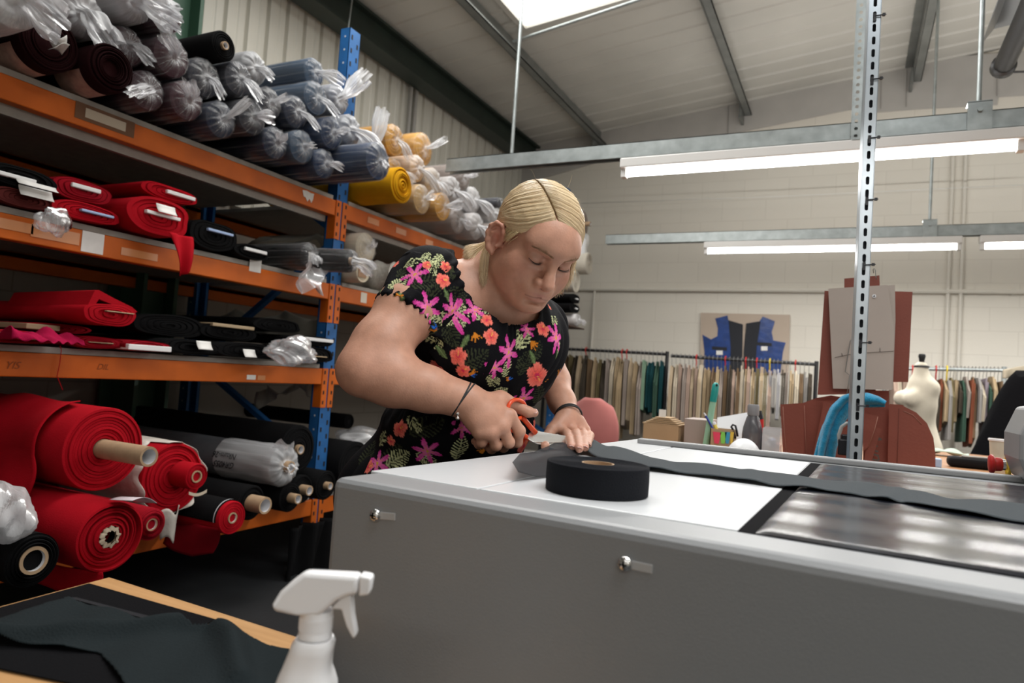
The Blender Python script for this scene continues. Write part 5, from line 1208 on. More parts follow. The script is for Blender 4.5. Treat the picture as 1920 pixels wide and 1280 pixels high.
# printed flowers and leaves
cold = np.tile(np.array([.0040, .0040, .0055]), (len(DV), 1))
from mathutils.kdtree import KDTree
faces = [tuple(p.vertices) for p in dress.data.polygons]
bvh = BVHTree.FromPolygons([Vector(v) for v in DV2], faces)
PINK, PINK2, CORAL, CORAL2, LEAF, DLEAF, ORG, BLU, GRN = map(np.array, ((.72, .055, .36), (.86, .22, .52), (.78, .075, .060), (.86, .22, .17), (.62, .66, .36), (.042, .050, .026), (.62, .21, .02), (.02, .13, .55), (.10, .15, .06)))
def motif(px, py, rp, kind, rot=0., asp=1.0):
    d = Vector(nrm(ray(px, py))); hit, nn, fi, dist = bvh.ray_cast(Vector(CAM), d)
    if hit is None: return
    c = np.array(hit); rr = rp * float(RC[2].dot(c - CAM)) / FPX
    n = np.array(nn); n = n if n.dot(-np.array(d)) > 0 else -n
    w = np.linalg.norm(DV2 - c, axis=1); idx = np.where((w < rr * 2.6) & (nD @ n > .12))[0]
    if len(idx) == 0: return
    xr = nrm(RC[0] - n * n.dot(RC[0])); yu = np.cross(n, xr); q = DV2[idx] - c; x, y = q @ xr, q @ yu
    cr, sr = math.cos(math.radians(rot)), math.sin(math.radians(rot)); x, y = (x * cr + y * sr) / (rr * asp), (-x * sr + y * cr) / rr
    R_ = np.hypot(x, y); a = np.arctan2(y, x); seed = (px * 13 + py * 7) % 17
    def put(mask, col): 
        if np.ndim(col) == 1: cold[idx[mask]] = col
        else: cold[idx[mask]] = col[mask]
    if kind == 'lily':
        t = np.abs(np.sin(3 * a + seed)); pet = .26 + .78 * (1 - t ** 1.9); m = R_ < pet
        f = np.clip(R_ / .9, 0, 1)[:, None]; col = ORG * .0 + (PINK2 * (1 - f) + PINK * f) * (1 - .35 * np.exp(-(t / .10) ** 2))[:, None]
        put(m, col); put(m & (R_ < .42) & (t < .25), np.array([.80, .25, .10])); put(R_ < .10, np.array([.70, .42, .06]))
    elif kind == 'hib':
        t = np.abs(np.cos(2.5 * a + seed)); pet = .70 + .30 * t ** .6 + .05 * np.sin(a * 23); m = R_ < pet
        f = np.clip(R_, 0, 1)[:, None]; col = (CORAL * (1 - f) + CORAL2 * f) * (1 - .30 * np.exp(-((1 - t) / .0 if False else (t / .16)) ** 2))[:, None] * (1 - .12 * np.sin(a * 31))[:, None]
        put(m, col); put(R_ < .20, np.array([.62, .03, .10])); put((np.abs(y) < .05) & (x > 0) & (x < .6), np.array([.85, .45, .10]))
    elif kind in ('leaf', 'dark'):
        L_, W_ = 1.0, .62; u = (x + L_) / (2 * L_); wd = W_ * np.sin(np.clip(u, 0, 1) * math.pi) ** .7; yb_ = y - .12 * np.cos(u * 3)
        ins_ = (u > 0) & (u < 1) & (np.abs(yb_) < wd); ph_ = (u * 9 - np.abs(yb_) * 2.6) % 1.0
        wdt = .42 if kind == 'leaf' else .42; m = ins_ & (ph_ < wdt + .10 * np.sin(u * 7)) & (np.abs(yb_) > .04)
        cA = LEAF if kind == 'leaf' else DLEAF; sh = (.65 + .5 * np.clip(np.abs(yb_) / .5, 0, 1))[:, None]; put(m, cA * sh); put(ins_ & (np.abs(yb_) < .035), cA * .8)
    elif kind == 'solid':
        m = (np.abs(y) < .32 * (1 - x * x).clip(0)) & (np.abs(x) < 1); put(m, np.tile(GRN, (len(x), 1)) * (1 + .8 * (np.abs(y) < .04))[:, None])
    else:
        for k in range(4):
            an = (-.9 + k * .55); xx, yy = x * math.cos(an) + y * math.sin(an), -x * math.sin(an) + y * math.cos(an)
            m = (xx > -.1) & (xx < 1) & (np.abs(yy) < .16 * (1 - xx)); put(m, BLU if (kind == 'blue' and k < 2) else ORG)
for a_ in [
 (790, 527, 32, 'dark', 20), (888, 674, 34, 'dark', 35), (846, 624, 30, 'dark', -60), (805, 610, 26, 'dark', 80), (760, 640, 26, 'dark', 10), (985, 680, 26, 'dark', 70), (940, 600, 24, 'dark', 120), (800, 800, 34, 'dark', 30), (900, 770, 30, 'dark', 60), (1010, 740, 24, 'dark', 100), (735, 860, 34, 'dark', 60), (690, 850, 28, 'dark', 70), (860, 560, 22, 'dark', 100), (1005, 660, 24, 'dark', 70), (830, 740, 30, 'dark', 10), (950, 800, 28, 'dark', 20),
 (763, 586, 29, 'leaf', -25), (864, 590, 25, 'leaf', -70), (747, 530, 22, 'leaf', 45), (812, 500, 18, 'leaf', -60), (980, 640, 22, 'leaf', 60), (925, 714, 20, 'leaf', -40), (1018, 772, 28, 'leaf', 60), (862, 840, 26, 'leaf', 80), (748, 858, 28, 'leaf', 40), (717, 822, 20, 'leaf', 60), (777, 796, 18, 'leaf', -40), (905, 590, 16, 'leaf', 50), (973, 636, 18, 'leaf', 110), (800, 860, 22, 'leaf', -25), (935, 735, 18, 'leaf', 20), (1040, 600, 16, 'leaf', 80), (1048, 655, 15, 'leaf', 80), (815, 640, 18, 'leaf', 10),
 (770, 492, 18, 'leaf', 30), (822, 488, 16, 'leaf', -50), (798, 482, 15, 'leaf', 80), (758, 505, 20, 'dark', 50), (845, 510, 16, 'dark', -60), (815, 545, 20, 'dark', 30), (835, 600, 18, 'leaf', 30), (950, 690, 18, 'leaf', 80),
 (872, 640, 16, 'solid', 60), (1000, 672, 16, 'solid', 110), (828, 660, 18, 'solid', -50), (838, 553, 14, 'solid', 110), (735, 557, 20, 'solid', 35), (1044, 668, 14, 'solid', 80),
 (801, 577, 30, 'lily', 5), (777, 514, 22, 'lily', 38, 1.3), (848, 583, 22, 'lily', 75, 1.5), (891, 580, 24, 'lily', 20), (927, 689, 23, 'lily', 40), (954, 660, 25, 'lily', 75, 1.3), (988, 617, 17, 'lily', 30), (1043, 633, 22, 'lily', 95, 1.4), (982, 746, 25, 'lily', 10), (801, 846, 28, 'lily', 30), (866, 802, 22, 'lily', 60), (708, 868, 26, 'lily', 50), (695, 812, 16, 'lily', 45, 1.6), (1000, 770, 14, 'lily', 0),
 (831, 525, 15, 'hib', 20), (836, 498, 11, 'hib', 60), (872, 535, 12, 'hib', 100), (913, 600, 12, 'hib', 0), (961, 606, 12, 'hib', 40), (921, 631, 16, 'hib', 70), (1018, 617, 15, 'hib', 80), (859, 668, 18, 'hib', 90), (824, 687, 18, 'hib', 10), (868, 695, 14, 'hib', 30), (1007, 704, 22, 'hib', -60, 1.4), (983, 835, 20, 'hib', 10), (749, 803, 17, 'hib', 20), (733, 826, 10, 'hib', 50), (1002, 802, 14, 'hib', 30), (800, 496, 9, 'hib', 0), (742, 495, 8, 'hib', 0), (1030, 575, 7, 'hib', 0), (704, 578, 8, 'hib', 0), (690, 875, 14, 'hib', 0),
 (818, 617, 20, 'blue', 140), (882, 701, 18, 'blue', 0), (1046, 703, 17, 'blue', 30), (891, 626, 18, 'org', -70), (997, 642, 18, 'org', -40), (918, 838, 22, 'blue', 40), (952, 713, 12, 'blue', 70), (1020, 714, 12, 'org', 0), (745, 552, 11, 'org', -60), (905, 848, 16, 'org', 100)]:
    motif(*a_)
set_colors(dress, cold)
# frill along the neckline
edge = np.where((np.abs(dn) < .004))[0]
# ------------------------------------------------------------------ hair
m_hair = M('blond hair', (.6, .45, .24), .30, vcol='tint', spec=.6, sheen=.0)
SC, SR_ = np.array([0, -.014, .046]), np.array([.0745, .0955, .0850])
def catmull(pts, n):
    pts = [pts[0]] + list(pts) + [pts[-1]]; out = []; m = len(pts) - 3
    for k in range(n):
        t = k / (n - 1) * m; i = min(int(t), m - 1); f = t - i; p0, p1, p2, p3 = pts[i:i + 4]
        out.append(.5 * (2 * p1 + (p2 - p0) * f + (2 * p0 - 5 * p1 + 4 * p2 - p3) * f * f + (3 * p1 - p0 - 3 * p2 + p3) * f ** 3))
    return out
def push(p, th):
    q = (p - SC) / (SR_ + th); l = np.linalg.norm(q)
    return SC + q / l * (SR_ + th) if l < 1 else p
def shellp(p, th, w):
    q = (p - SC) / (SR_ + th); l = np.linalg.norm(q); t = SC + q / l * (SR_ + th)
    return t if l < 1 else t * w + p * (1 - w)
DOWN = HR.T @ np.array([0, 0, -1.])
AR = lambda *p: np.array(p, float)
PART = [AR(-.0165, .069, .0925), AR(-.024, .052, .104), AR(-.030, .035, .112), AR(-.036, .004, .1215), AR(-.036, -.030, .122), AR(-.025, -.075, .108)]
KEYR = [  # front strand ... back strand (her right side)
 [AR(-.037, .064, .079), AR(-.0590, .049, .050), AR(-.0725, .018, .033), AR(-.0835, -.020, .029), AR(-.0800, -.043, .004), AR(-.0790, -.030, -.040), AR(-.0790, .004, -.080)],
 [AR(-.044, .050, .092), AR(-.066, .026, .064), AR(-.0800, -.012, .042), AR(-.0835, -.040, .016), AR(-.0770, -.050, -.020), AR(-.0760, -.034, -.055), AR(-.0770, -.004, -.088)],
 [AR(-.055, .018, .105), AR(-.073, -.010, .074), AR(-.0810, -.045, .035), AR(-.0770, -.062, .0), AR(-.0690, -.066, -.035), AR(-.0700, -.046, -.065), AR(-.0740, -.020, -.092)],
 [AR(-.055, -.030, .105), AR(-.071, -.055, .066), AR(-.0730, -.078, .025), AR(-.0660, -.085, -.012), AR(-.0600, -.084, -.045), AR(-.0680, -.076, -.070), AR(-.0900, -.066, -.084)],
 [AR(-.040, -.082, .090), AR(-.050, -.098, .055), AR(-.0490, -.104, .020), AR(-.0450, -.100, -.02), AR(-.0430, -.094, -.050), AR(-.0560, -.090, -.068), AR(-.0800, -.090, -.080)]]
KEYL = [
 [AR(.000, .0760, .0885), AR(.022, .0790, .076), AR(.046, .070, .056), AR(.062, .059, .036), AR(.068, .052, .022), AR(.070, .048, .008)],
 [AR(.004, .064, .105), AR(.040, .060, .086), AR(.066, .044, .054), AR(.0780, .030, .020), AR(.0800, .024, -.010), AR(.0780, .022, -.040)],
 [AR(.006, .040, .122), AR(.050, .030, .100), AR(.0780, .010, .055), AR(.0860, -.005, .010), AR(.0850, -.010, -.030), AR(.0800, -.010, -.065)],
 [AR(.008, .0, .132), AR(.055, -.020, .098), AR(.0800, -.045, .045), AR(.0800, -.055, .0), AR(.0740, -.060, -.040), AR(.0700, -.055, -.080)],
 [AR(.0, -.055, .122), AR(.045, -.080, .078), AR(.0580, -.092, .030), AR(.0550, -.092, -.015), AR(.0500, -.088, -.050), AR(.0480, -.080, -.080)]]
hb = MB(); hcol = []
hr_ = np.random.default_rng(11)
def lerpk(keys, f):
    t = f * (len(keys) - 1); i = min(int(t), len(keys) - 2); g = t - i; return [a * (1 - g) + b_ * g for a, b_ in zip(keys[i], keys[i + 1])]
def strand(side, f, th, rad):
    keys = KEYL if side > 0 else KEYR; t = f * (len(PART) - 1); i = min(int(t), len(PART) - 2); root = PART[i] * (1 - (t - i)) + PART[i + 1] * (t - i)
    k = lerpk(keys, f); jit = hr_.normal(size=3) * .0016; clump = .0010 * math.sin(f * 95 + side) 
    pts = [root + AR(side * .002, 0, -.002)] + [q + jit * (.4 + .25 * n_) for n_, q in enumerate(k)]
    e = pts[-1]; ln = (.020 if side < 0 else .020) + hr_.uniform(-.012, .016)
    if side < 0 and f > .62: pts.append(e + DOWN * ln * .6 + AR(-.014, .004, .004) * (f - .5) * 2.5)
    else: pts.append(e + DOWN * ln + hr_.normal(size=3) * .003)
    path = catmull(pts, 15); path = [shellp(p, th + clump * min(1, n_ / 4), 1 if n_ < 7 else max(0, (11 - n_) / 5)) if n_ < 11 else p for n_, p in enumerate(path)]
    n0 = len(hb.v); hb.tube([hw(*p) for p in path], [rad * (.5 + .5 * min(1, n_ / 2)) * (1 if n_ < 11 else (15 - n_) / 4.4) for n_ in range(15)], 4)
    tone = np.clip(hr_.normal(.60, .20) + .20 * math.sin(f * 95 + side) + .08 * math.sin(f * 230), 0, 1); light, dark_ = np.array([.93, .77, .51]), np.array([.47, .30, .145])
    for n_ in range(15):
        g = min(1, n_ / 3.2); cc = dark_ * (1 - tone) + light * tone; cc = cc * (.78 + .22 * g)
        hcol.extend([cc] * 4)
for i in range(6400):
    side = -1 if i % 5 < 3 else 1; f = hr_.uniform(0, 1) ** 1.15; strand(side, f, .0012 + .0075 * hr_.uniform(0, 1) ** .8 * min(1, .35 + f * 3), hr_.uniform(.0004, .0008))
# short wisps in front of the ear, and flyaways
for i in range(70):
    a0 = AR(-.066 - hr_.uniform(0, .006), .040 - hr_.uniform(0, .035), .036 + hr_.uniform(-.006, .006)); pts = [a0, a0 + AR(-.006, -.004, -.014), a0 + AR(-.006, -.012, -.030) + hr_.normal(size=3) * .002]
    path = [push(p, .001) for p in catmull(pts, 8)]; hb.tube([hw(*p) for p in path], [.0007 * (1 - n_ / 8.5) for n_ in range(8)], 4); hcol.extend([np.array([.70, .56, .33])] * 32)
for i in range(14):
    d0 = nrm(AR(hr_.normal() * .4, hr_.normal() * .4, 1)); a0 = SC + d0 * (SR_ + .004); v_ = d0 * hr_.uniform(.006, .018) + hr_.normal(size=3) * .010; path = catmull([a0, a0 + v_ * .6, a0 + v_ + hr_.normal(size=3) * .006], 8)
    hb.tube([hw(*p) for p in path], [.0002] * 8, 3); hcol.extend([np.array([.75, .62, .40])] * 24)
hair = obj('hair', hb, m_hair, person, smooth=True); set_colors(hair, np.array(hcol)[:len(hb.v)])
# scalp cap under the strands
cb = MB(); n1, n2 = 48, 30
def capf(u, v):
    a = 2 * math.pi * u; ph = v * 1.95; d = AR(math.sin(ph) * math.cos(a), math.sin(ph) * math.sin(a), math.cos(ph)); fr = max(0, math.sin(a)); lim = 1.95 - 1.12 * fr ** 1.5 - .25 * abs(math.cos(a)) * (fr > 0) ; ph = v * lim; d = AR(math.sin(ph) * math.cos(a), math.sin(ph) * math.sin(a), math.cos(ph)); return hw(*(SC + d * (SR_ + .0008 + .0012 * min(1, (1 - v) * 6))))
cb.grid(capf, n1, n2); obj('scalp_hair', cb, M('hair roots', (.54, .37, .22), .6), hair, smooth=True)
skin_bvh = BVHTree.FromPolygons([Vector(v) for v in BV], [tuple(p.vertices) for p in body.data.polygons])
def on_skin(x, z, lift=.0004, y0=.16):
    o = hw(x, y0, z); d = -HR[:, 1]; h_ = skin_bvh.ray_cast(Vector(o), Vector(d), .2)
    return np.array(h_[0]) - d * lift if h_[0] is not None else hw(x, .09, z)
bb = MB()
for s in (-1, 1):      # eyebrows
    for i in range(80):
        f = hr_.uniform(0, 1); x, z = s * (.011 + .040 * f), .0335 + .0065 * math.sin(f * 2.4) + hr_.normal() * .0017
        p = on_skin(x, z, .0003); q = on_skin(x + s * .0055, z + .0022 - .0034 * f, .0009); bb.tube([p, (p + q) / 2, q], [.0003, .0003, .0001], 3)
obj('eyebrows', bb, M('brow hair', (.34, .20, .11), .6), hair, smooth=True)
for s in (-1, 1):
    lb_ = MB()
    line = [on_skin(s * (.0165 + .030 * f), .0088 - .0034 * math.sin(f * math.pi) + .0022 * f, .0002) for f in np.linspace(0, 1, 16)]
    lb_.tube(line, [.0004 + .0006 * math.sin(k / 15 * math.pi) for k in range(16)], 6)
    for k in range(26):
        f = .12 + .88 * k / 25; p = on_skin(s * (.0165 + .030 * f), .0084 - .0034 * math.sin(f * math.pi) + .0022 * f, .0004); d = HR @ nrm(AR(s * (f - .35) * .7, .75, -.62)); ln = .0026 + .0022 * f
        lb_.tube([p, p + d * ln * .6, p + d * ln + HR @ AR(0, .0004, .0008)], [.0003, .00025, .0001], 4)
    obj('eyelashes', lb_, m_lash, body, smooth=True)

# ------------------------------------------------------------------ hair ties on the wrists
m_tie = M('black elastic', (.012, .012, .013), .6)
def band(c, axis, r, n_loops, name, r2=.0019, tilt=0., sq=1.0):
    u, v, a = frame(axis); b = MB()
    for k in range(n_loops):
        tl = tilt + k * .16; b.tube([c + a * (.0042 * k + math.sin(t + .6) * math.sin(tl) * r) + (u * math.cos(t) + v * math.sin(t) * sq) * r * 1.02 for t in np.linspace(0, 2 * math.pi, 36)], r2, 8, cap=False)
    return obj(name, b, m_tie, person, smooth=True)
fax = nrm(RWR - REL); cT = REL + (RWR - REL) * .93
band(cT, fax, .0338, 2, 'hair_tie', .0022, .30)
cb_ = P(858, 779, 1.292); b = MB()
for s in (-1, 1): b.lathe([(.0001, -.0045), (.0030, -.0034), (.0045, 0), (.0030, .0034), (.0001, .0045)], cb_ + RC[1] * s * -.0045, RC[1], 14)
obj('silver_bead', b, M('silver', (.8, .78, .76), .22, 1.), bpy.data.objects['hair_tie'], smooth=True)
band(LWR + (LWR - LEL) * .02, nrm(LWR - LEL + np.array([0, 0, .03])), .0300, 2, 'bracelet', .0020, .12)

# ------------------------------------------------------------------ scissors
m_steel = M('polished steel', (.86, .84, .80), .28, .9); m_hand = M('orange scissor handle', (.72, .075, .018), .3)
piv = P(1013, 819, 1.405)
sc = thing('scissors', piv, 'orange-handled steel scissors held open in the hand over the strip', 'scissors')
def pd(px, py): return 1.372 + (px - 984) * .00098 - (py - 815) * .0011
def poly_px(pts, dz=0.): return [P(px, py, pd(px, py) + dz) for px, py in pts]
b = MB(); b.prism(list(reversed(poly_px([(992, 812), (1002, 806), (1016, 809), (1050, 815), (1084, 820), (1099, 831), (1070, 830), (1030, 829), (1000, 828), (990, 822)]))), .0022); obj('upper_blade', b, m_steel, sc, bevel=.0006)
b = MB(); b.prism(list(reversed(poly_px([(998, 820), (1015, 826), (1060, 834), (1078, 841), (1040, 840), (1010, 832), (994, 826)], .004))), .0022); obj('lower_blade', b, m_steel, sc, bevel=.0006)
b = MB(); b.lathe([(.0042, -.001), (.0042, .002), (.003, .003), (.0001, .0032)], P(1012, 819, pd(1012, 0) - .002), -nrm(ray(1012, 819)), 16); obj('pivot_screw', b, m_steel, sc, smooth=50)
def handle(pts, rs, dz, name):
    path = [P(px, py, 1.372 + (px - 984) * .00098 + dz + d_) for px, py, d_ in pts]; b = MB(); b.tube(path, rs, 12); return obj(name, b, m_hand, sc, smooth=True)
ring1 = [(978, 783, .0)] + [(969 + 16.5 * math.cos(t), 767 + 18 * math.sin(t), .012 * math.sin(t * .5)) for t in np.linspace(1.1, 1.1 - 2 * math.pi, 26)]
handle([(1004, 811, 0), (996, 802, 0), (987, 791, 0), (979, 783, 0)], [.0055, .0052, .0050, .0052], -.002, 'upper_handle')
o = handle([(979 - 0, 783, 0)] + ring1[1:], [.0050] + [.0040] * 26, -.002, 'thumb_ring')
handle([(998, 824, 0), (988, 820, 0), (976, 811, .004), (966, 806, .012)], [.0055, .0052, .0048, .0046], .004, 'lower_handle')
handle([(948 + 34 * math.cos(t), 822 + 16 * math.sin(t), .022) for t in np.linspace(-.6, -.6 + 2 * math.pi, 28)], [.0042] * 28, .004, 'finger_ring')
# ================================================================== slotted post behind the press
pp = P(1604, 857, 2.06); px_, py_ = float(pp[0]), float(pp[1])
ptop = P(1628, 0, 2.06)
post = thing('slotted_post', (px_, py_, 0), 'tall galvanised slotted channel post with black cable ties behind the machine', 'post')
m_post = M('bright galvanised steel', (.56, .62, .67), .30, .8, var=.12, vscale=10)
lean = nrm(np.array([ptop[0] - pp[0], ptop[1] - pp[1], ptop[2] - pp[2]])); lean = nrm(np.array([lean[0], 0, lean[2]]))
vw = np.array([px_, py_, 0]); toC = nrm(np.array([CAM[0] - px_, CAM[1] - py_, 0])); fr_n = nrm(toC + np.array([.18, 0, 0])); rgt = np.cross([0, 0, 1.], fr_n); 
def pz(z): return np.array([px_, py_, z])
b = MB(); w = .036; zt = 4.36; pitch = .0395; sw, sh = .0100, .0250
for s in (-1, 1):
    b.box(pz(zt / 2) + rgt * s * (w / 2 - .00125) - fr_n * .0205, (.0025, zt, .041), (rgt, (0, 0, 1), fr_n))
    b.box(pz(zt / 2) + rgt * s * (w / 2 - .005) - fr_n * .041, (.010, zt, .0025), (rgt, (0, 0, 1), fr_n))
def slotted(z, lift):
    """one pitch of the face with a rounded slot through it"""
    n_ = 24; inn, out_ = [], []
    for k in range(n_):
        t = 2 * math.pi * k / n_; cx_, cy_ = math.cos(t), math.sin(t); e_ = (sh - sw) / 2 * (1 if cy_ >= 0 else -1); inn.append((cx_ * sw / 2, cy_ * sw / 2 + e_)); m_ = max(abs(cx_), abs(cy_)); out_.append((cx_ / m_ * w / 2, cy_ / m_ * pitch / 2))
    pts = [pz(z) + rgt * x_ + np.array([0, 0, y_]) + fr_n * lift for x_, y_ in inn + out_]; b.add(pts, [(k, n_ + k, n_ + (k + 1) % n_, (k + 1) % n_) for k in range(n_)])
z = pitch / 2
while z < zt: slotted(z, 0.0); z += pitch
obj('channel', b, m_post, post)
b = MB(); b.box(pz(zt / 2) - fr_n * .020, (w - .006, zt, .002), (rgt, (0, 0, 1), fr_n)); obj('dark_backing', b, M('slot shade backing', (.02, .024, .032), .6), post)  # dark plate added behind the slots, its colour standing in for inner shade
m_tieb = M('black nylon', (.008, .008, .012), .4)
for py in (12, 137, 252, 372, 497, 645, 764):
    q = P(1632 - (py / 857) * 27, py, 2.06); z = q[2]; b = MB()
    b.box(pz(z + .002) + fr_n * .003, (.008, .024, .004), (rgt, (0, 0, 1), fr_n)); b.tube([pz(z + .006) + fr_n * .004, pz(z + .007) + rgt * .022 + fr_n * .006], .0020, 6); b.box(pz(z + .007) + rgt * .024 + fr_n * .006, (.008, .008, .007), (rgt, (0, 0, 1), fr_n)); b.tube([pz(z + .007) + rgt * .024 + fr_n * .006, pz(z + .008) + rgt * .031 + fr_n * .004], .0013, 6)
    obj('cable_tie', b, m_tieb, post)
# ------------------------------------------------------------------ worktable behind the press
WZ = .85
wt = thing('worktable', (.1, 3.0, 0), 'wooden-topped worktable behind the machine carrying boxes and card patterns', 'table')
m_ply = wood_mat('brown table wood', (.40, .20, .09), (.29, .135, .055), (1.5, 25, 25))
wx0 = float(ony(1203, 826, 2.70)[0]) - .005
b = MB(); b.box2((wx0, 2.395, WZ - .03), (2.2, 4.30, WZ)); obj('table_top', b, m_ply, wt, bevel=.003)
for x in (wx0 + .06, 2.1):
    for y in (2.46, 4.22): b = MB(); b.box2((x - .025, y - .025, 0), (x + .025, y + .025, WZ - .03)); obj('leg', b, m_galv2, wt)
def on(px, py, y): return ony(px, py, y)
def standing(name, pts, y, th, mat, label, cat, group=None, lean=0., bevel=.0):
    q = [on(px, py, y) for px, py in pts]; zb = min(p[2] for p in q)
    q = [p + np.array([0, (p[2] - zb) * lean, 0]) for p in q]
    b = MB(); b.prism(list(reversed(q)) if False else q, th); o = obj(name, b, mat, bevel=bevel); return tag(o, label, cat, group)
m_rust = M('rust red pattern card', (.215, .052, .032), .6, var=.10, vscale=5, bump=.06, bscale=120)
m_pgrey = M('grey pattern card', (.45, .385, .34), .7, var=.05, vscale=6)
def ccw(pts):
    a = sum(pts[i][0] * pts[(i + 1) % len(pts)][1] - pts[(i + 1) % len(pts)][0] * pts[i][1] for i in range(len(pts))); return pts if a < 0 else list(reversed(pts))
def card(pts, y, mat, label, th=.003, lean=0., group='card patterns by the post', name='pattern_template'):
    return standing(name, ccw(pts), y, th, mat, label, 'pattern', group, lean)
def wz(y, px): # pixel row of the table top at that distance
    lo_, hi_ = 700, 1100
    for _ in range(30):
        m_ = (lo_ + hi_) / 2
        if ony(px, m_, y)[2] > WZ + .001: lo_ = m_
        else: hi_ = m_
    return lo_
ya = 2.62
G = 'card patterns by the post'
card([(1556, 545), (1642, 540), (1642, 738), (1533, 740), (1546, 545)], ya + .020, m_rust, 'long rust red card hanging at the left behind the grey cards')
card([(1642, 545), (1711, 547), (1703, 716), (1642, 716)], ya + .030, m_rust, 'rust red card hanging at the right behind the grey cards')
card([(1583, 522), (1649, 516), (1650, 552), (1583, 553)], ya + .012, m_rust, 'small rust red card showing above the grey cards at the hook')
card([(1650, 536), (1678, 534), (1679, 600), (1674, 730), (1640, 728)], ya + .006, m_pgrey, 'grey card behind the front grey one, showing along its right edge')
gc = card([(1553, 541), (1664, 534), (1677, 620), (1672, 731), (1562, 728)], ya, m_pgrey, 'front grey card pattern with pencil marks hanging on the wire hook')
m_pen = M('pencil line', (.08, .065, .055), .8)
def px_line(pts, y, r, name, mat, parent):
    b = MB(); b.tube([on(px, py, y) for px, py in pts], r, 5); return obj(name, b, mat, parent, smooth=True)
yf = ya - .0022
px_line([(1565, 670), (1600, 663), (1640, 660), (1676, 658)], yf, .0008, 'pencil_line', m_pen, gc); px_line([(1650, 652), (1650, 660)], yf, .0009, 'notch_mark', m_pen, gc); px_line([(1578, 662), (1580, 668)], yf, .0009, 'notch_mark', m_pen, gc)
b = MB(); c_ = on(1639, 555, yf); b.lathe([(.006, 0), (.0062, .0008), (.0025, .0012), (.0025, 0)], c_, (0, -1, 0), 16); obj('eyelet', b, m_core_w, gc)
b = MB(); b.tube([on(1642, 516, ya - .004), on(1641, 506, ya - .004), on(1639, 503, ya - .002), on(1637, 505, ya), on(1638, 512, ya + .01)] , .0014, 6); b.tube([on(1642, 516, ya - .004), on(1643, 524, ya)], .0014, 6)
tag(obj('wire_hook', b, m_galv2, smooth=True), 'thin wire hook above the small rust red card', 'hook')
b = MB(); b.tube([on(px, py, ya - .012) for px, py in ((1600, 632), (1594, 640), (1589, 670), (1585, 697), (1593, 703), (1591, 720), (1588, 738))], .0016, 6)
tag(obj('bent_wire', b, m_galv2, smooth=True), 'bent thin wire hanging in front of the grey card left of the post', 'wire')
# lower rust cards standing on the worktable
yb_ = 2.66
def low(pts, y, label, lean=.04): 
    return card([(px, wz(y, px) if py is None else py) for px, py in pts], y, m_rust, label, lean=lean)
low([(1463, 758), (1506, 755), (1508, None), (1469, None)], yb_, 'leftmost upright rust card with worn edge on the worktable', .0)
low([(1506, 755), (1530, 746), (1558, 741), (1585, 745), (1606, 752), (1606, None), (1508, None)], yb_ + .012, 'wide rust card with rounded top behind the blue cloth', .0)
low([(1545, 752), (1566, 757), (1545, None), (1520, None)], yb_ - .012, 'narrow slanted rust card left of the blue cloth', .0)
lc = low([(1620, 731), (1667, 732), (1667, None), (1618, None)], yb_ + .024, 'tall dark rust card right behind the post with handwriting', .0)
rc = low([(1667, 758), (1692, 760), (1718, 773), (1738, 793), (1750, 820), (1754, 850), (1754, None), (1664, None)], yb_ - .004, 'big rust card with a quarter-round right edge on the worktable', .0)
low([(1668, 757), (1694, 759), (1696, 766), (1668, 764)], yb_ + .034, 'rust card corner peeping above the quarter-round card', .0)
low([(1617, 774), (1646, 780), (1640, 805), (1628, 838), (1618, 846)], yb_ - .018, 'small rust card leaning right of the post, its corner pointing up', .0)
low([(1640, 800), (1652, 805), (1628, None), (1618, None), (1624, 838)], yb_ - .010, 'slim rust card crossing behind the small leaning one', .0)
o_ = on(1639, 846, yb_ - .014); obj('handwriting', text_mb('Aunis', .062, on(1641, 844, yb_ - .0075), (0.16, 0, -1), (1, 0, 0.16), hand=True), m_pen, rc)
px_line([(1686, 765), (1682, 868)], yb_ - .0062, .0007, 'scored_line', M('scored line', (.12, .03, .02), .8), rc)
m_scuff = M('scuffed card edge', (.40, .20, .15), .8)
px_line([(1468, 762), (1470, 800), (1476, 868)], yb_ - .0008, .0009, 'scuff', m_scuff, rc); px_line([(1508, 760), (1512, 866)], yb_ + .011, .0007, 'scuff', m_scuff, rc); px_line([(1694, 770), (1712, 778), (1728, 795)], yb_ - .0055, .0008, 'scuff', m_scuff, rc); px_line([(1646, 781), (1640, 805), (1628, 838)], yb_ - .0188, .0009, 'scuff', m_scuff, rc)
# blue cloth over a hook behind the post
m_bcloth = M('turquoise microfibre', (.012, .27, .48), .95, var=.25, vscale=60, bump=.5, bscale=260, sheen=.3)
yc = 2.47
def ribbon(path, wid, y0, name, parent=None, thick=.010, tw=0.):
    b = MB(); n = len(path)
    def fn(u, v):
        t = u * (n - 1); i = min(int(t), n - 2); f = t - i; f = f; a = np.array(path[i]) * (1 - f) + np.array(path[i + 1]) * f; d = np.array(path[i + 1], float) - np.array(path[i]); d /= np.hypot(*d); nn = np.array([-d[1], d[0]]); w_ = wid[min(i, n - 2)] * (1 - f) + wid[min(i + 1, n - 1)] * f
        q = a + nn * (v - .5) * w_; p = on(q[0], q[1], y0 + .012 * math.sin(v * math.pi * 2 + u * 3) + tw * u); return p
    b.grid(fn, 50, 12); return obj(name, b, m_bcloth, parent, smooth=True, solid=thick, sub=0)
cl = ribbon([(1550, 858), (1553, 840), (1560, 810), (1570, 783), (1585, 763), (1602, 752), (1625, 750), (1645, 753), (1660, 757)], [26, 26, 28, 28, 28, 24, 24, 16, 6], yc, 'blue_cloth')
tag(cl, 'turquoise microfibre cloth draped over the cable behind the post', 'cloth')
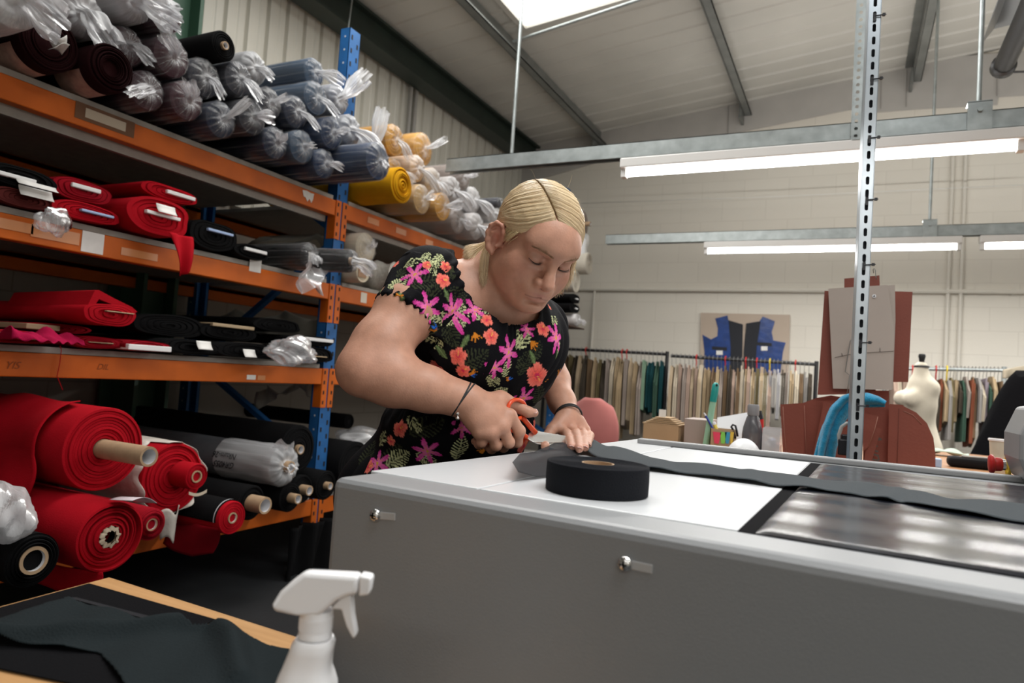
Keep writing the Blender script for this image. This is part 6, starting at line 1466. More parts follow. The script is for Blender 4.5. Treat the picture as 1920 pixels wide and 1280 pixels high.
ribbon([(1535, 858), (1540, 838), (1550, 800), (1566, 768), (1584, 750), (1600, 743)], [14, 14, 16, 16, 14, 10], yc - .016, 'cloth_fold', cl)
# cable and plug
b = MB(); b.tube([on(px, py, 2.425) for px, py in ((1600, 795), (1588, 793), (1578, 800), (1573, 815), (1574, 830), (1580, 842))], .0055, 8)
t = thing('power_cable', on(1583, 846, 2.40), 'grey cable with black plug looped beside the post foot', 'cable'); obj('cable', b, M('grey cable sheath', (.42, .43, .42), .5), t, smooth=True)
b = MB(); q = on(1583, 838, 2.425); b.box(q, (.036, .03, .05)); b.box(q + [0, 0, .03], (.02, .02, .02)); obj('plug', b, m_tieb, t, bevel=.004)
# ------------------------------------------------------------------ things on the worktable
yk = 2.70
def boxpx(name, x0, x1, ytop, y, depth, mat, label, cat, bevel=.002):
    a = on(x0, 800, y); c = on(x1, 800, y); zt_ = on((x0 + x1) / 2, ytop, y)[2]; b = MB(); b.box2((a[0], y, WZ + .001), (c[0], y + depth, zt_)); o = obj(name, b, mat, bevel=bevel); return tag(o, label, cat), (a[0], c[0], zt_)
m_cardb = M('brown cardboard', (.42, .29, .165), .8, var=.08, vscale=15)
t = thing('cardboard_box', on(1240, 826, yk), 'brown cardboard box with stacked flaps on the worktable in front of the hanging cards', 'box')
a, c = on(1206, 800, yk), on(1272, 800, yk); zt_ = on(1240, 796, yk)[2]
b = MB(); b.box2((a[0], yk, WZ + .001), (c[0], yk + .14, zt_)); obj('box_body', b, m_cardb, t, bevel=.002)
for i in range(5): b = MB(); k = i * .011; b.box2((a[0] - .004 + k, yk + k * .4, zt_ + i * .006), (c[0] + .004 - k, yk + .14 - k * .3, zt_ + i * .006 + .004)); obj('flap', b, m_cardb, t)
b = MB(); q = on(1242, 776, yk + .05); b.box(q, (.028, .002, .036)); obj('white_tag', b, m_card, t)
b = MB(); b.box2((c[0] + .002, yk + .02, WZ + .001), (c[0] + .035, yk + .1, WZ + .026)); tag(obj('cardboard_scrap', b, m_cardb, bevel=.003), 'small brown cardboard scrap beside the brown box', 'cardboard')
o, _ = boxpx('storage_box', 1283, 1331, 786, yk + .03, .16, M('taupe box board', (.36, .30, .275), .7), 'plain taupe box between the brown cardboard box and the green brush', 'box')
# stationery box
t = thing('stationery_box', on(1352, 830, yk - .06), 'kraft card pen box with coloured strips holding pens', 'pen holder')
a, c = on(1331, 820, yk - .06), on(1375, 820, yk - .06); zt_ = on(1352, 805, yk - .06)[2]; y0 = yk - .06; b = MB(); d = .07
for lo_, hi_ in (((a[0], y0, WZ), (c[0], y0 + .003, zt_)), ((a[0], y0 + d, WZ), (c[0], y0 + d + .003, zt_)), ((a[0], y0, WZ), (a[0] + .003, y0 + d, zt_)), ((c[0] - .003, y0, WZ), (c[0], y0 + d, zt_)), ((a[0], y0, WZ), (c[0], y0 + d, WZ + .003))): b.box2(np.array(lo_) + [0, 0, .001], np.array(hi_) + [0, 0, .001])
obj('kraft_box', b, m_cardb, t)
for k, (x, col, w_) in enumerate(((1344, (.75, .06, .13), 9), (1356, (.22, .60, .10), 7), (1364, (.04, .30, .50), 6), (1372, (.70, .48, .06), 4))):
    q = on(x, 821, y0 - .002); b = MB(); ww = w_ * 2.2 / FPX; b.prism([q + [-ww, 0, .022], q + [-ww * .5, 0, -.020], q + [ww * .5, 0, -.020], q + [ww, 0, .022]], -.001); obj('colour_strip', b, M('strip colour %d' % k, col, .5), t)
def pen(p, q, r, col, label, cat='pen', name='pen', tipc=None):
    t_ = thing(name, q, label, cat); b = MB(); b.tube([q, p], r, 10); obj('barrel', b, col, t_, smooth=50)
    b = MB(); d_ = nrm(np.array(p) - q); b.tube([p, np.array(p) + d_ * .006, np.array(p) + d_ * .012], [r * 1.02, r * 1.0, r * .6], 10); obj('cap_end', b, tipc or m_core_w, t_, smooth=50)
pen(on(1323, 779, y0 + .02), on(1346, 820, y0 + .03), .004, M('blue pen', (.03, .06, .35), .3), 'white and blue pen leaning left out of the kraft pen box')
pen(on(1340, 796, y0 + .03), on(1350, 822, y0 + .03), .007, M('yellow pen', (.80, .62, .10), .4), 'yellow marker standing in the kraft pen box')
b = MB(); b.tube([on(px, py, y0 + .02) for px, py in ((1379, 822), (1375, 806), (1371, 800), (1374, 796), (1379, 798), (1381, 806), (1383, 818))], .004, 8); tag(obj('black_scissors_handle', b, m_tieb, smooth=True), 'black looped scissors handle at the right of the kraft pen box', 'scissors')
# green brush handle
t = thing('brush', on(1324, 835, yk - .02), 'mint and teal plastic brush handle standing upright on the worktable', 'brush')
b = MB(); b.tube([on(1323, 838, yk - .02), on(1334, 770, yk - .02), on(1337, 752, yk - .02)], [.012, .0115, .0115], 14); obj('mint_shaft', b, M('mint plastic', (.30, .56, .40), .4), t, smooth=50)
b = MB(); b.tube([on(1337, 753, yk - .02), on(1340, 735, yk - .02), on(1342, 722, yk - .02), on(1343, 717, yk - .02)], [.0125, .0135, .0125, .006], 14); g_ = obj('teal_grip', b, M('teal plastic', (.015, .30, .27), .4), t, smooth=60)
b = MB(); q = on(1344, 722, yk - .034); b.lathe([(.0045, 0), (.0045, .001), (.0001, .001)], q, (0, -1, 0), 12); attach(obj('hang_hole', b, m_hole), g_)
# paper sheet leaning
b = MB(); q = [on(1345, 783, yk + .10), on(1404, 773, yk + .10), on(1404, 826, yk + .04), on(1345, 832, yk + .04)]; b.prism(q, .002); ps = tag(obj('paper_sheet', b, M('white paper', (.72, .73, .76), .7)), 'white printed paper sheet standing behind the kraft pen box', 'paper')
b = MB()
for k in range(7): p_, q_ = on(1352, 793 + k * 4.5, yk + .085 - k * .006), on(1372 + (k * 13) % 22, 790 + k * 4.5, yk + .085 - k * .006); b.bar(p_, q_, .0006, .0012, up=(0, 1, 0))
obj('printed_lines', b, M('pale ink', (.45, .46, .52), .8), ps)
# bottle
yq = yk - .02; c_ = on(1411, 800, yq); x0 = float(c_[0]); z0_ = WZ + .001; zt_ = float(on(1413, 758, yq)[2]); hgt_ = zt_ - z0_
t = thing('drink_bottle', (x0, yq, z0_), 'grey translucent drinking bottle with dark liquid and grey cap', 'bottle')
mg = M('smoked plastic', (.10, .10, .11), .15); mg.node_tree.nodes['Principled BSDF'].inputs['Alpha'].default_value = .82
b = MB(); R_ = .036; b.lathe([(R_ * .9, 0), (R_, .006), (R_, hgt_ * .45), (R_ * .92, hgt_ * .58), (R_ * .62, hgt_ * .76), (R_ * .50, hgt_ * .80), (R_ * .50, hgt_ * .84)], (x0, yq, z0_), n=28); obj('bottle_body', b, mg, t, smooth=50)
b = MB(); b.lathe([(R_ * .56, hgt_ * .80), (R_ * .58, hgt_ * .82), (R_ * .58, hgt_ * .97), (R_ * .5, hgt_)], (x0, yq, z0_), n=28); obj('bottle_cap', b, M('grey cap', (.22, .22, .23), .45), t, smooth=50)
b = MB(); b.lathe([(R_ * .94, .012), (R_ * .955, .02), (R_ * .955, hgt_ * .30)], (x0, yq - .002, z0_), n=28); obj('liquid', b, M('dark liquid', (.05, .012, .015), .2), t, smooth=50)
# red and black clip
t = thing('marker_pen', on(1424, 800, yk + .03), 'red marker with black cap beside the grey bottle', 'pen'); b = MB(); b.tube([on(1427, 838, yk + .03), on(1426, 785, yk + .03)], .011, 12); obj('barrel', b, M('red marker', (.60, .02, .02), .35), t, smooth=50)
b = MB(); b.tube([on(1426, 786, yk + .03), on(1423, 770, yk + .03)], [.0115, .010], 12); obj('marker_cap', b, m_tieb, t, smooth=50)
# clear tub
t = thing('plastic_tub', on(1447, 835, yk - .02), 'clear plastic tub full of pale sundries left of the rust cards', 'tub')
mcl = M('clear tub', (.60, .61, .62), .2); mcl.node_tree.nodes['Principled BSDF'].inputs['Alpha'].default_value = .55
a, c = on(1427, 820, yk - .04), on(1464, 820, yk - .04); zt_ = on(1446, 803, yk - .04)[2]; y0 = yk - .04
b = MB(); b.rings([[(a[0] + dx * s_, y0 + dy, z) for dx, dy in ((.004, .004), (c[0] - a[0] - .004, .004), (c[0] - a[0] - .004, .12), (.004, .12))] for z, s_ in ((WZ + .001, 1), (zt_, 1))], cap=(True, False)); obj('tub_body', b, mcl, t, solid=.002)
for k in range(8):
    b = MB(); q = np.array([a[0] + .012 + (k % 4) * (c[0] - a[0] - .03) / 3, y0 + .03 + .06 * (k // 4), WZ + .03 + .018 * (k % 3)]); b.box(q, (.02, .045, .03), (nrm([1, .3 * math.sin(k), .2]), nrm([-.3, 1, .1]), (0, 0, 1))); obj('sundry', b, [m_core_w, m_card, M('pale blue plastic', (.30, .36, .55), .5), M('pale pink plastic', (.60, .30, .28), .5)][k % 4], t, bevel=.003)
# white bowl
c_ = on(1395, 836, 2.52); b = MB(); R_ = .062; zc_ = float(on(1395, 821, 2.52)[2]); b.lathe([(R_ * 1.02, 0)] + [(R_ * math.cos(k * math.pi / 20), (zc_ - WZ - .002) * math.sin(k * math.pi / 20)) for k in range(0, 10)] + [(.001, zc_ - WZ - .002)], (c_[0], 2.52, WZ + .001), n=36); tag(obj('upturned_bowl', b, M('white plastic', (.80, .81, .83), .35), smooth=60), 'smooth white upturned bowl at the near edge of the worktable', 'bowl')
# black zip case and green fabric at the right
p, q = onz(1776, 863, WZ + .022), onz(1880, 873, WZ + .022); p[2] = q[2] = WZ + .022; q = p + nrm(q - p) * min(np.linalg.norm(q - p), .34); b = MB(); b.bar(p, q, .07, .042); t = thing('black_case', p, 'long black soft case lying on the worktable at the right', 'case'); obj('case_body', b, M('black nylon fabric', (.007, .007, .008), .7, spec=.15), t, bevel=.016, seg=3)
b = MB(); b.bar(p + [.05, -.01, .024], q + [-.02, .005, .024], .025, .006); obj('grey_trim', b, M('grey trim', (.30, .29, .27), .6), t, bevel=.002)
b = MB(); c_ = onz(1775, 850, WZ + .012); c_ = c_ * 1.0; c_[1] = min(c_[1], 4.1); b.grid(lambda u, v: c_ + np.array([(u - .5) * .17, (v - .5) * .12, .014 * math.sin(u * 7) * math.sin(v * 6) + .012 * (1 - (2 * u - 1) ** 2)]), 20, 14); tag(obj('fabric_scrap', b, M('pale mint cloth', (.42, .50, .42), .9), smooth=True, solid=.004), 'pale mint fabric scrap at the back of the worktable', 'fabric piece')
b = MB(); c_ = on(1757, 848, 3.2); c_[2] = WZ + .018; b.box(c_, (.03, .05, .034)); tag(obj('thread_box', b, M('pale blue box', (.35, .48, .68), .5), bevel=.004), 'small pale blue box right of the quarter-round rust card', 'box')
# cup with yellow drink
yq = 2.75; c_ = on(1874, 860, yq); zt_ = float(on(1872, 822, yq)[2]); t = thing('plastic_cup', (c_[0], yq, WZ), 'clear plastic cup with yellow contents and white rim next to the grey hood', 'cup'); h_ = zt_ - WZ
mcu = M('clear cup', (.62, .58, .48), .15); mcu.node_tree.nodes['Principled BSDF'].inputs['Alpha'].default_value = .6
b = MB(); b.lathe([(.020, .001), (.030, h_ * .95)], (c_[0], yq, WZ), n=28, cap=(True, False)); obj('cup_wall', b, mcu, t, smooth=60); b = MB(); b.lathe([(.0195, .004), (.024, h_ * .42), (.001, h_ * .42)], (c_[0], yq, WZ), n=28); obj('yellow_contents', b, M('yellow drink', (.70, .38, .03), .3), t, smooth=60)
b = MB(); b.lathe([(.0295, h_ * .94), (.033, h_ * .95), (.033, h_ * .99), (.0295, h_)], (c_[0], yq, WZ), n=28, cap=(False, False)); obj('rim', b, m_core_w, t, smooth=60)
# ------------------------------------------------------------------ chair, coat, mannequin
m_mauve = M('dusty pink upholstery', (.33, .105, .095), .9, var=.08, vscale=10, sheen=.1)
yh = 4.05; cx = float(on(1108, 790, yh)[0]); zt_ = float(on(1108, 747, yh)[2])
t = thing('chair', (cx, yh, 0), 'dusty pink upholstered chair back in front of the hanging cards', 'chair')
def backf(u, v):
    a = (u - .5) * 2; w_ = .17 * (1 - .45 * max(0, (v - .55) / .45) ** 2.2); return (cx + a * w_ * (1 if v < .97 else .7), yh + .05 * a * a - .03 * math.sin(v * 3), .52 + (zt_ - .52) * v - .045 * a * a * (v > .5) * (v - .5) * 2)
b = MB(); b.grid(backf, 24, 24); obj('backrest', b, m_mauve, t, smooth=True, solid=.05)
b = MB(); b.box2((cx - .22, yh - .45, .44), (cx + .22, yh - .01, .52)); obj('seat', b, m_mauve, t, bevel=.03, seg=3)
b = MB(); b.lathe([(.28, .0), (.28, .02), (.03, .05), (.03, .44)], (cx, yh - .22, 0), n=20); obj('pedestal', b, m_blk, t, smooth=40)
# black jacket over a chair at the right
yj = 4.75; c_ = on(1925, 780, yj); cx = float(c_[0]) + .07; ztj = float(on(1925, 694, yj)[2])
t = thing('jacket', (cx, yj, 0), 'black jacket draped over a chair back at the right edge', 'jacket')
b = MB()
def coat(u, v):
    a = 2 * math.pi * u; w_ = .13 + .24 * v ** .75; d_ = .08 + .07 * v; f_ = 1 + .06 * math.sin(a * 7 + v * 3) * v
    return (cx + w_ * math.cos(a) * f_ - .0 * v, yj + d_ * math.sin(a) * f_, ztj - .02 - (ztj - .72) * v + .02 * math.sin(a * 3) * (1 - v))
b.grid(coat, 48, 20); b.rings([[coat(k / 48, 0) for k in range(48)], [((coat(k / 48, 0)[0] - cx) * .4 + cx, (coat(k / 48, 0)[1] - yj) * .4 + yj, ztj) for k in range(48)]], cap=(False, True)); obj('jacket_cloth', b, M('black wool', (.005, .005, .006), .95, spec=.08, bump=.2, bscale=90), t, smooth=True)
b = MB(); b.grid(lambda u, v: (cx - .17 + .26 * u, yj + .06 + .03 * math.sin(u * 9), ztj - .05 + .05 * v + .03 * math.sin(u * 3)), 16, 8); obj('cream_lining', b, CLOTH['cream'], t, smooth=True, solid=.02)
for x in (-.2, .2):
    for y in (-.18, .18): b = MB(); b.bar((cx + x, yj + y, 0), (cx + x * .9, yj + y * .5, .74), .025, .025, up=(0, 1, 0)); obj('chair_leg', b, m_blk, t)
# mannequin
ym = 5.7; m_lin = M('cream linen', (.68, .62, .50), .85, bump=.2, bscale=200)
c_ = on(1722, 740, ym); cx = float(c_[0]); k = depth_of(c_) / FPX; zz = lambda py: float(on(1722, py, ym)[2])
t = thing('dress_form', (cx, ym, 0), 'cream linen dress form with black neck cap standing behind the rust cards', 'mannequin')
MF = Field((cx - .35, ym - .3, zz(900)), (cx + .35, ym + .3, zz(660)), .008)
fwd_ = nrm(np.array([-.80, -.60, 0])); sd_ = np.array([-fwd_[1], fwd_[0], 0]); cc = np.array([cx, ym, 0.])
def mp(dx, py): q = on(1722 + dx, py, ym); return q
MF.cone(mp(5, 690), mp(4, 715), .046, .056, .04); MF.ell(mp(10, 728), (.085, .118, .080), [fwd_, sd_, (0, 0, 1)], .06); MF.ell(mp(4, 755), (.092, .112, .12), [fwd_, sd_, (0, 0, 1)], .05)
for s in (-1, 1): MF.ell(mp(-6, 748) + fwd_ * .066 + sd_ * s * .056, (.050, .050, .052), None, .05)
MF.cone(mp(4, 770), mp(12, 805), .080, .070, .06); MF.ell(mp(14, 850), (.092, .118, .15), [fwd_, sd_, (0, 0, 1)], .07)
field_mesh('linen_body', [MF.mesh()], m_lin, t)
b = MB(); q = mp(6, 686); b.lathe([(.050, -.012), (.048, .002), (.022, .012), (.015, .022), (.019, .05), (.024, .07), (.020, .085), (.001, .088)], q, n=20); obj('neck_cap', b, m_blk, t, smooth=40)
b = MB(); q = mp(16, 880); b.tube([(q[0], q[1], q[2]), (q[0], q[1], .03)], .018, 10); b.lathe([(.2, 0), (.2, .02), (.03, .05)], (q[0], q[1], 0), n=24); obj('stand', b, m_blk, t, smooth=40)
# ------------------------------------------------------------------ rails of hanging card patterns
yr = 7.15; m_rail = M('black rail tube', (.012, .012, .013), .45)
def rail(x0, x1, pa, pb, mat, label, posts):
    t = thing('clothes_rail', (x0, yr, 0), label, 'rail'); b = MB(); b.tube([pa, pb], .0165, 10); obj('top_bar', b, mat, t, smooth=50)
    for x, zt_ in posts:
        b = MB(); b.tube([(x, yr, .06), (x, yr, zt_ + .03)], .019, 10); obj('upright', b, mat, t, smooth=50)
        b = MB(); b.box((x, yr, .03), (.05, .5, .05)); obj('foot', b, mat, t)
    return t
pa, pb = on(1040, 653, yr), on(1251, 664, yr); rail(0, 0, pa, pb, m_rail, 'black clothes rail of card patterns nearest the rack', [(float(pb[0]), float(pb[2])), (float(pa[0]) - .1, float(pa[2]))])
pc, pd_ = on(1258, 667, yr), on(1531, 683, yr); rail(0, 0, pc, pd_, m_rail, 'black clothes rail of card patterns under the blue waistcoat pieces', [(float(pd_[0]), float(pd_[2]))])
pe, pf = on(1660, 690, yr), on(1883, 694, yr); rail(0, 0, pe, pf, m_galv, 'silver clothes rail of card patterns behind the dress form', [(float(pf[0]), float(pf[2])), (float(pe[0]), float(pe[2]))])
PC = {'tan': (.46, .345, .21), 'sand': (.56, .44, .30), 'taupe': (.36, .30, .26), 'brown': (.20, .13, .075), 'dark': (.075, .06, .045), 'pale': (.60, .52, .40), 'rose': (.47, .34, .27), 'grey': (.33, .31, .29), 'teal': (.012, .065, .075), 'mint': (.26, .40, .28), 'silver': (.42, .41, .42), 'olive': (.20, .16, .08), 'lilac': (.33, .28, .32), 'rust': (.27, .085, .045), 'green': (.05, .10, .07)}
PM = {k: M('card ' + k, tuple(v * .78 for v in c), .85, spec=.15, var=.10, vscale=7) for k, c in PC.items()}
NAMES = {'sand': 'sandy', 'rose': 'pinkish beige', 'dark': 'dark brown', 'olive': 'olive brown', 'pale': 'pale cream'}
m_redh = M('red plastic hook', (.50, .02, .02), .4); m_yelh = M('yellow plastic hook', (.75, .55, .03), .4); m_wire = M('hook wire', (.35, .35, .35), .4, .8)
pr = np.random.default_rng(21)
def hang(seq, p0, p1, refs, group, ypost):
    cnt = {}
    for i, (px, wpx, col, bot, hook) in enumerate(seq):
        f = (px - p0[0]) / (p1[0] - p0[0]); ry = p0[1] + (p1[1] - p0[1]) * f
        xr_ = on(px, ry, ypost); k = depth_of(xr_) / FPX; x = float(xr_[0]); zr = float(xr_[2]); th = max(.006, wpx * k * .80)
        top_ = zr - .055 - pr.uniform(0, .05); bz = float(on(px, bot, ypost)[2]); hgt_ = max(.25, top_ - bz)
        cnt[col] = cnt.get(col, 0) + 1; nm = NAMES.get(col, col)
        lb = '%s card bundle, %s of its colour %s' % (nm, ordn(cnt[col] - 1), refs)
        t = thing('pattern_bundle', (x, ypost, top_), lb, 'pattern', group)
        w0 = pr.uniform(.10, .17); yaw = pr.normal() * .008 - .10; U = np.array([math.sin(yaw), math.cos(yaw), 0]); N_ = np.array([math.cos(yaw), -math.sin(yaw), 0]); kind = i % 4
        prof = {0: [(-.5, 0), (.45, 0), (.9, -.3), (1, -1), (-.9, -.96), (-1, -.25)], 1: [(-.3, 0), (.3, 0), (.5, -.12), (1, -.25), (.8, -1), (-.7, -1), (-1, -.35)], 2: [(-.8, 0), (.7, -.02), (.85, -.5), (.6, -1), (-.6, -.92), (-.7, -.4)], 3: [(-.2, 0), (.25, 0), (1, -.22), (.9, -.75), (.4, -1), (-.8, -.85), (-.9, -.2)]}[kind]
        nl = 1 if th < .02 else 2 if th < .04 else 3
        for l in range(nl):
            off = (l - (nl - 1) / 2) * th / nl; dz = -pr.uniform(0, .05) * l; sk = pr.normal() * .004
            b = MB(); b.prism([np.array([x, ypost, top_ + dz]) + N_ * (off + th / nl * .40 + sk * -q[1] * hgt_ * .5) + U * q[0] * w0 * (1 - .06 * l) + np.array([0, 0, q[1] * (hgt_ + dz)]) for q in prof], th / nl * .8)
            obj('card', b, PM[col], t)
        b = MB(); hk = {'r': m_redh, 'y': m_yelh}.get(hook, m_wire); rr = .006 if hook in 'ry' else .0022
        b.tube([(x, ypost, top_ - .015), (x, ypost, zr - .046)] + [(x, ypost - .030 * math.cos(a_), zr + .030 * math.sin(a_)) for a_ in np.linspace(-.9, 2.9, 9)], rr, 6); obj('hook', b, hk, t, smooth=True)
def seq_of(x0, x1, spec, b0, b1, wmin, wmax, hooks=()):
    out = []; px = x0; i = 0
    while px < x1:
        w_ = pr.uniform(wmin, wmax); col = spec[i % len(spec)]; hk = 'w'
        for hx, hc_ in hooks:
            if abs(hx - (px + w_ / 2)) < w_ / 2: hk = hc_
        out.append((px + w_ / 2, w_, col, pr.uniform(b0, b1), hk)); px += w_; i += 1
    return out
s1 = seq_of(1050, 1138, ['dark', 'brown', 'olive', 'dark', 'sand', 'dark', 'brown', 'tan', 'olive', 'dark', 'brown'], 800, 838, 7, 10, ((1059, 'r'), (1098, 'r')))
s1 += seq_of(1138, 1206, ['taupe', 'pale', 'tan', 'tan', 'taupe', 'sand', 'tan', 'taupe', 'grey'], 800, 838, 7, 10, ((1137, 'r'), (1167, 'r'), (1177, 'r')))
s1 += seq_of(1206, 1241, ['mint', 'teal', 'teal', 'green', 'teal'], 770, 800, 7, 9)
hang(s1, (1040, 653), (1251, 664), 'from the left, first black rail', 'card bundles on the first black rail', yr)
s2 = seq_of(1257, 1312, ['sand', 'pale', 'rose', 'taupe', 'rose', 'sand', 'rose'], 800, 838, 6.5, 9.5, ((1307, 'r'),)) + seq_of(1312, 1400, ['pale', 'tan', 'tan', 'brown', 'tan', 'taupe', 'brown', 'dark', 'rose', 'brown'], 770, 838, 6, 9, ((1359, 'r'), (1398, 'r'))) + seq_of(1400, 1440, ['rose', 'tan', 'olive', 'tan', 'olive'], 780, 838, 7, 9, ((1418, 'r'),)) + seq_of(1440, 1517, ['silver', 'grey', 'silver', 'dark', 'taupe', 'tan', 'pale', 'brown', 'grey', 'dark'], 770, 830, 6, 9.5, ((1445, 'y'), (1492, 'r'), (1526, 'r')))
hang(s2, (1254, 667), (1531, 683), 'from the left, second black rail', 'card bundles on the second black rail', yr)
s3 = seq_of(1668, 1712, ['rose', 'pale', 'rose', 'taupe'], 780, 820, 8, 11, ((1716, 'r'),)) + seq_of(1752, 1868, ['dark', 'rust', 'tan', 'grey', 'olive', 'tan', 'dark', 'green', 'taupe', 'rust', 'brown', 'grey', 'pale', 'lilac', 'green', 'tan', 'dark', 'brown', 'taupe', 'dark'], 780, 850, 5.5, 8.5, ((1758, 'r'), (1775, 'y')))
hang(s3, (1660, 690), (1883, 694), 'from the left, silver rail', 'card bundles on the silver rail', yr)
# ------------------------------------------------------------------ waistcoat pieces on a board
yw = YB - .035
t = thing('display_board', on(1395, 640, yw), 'tan board on the back wall behind the second rail', 'board')
b = MB(); b.prism([on(px, py, yw) for px, py in ccw([(1314, 586), (1481, 590), (1478, 700), (1312, 700)])], .02); obj('board_panel', b, M('tan board', (.46, .375, .30), .7), t)
m_sat = M('royal blue satin', (.008, .045, .21), .35, var=.3, vscale=14, bump=.3, bscale=18, sheen=.2); m_navyb = M('black lapel cloth', (.008, .010, .016), .7)
for lb, body_, lap, tagp in (('left blue satin waistcoat piece with black lapel on the tan board', [(1341, 597), (1364, 591), (1368, 610), (1393, 612), (1391, 655), (1390, 700), (1318, 700), (1321, 660), (1317, 627), (1333, 636), (1345, 630), (1346, 615)], [(1366, 600), (1393, 608), (1391, 700), (1369, 700), (1370, 650)], (1349, 661)),
                           ('right blue satin waistcoat piece with black lapel on the tan board', [(1430, 593), (1453, 602), (1447, 622), (1450, 638), (1473, 642), (1468, 660), (1463, 700), (1395, 700), (1394, 660), (1399, 606), (1424, 602)], [(1399, 606), (1426, 602), (1419, 650), (1416, 700), (1395, 700), (1394, 660)], (1433, 653))):
    tt = thing('waistcoat_piece', on(*tagp, yw), lb, 'garment piece', 'waistcoat pieces on the board')
    b = MB(); b.prism([on(px, py, yw - .006) for px, py in ccw(body_)], .004); obj('satin_body', b, m_sat, tt, bevel=.0015)
    b = MB(); b.prism([on(px, py, yw - .012) for px, py in ccw(lap)], .005); obj('lapel', b, m_navyb, tt, bevel=.002)
    b = MB(); b.prism([on(tagp[0] + dx, tagp[1] + dy, yw - .013) for dx, dy in ccw([(-6, -4), (6, -4), (6, 4), (-6, 4)])], .003); obj('white_label', b, m_card, tt)
    b = MB(); b.prism([on(tagp[0] + dx, tagp[1] + dy, yw - .011) for dx, dy in ccw([(-14, -12), (14, -10), (14, -4), (-14, -6)])], .003); obj('pocket_welt', b, m_navyb, tt)
# ================================================================== front table with cut cloth and spray bottle
TZ = .75
m_beech = wood_mat('beech veneer', (.56, .315, .135), (.46, .245, .095), (3, 40, 40))
c0_ = onz(205, 1081, TZ); c1_ = onz(0, 1136, TZ); c2_ = onz(520, 1181, TZ)
ey = nrm(c1_ - c0_); ex = nrm(c2_ - c0_); ft = thing('cutting_table', (c0_[0] + .3, c0_[1] - .6, 0), 'beech veneer cutting table in the front left corner', 'table')
Lx = .432; cn = [c0_, c0_ + ex * Lx, c0_ + ex * Lx + ey * 1.3, c0_ + ey * 1.3]
b = MB(); b.prism(cn if np.cross(cn[1] - cn[0], cn[2] - cn[0])[2] > 0 else cn[::-1], .025); obj('table_top', b, m_beech, ft, bevel=.002)
for q in cn: 
    p_ = q + (sum(cn) / 4 - q) * .12; b = MB(); b.box2((p_[0] - .02, p_[1] - .02, 0), (p_[0] + .02, p_[1] + .02, TZ - .025)); obj('leg', b, m_galv2, ft)
# low unseen support put under the bottle, grouped with the table
sl_ = P(575, 1280, .63); LZ = .655
b = MB(); b.box2((cn[1][0] + .02, sl_[1] - .25, LZ - .02), (cn[1][0] + .27, sl_[1] + .10, LZ)); obj('bottle_support', b, m_beech, ft, bevel=.002)
def sheet_px(pts, z, mat, label, cat='fabric piece', th=.0015, fold=None, name='fabric_piece', n=40):
    """cloth piece with an outline given on the table plane"""
    q = [onz(px, py, TZ + z) for px, py in pts]; b = MB()
    b.prism(q if np.cross(q[1] - q[0], q[2] - q[1])[2] > 0 else q[::-1], th); return tag(obj(name, b, mat), label, cat)
m_blkc = M('black felt', (.005, .005, .006), .95, bump=.25, bscale=420, spec=.08); m_dgr = M('dark green cloth', (.011, .016, .018), .88, bump=.22, bscale=380, spec=.12); m_dgrey = M('charcoal felt', (.024, .024, .027), .95, bump=.2, bscale=420, spec=.1)
sheet_px([(167, 1093), (403, 1160), (372, 1178), (250, 1172), (0, 1250), (-140, 1280), (-140, 1185), (0, 1138)], .0022, m_blkc, 'black felt sheet lying flat at the back of the beech table')
sheet_px([(128, 1120), (142, 1119), (372, 1178), (356, 1182)], .0048, m_dgrey, 'charcoal felt strip edge showing under the dark green cloth')
sheet_px([(-140, 1160), (150, 1185), (300, 1215), (420, 1300), (230, 1300), (0, 1252), (-140, 1226)], .0034, m_blkc, 'second black felt piece at the near left of the beech table')
# dark green cloth: one soft surface with a folded ridge
G0 = onz(-140, 1165, TZ); 
xs0, xs1, ys0, ys1 = -1.06, -.555, .10, .70
grid_n = 150
outer = [(128, 1122), (358, 1184), (405, 1182), (452, 1196), (478, 1200), (543, 1218), (560, 1300), (300, 1420), (235, 1290), (185, 1222), (0, 1208), (-160, 1190), (-160, 1180), (0, 1160)]
op = np.array([onz(px, py, TZ + .006)[:2] for px, py in outer])
def inside(p):
    c = False; j = len(op) - 1
    for i in range(len(op)):
        if (op[i][1] > p[1]) != (op[j][1] > p[1]) and p[0] < (op[j][0] - op[i][0]) * (p[1] - op[i][1]) / (op[j][1] - op[i][1]) + op[i][0]: c = not c
        j = i
    return c
ridge = [onz(px, py, TZ)[:2] for px, py in ((-60, 1212), (120, 1205), (230, 1196), (330, 1188), (405, 1186), (430, 1215), (450, 1290))]
def dseg(p, a, c):
    v = c - a; t = np.clip((p - a).dot(v) / v.dot(v), 0, 1); return np.linalg.norm(p - a - v * t)
b = MB(); idm = {}; vs = []; fs = []
gx = np.linspace(op[:, 0].min(), op[:, 0].max(), grid_n); gy = np.linspace(op[:, 1].min(), op[:, 1].max(), grid_n)
for i, x in enumerate(gx):
    for j, y in enumerate(gy):
        p = np.array([x, y])
        if inside(p):
            d = min(dseg(p, ridge[k], ridge[k + 1]) for k in range(len(ridge) - 1)); z = .0075 + .016 * math.exp(-(d / .016) ** 2) + .0022 * math.sin(x * 60 + y * 35)
            idm[i, j] = len(vs); vs.append((x, y, TZ + z))
for i in range(grid_n - 1):
    for j in range(grid_n - 1):
        k = [(i, j), (i + 1, j), (i + 1, j + 1), (i, j + 1)]
        if all(q in idm for q in k): fs.append(tuple(idm[q] for q in k))
b.add(vs, fs); tag(obj('fabric_piece', b, m_dgr, smooth=True, solid=.0012), 'dark green cloth with a raised fold spread over the black felt', 'fabric piece')
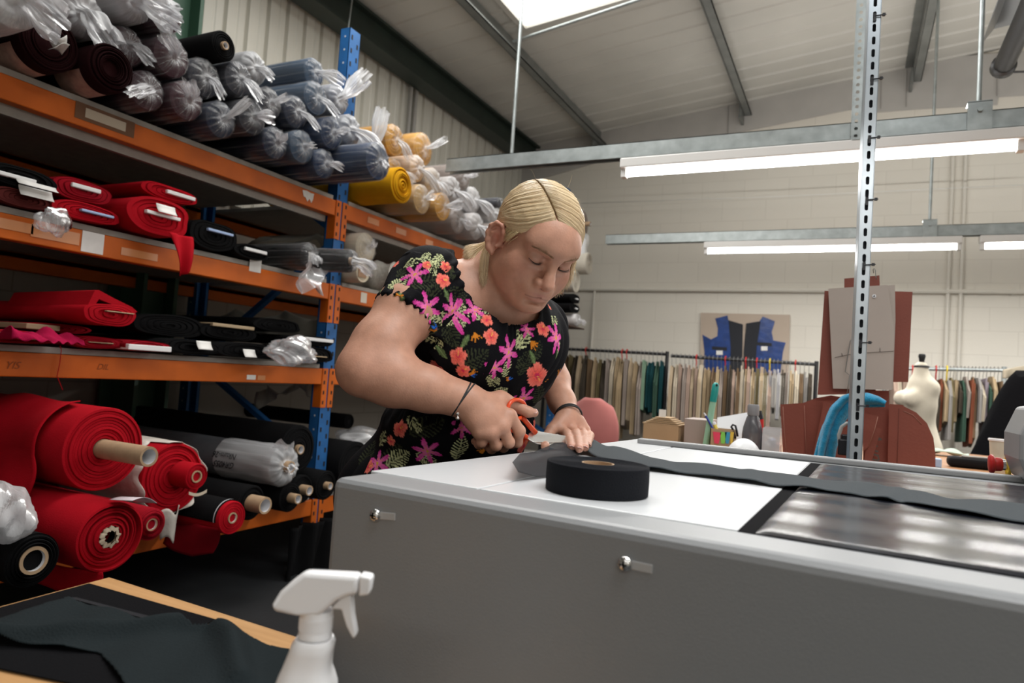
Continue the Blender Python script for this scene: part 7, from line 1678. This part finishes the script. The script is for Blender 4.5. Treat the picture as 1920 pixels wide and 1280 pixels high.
# spray bottle
sb = P(588, 1180, .63); bx_, by_ = float(sb[0]), float(sb[1])
t = thing('spray_bottle', (bx_, by_, LZ), 'white plastic trigger spray bottle in the front, beside the grey machine', 'bottle')
m_wpl = M('white bottle plastic', (.80, .80, .81), .38, sss=.0)
rgt = nrm(RC[0] * np.array([1, 1, 0])); upv = np.array([0, 0, 1.]); fwv = np.cross(upv, rgt)
D_ = .63
def sp(px, py, d=0.): 
    q = P(px, py, D_); return q + fwv * d
def rel(px, py): q = P(px, py, D_); dq = q - np.array([bx_, by_, 0]); return dq.dot(rgt), q[2]
zneck = rel(590, 1180)[1]
prof = []
for py, xl, xr in ((1192, 557, 624), (1200, 551, 627), (1215, 546, 624), (1230, 540, 622), (1245, 534, 621), (1258, 528, 626), (1275, 522, 631), (1300, 515, 634), (1330, 510, 636), (1380, 506, 638), (1440, 505, 638), (1470, 509, 634)):
    l, z = rel(xl, py); r_, _ = rel(xr, py); prof.append((l, r_, z))
zmin = prof[-1][2]; sc_ = (prof[0][2] - LZ - .001) / (prof[0][2] - zmin) if prof[0][2] - LZ < prof[0][2] - zmin else 1
prof = [(l, r_, prof[0][2] - (prof[0][2] - z) * ((prof[0][2] - LZ - .001) / (prof[0][2] - zmin))) if z < rel(590, 1290)[1] else (l, r_, z) for l, r_, z in prof]
b = MB(); rows = []
for l, r_, z in prof:
    c_, hx = (l + r_) / 2, (r_ - l) / 2; hy = min(hx, .026) if True else hx; row = []
    for a in np.linspace(0, 2 * math.pi, 40, endpoint=False):
        q = (abs(math.cos(a)) ** 3 + abs(math.sin(a)) ** 3) ** (-1 / 3); row.append(np.array([bx_, by_, z]) + rgt * (c_ + hx * q * math.cos(a)) + fwv * hy * q * math.sin(a))
    rows.append(row)
b.rings(rows[::-1]); obj('bottle_body', b, m_wpl, t, smooth=50)
l0, z0_ = rel(560, 1188); r0_, _ = rel(622, 1188); zt_ = rel(590, 1142)[1]; cc_ = (l0 + r0_) / 2; R_ = (r0_ - l0) / 2
b = MB(); b.lathe([(R_, z0_ - .001), (R_, z0_ + .002), (R_ * .97, z0_ + .003), (R_ * .955, zt_ - .003), (R_ * .93, zt_)], np.array([bx_, by_, 0]) + rgt * cc_, n=48)
cp = obj('screw_collar', b, m_wpl, t, smooth=40)
b = MB()
for k in range(40):
    a = k * 2 * math.pi / 40; b.bar(np.array([bx_, by_, z0_ + .006]) + rgt * (cc_ + R_ * .968 * math.cos(a)) + fwv * R_ * .968 * math.sin(a), np.array([bx_, by_, zt_ - .006]) + rgt * (cc_ + R_ * .962 * math.cos(a)) + fwv * R_ * .962 * math.sin(a), .0008, .0008, up=(1, 0, 0))
attach(obj('grip_ribs', b, m_wpl), cp)
# trigger head: a wedge-shaped hood, wide at the back
def slab_px(pts, w, name, bevel, parent=None, wt_=None):
    q = [sp(px, py) for px, py in pts]; n = len(q); b = MB(); wt = wt_ or [w] * n
    front = [p - fwv * wt[i] for i, p in enumerate(q)]; back = [p + fwv * wt[i] for i, p in enumerate(q)]
    b.add(front + back, [tuple(range(n)), tuple(range(2 * n - 1, n - 1, -1))] + [(i, i + n, (i + 1) % n + n, (i + 1) % n) for i in range(n)]); return obj(name, b, m_wpl, parent or t, smooth=35, bevel=bevel, seg=3)
slab_px([(574, 1069), (676, 1075), (674, 1109), (655, 1113), (636, 1120), (615, 1138), (605, 1147), (564, 1145), (527, 1138), (519, 1134), (519, 1124), (531, 1104), (550, 1087)][::-1], .012, 'trigger_hood', .004, wt_=[.008, .010, .010, .010, .011, .013, .013, .015, .014, .013, .014, .011, .009][::-1])
slab_px([(677, 1074), (698, 1078), (699, 1084), (695, 1110), (676, 1113)][::-1], .0085, 'nozzle_cap', .002)
slab_px([(645, 1113), (661, 1112), (663, 1130), (664, 1150), (670, 1184), (667, 1193), (662, 1190), (652, 1170), (645, 1148), (643, 1139), (622, 1138)][::-1], .006, 'trigger', .002)
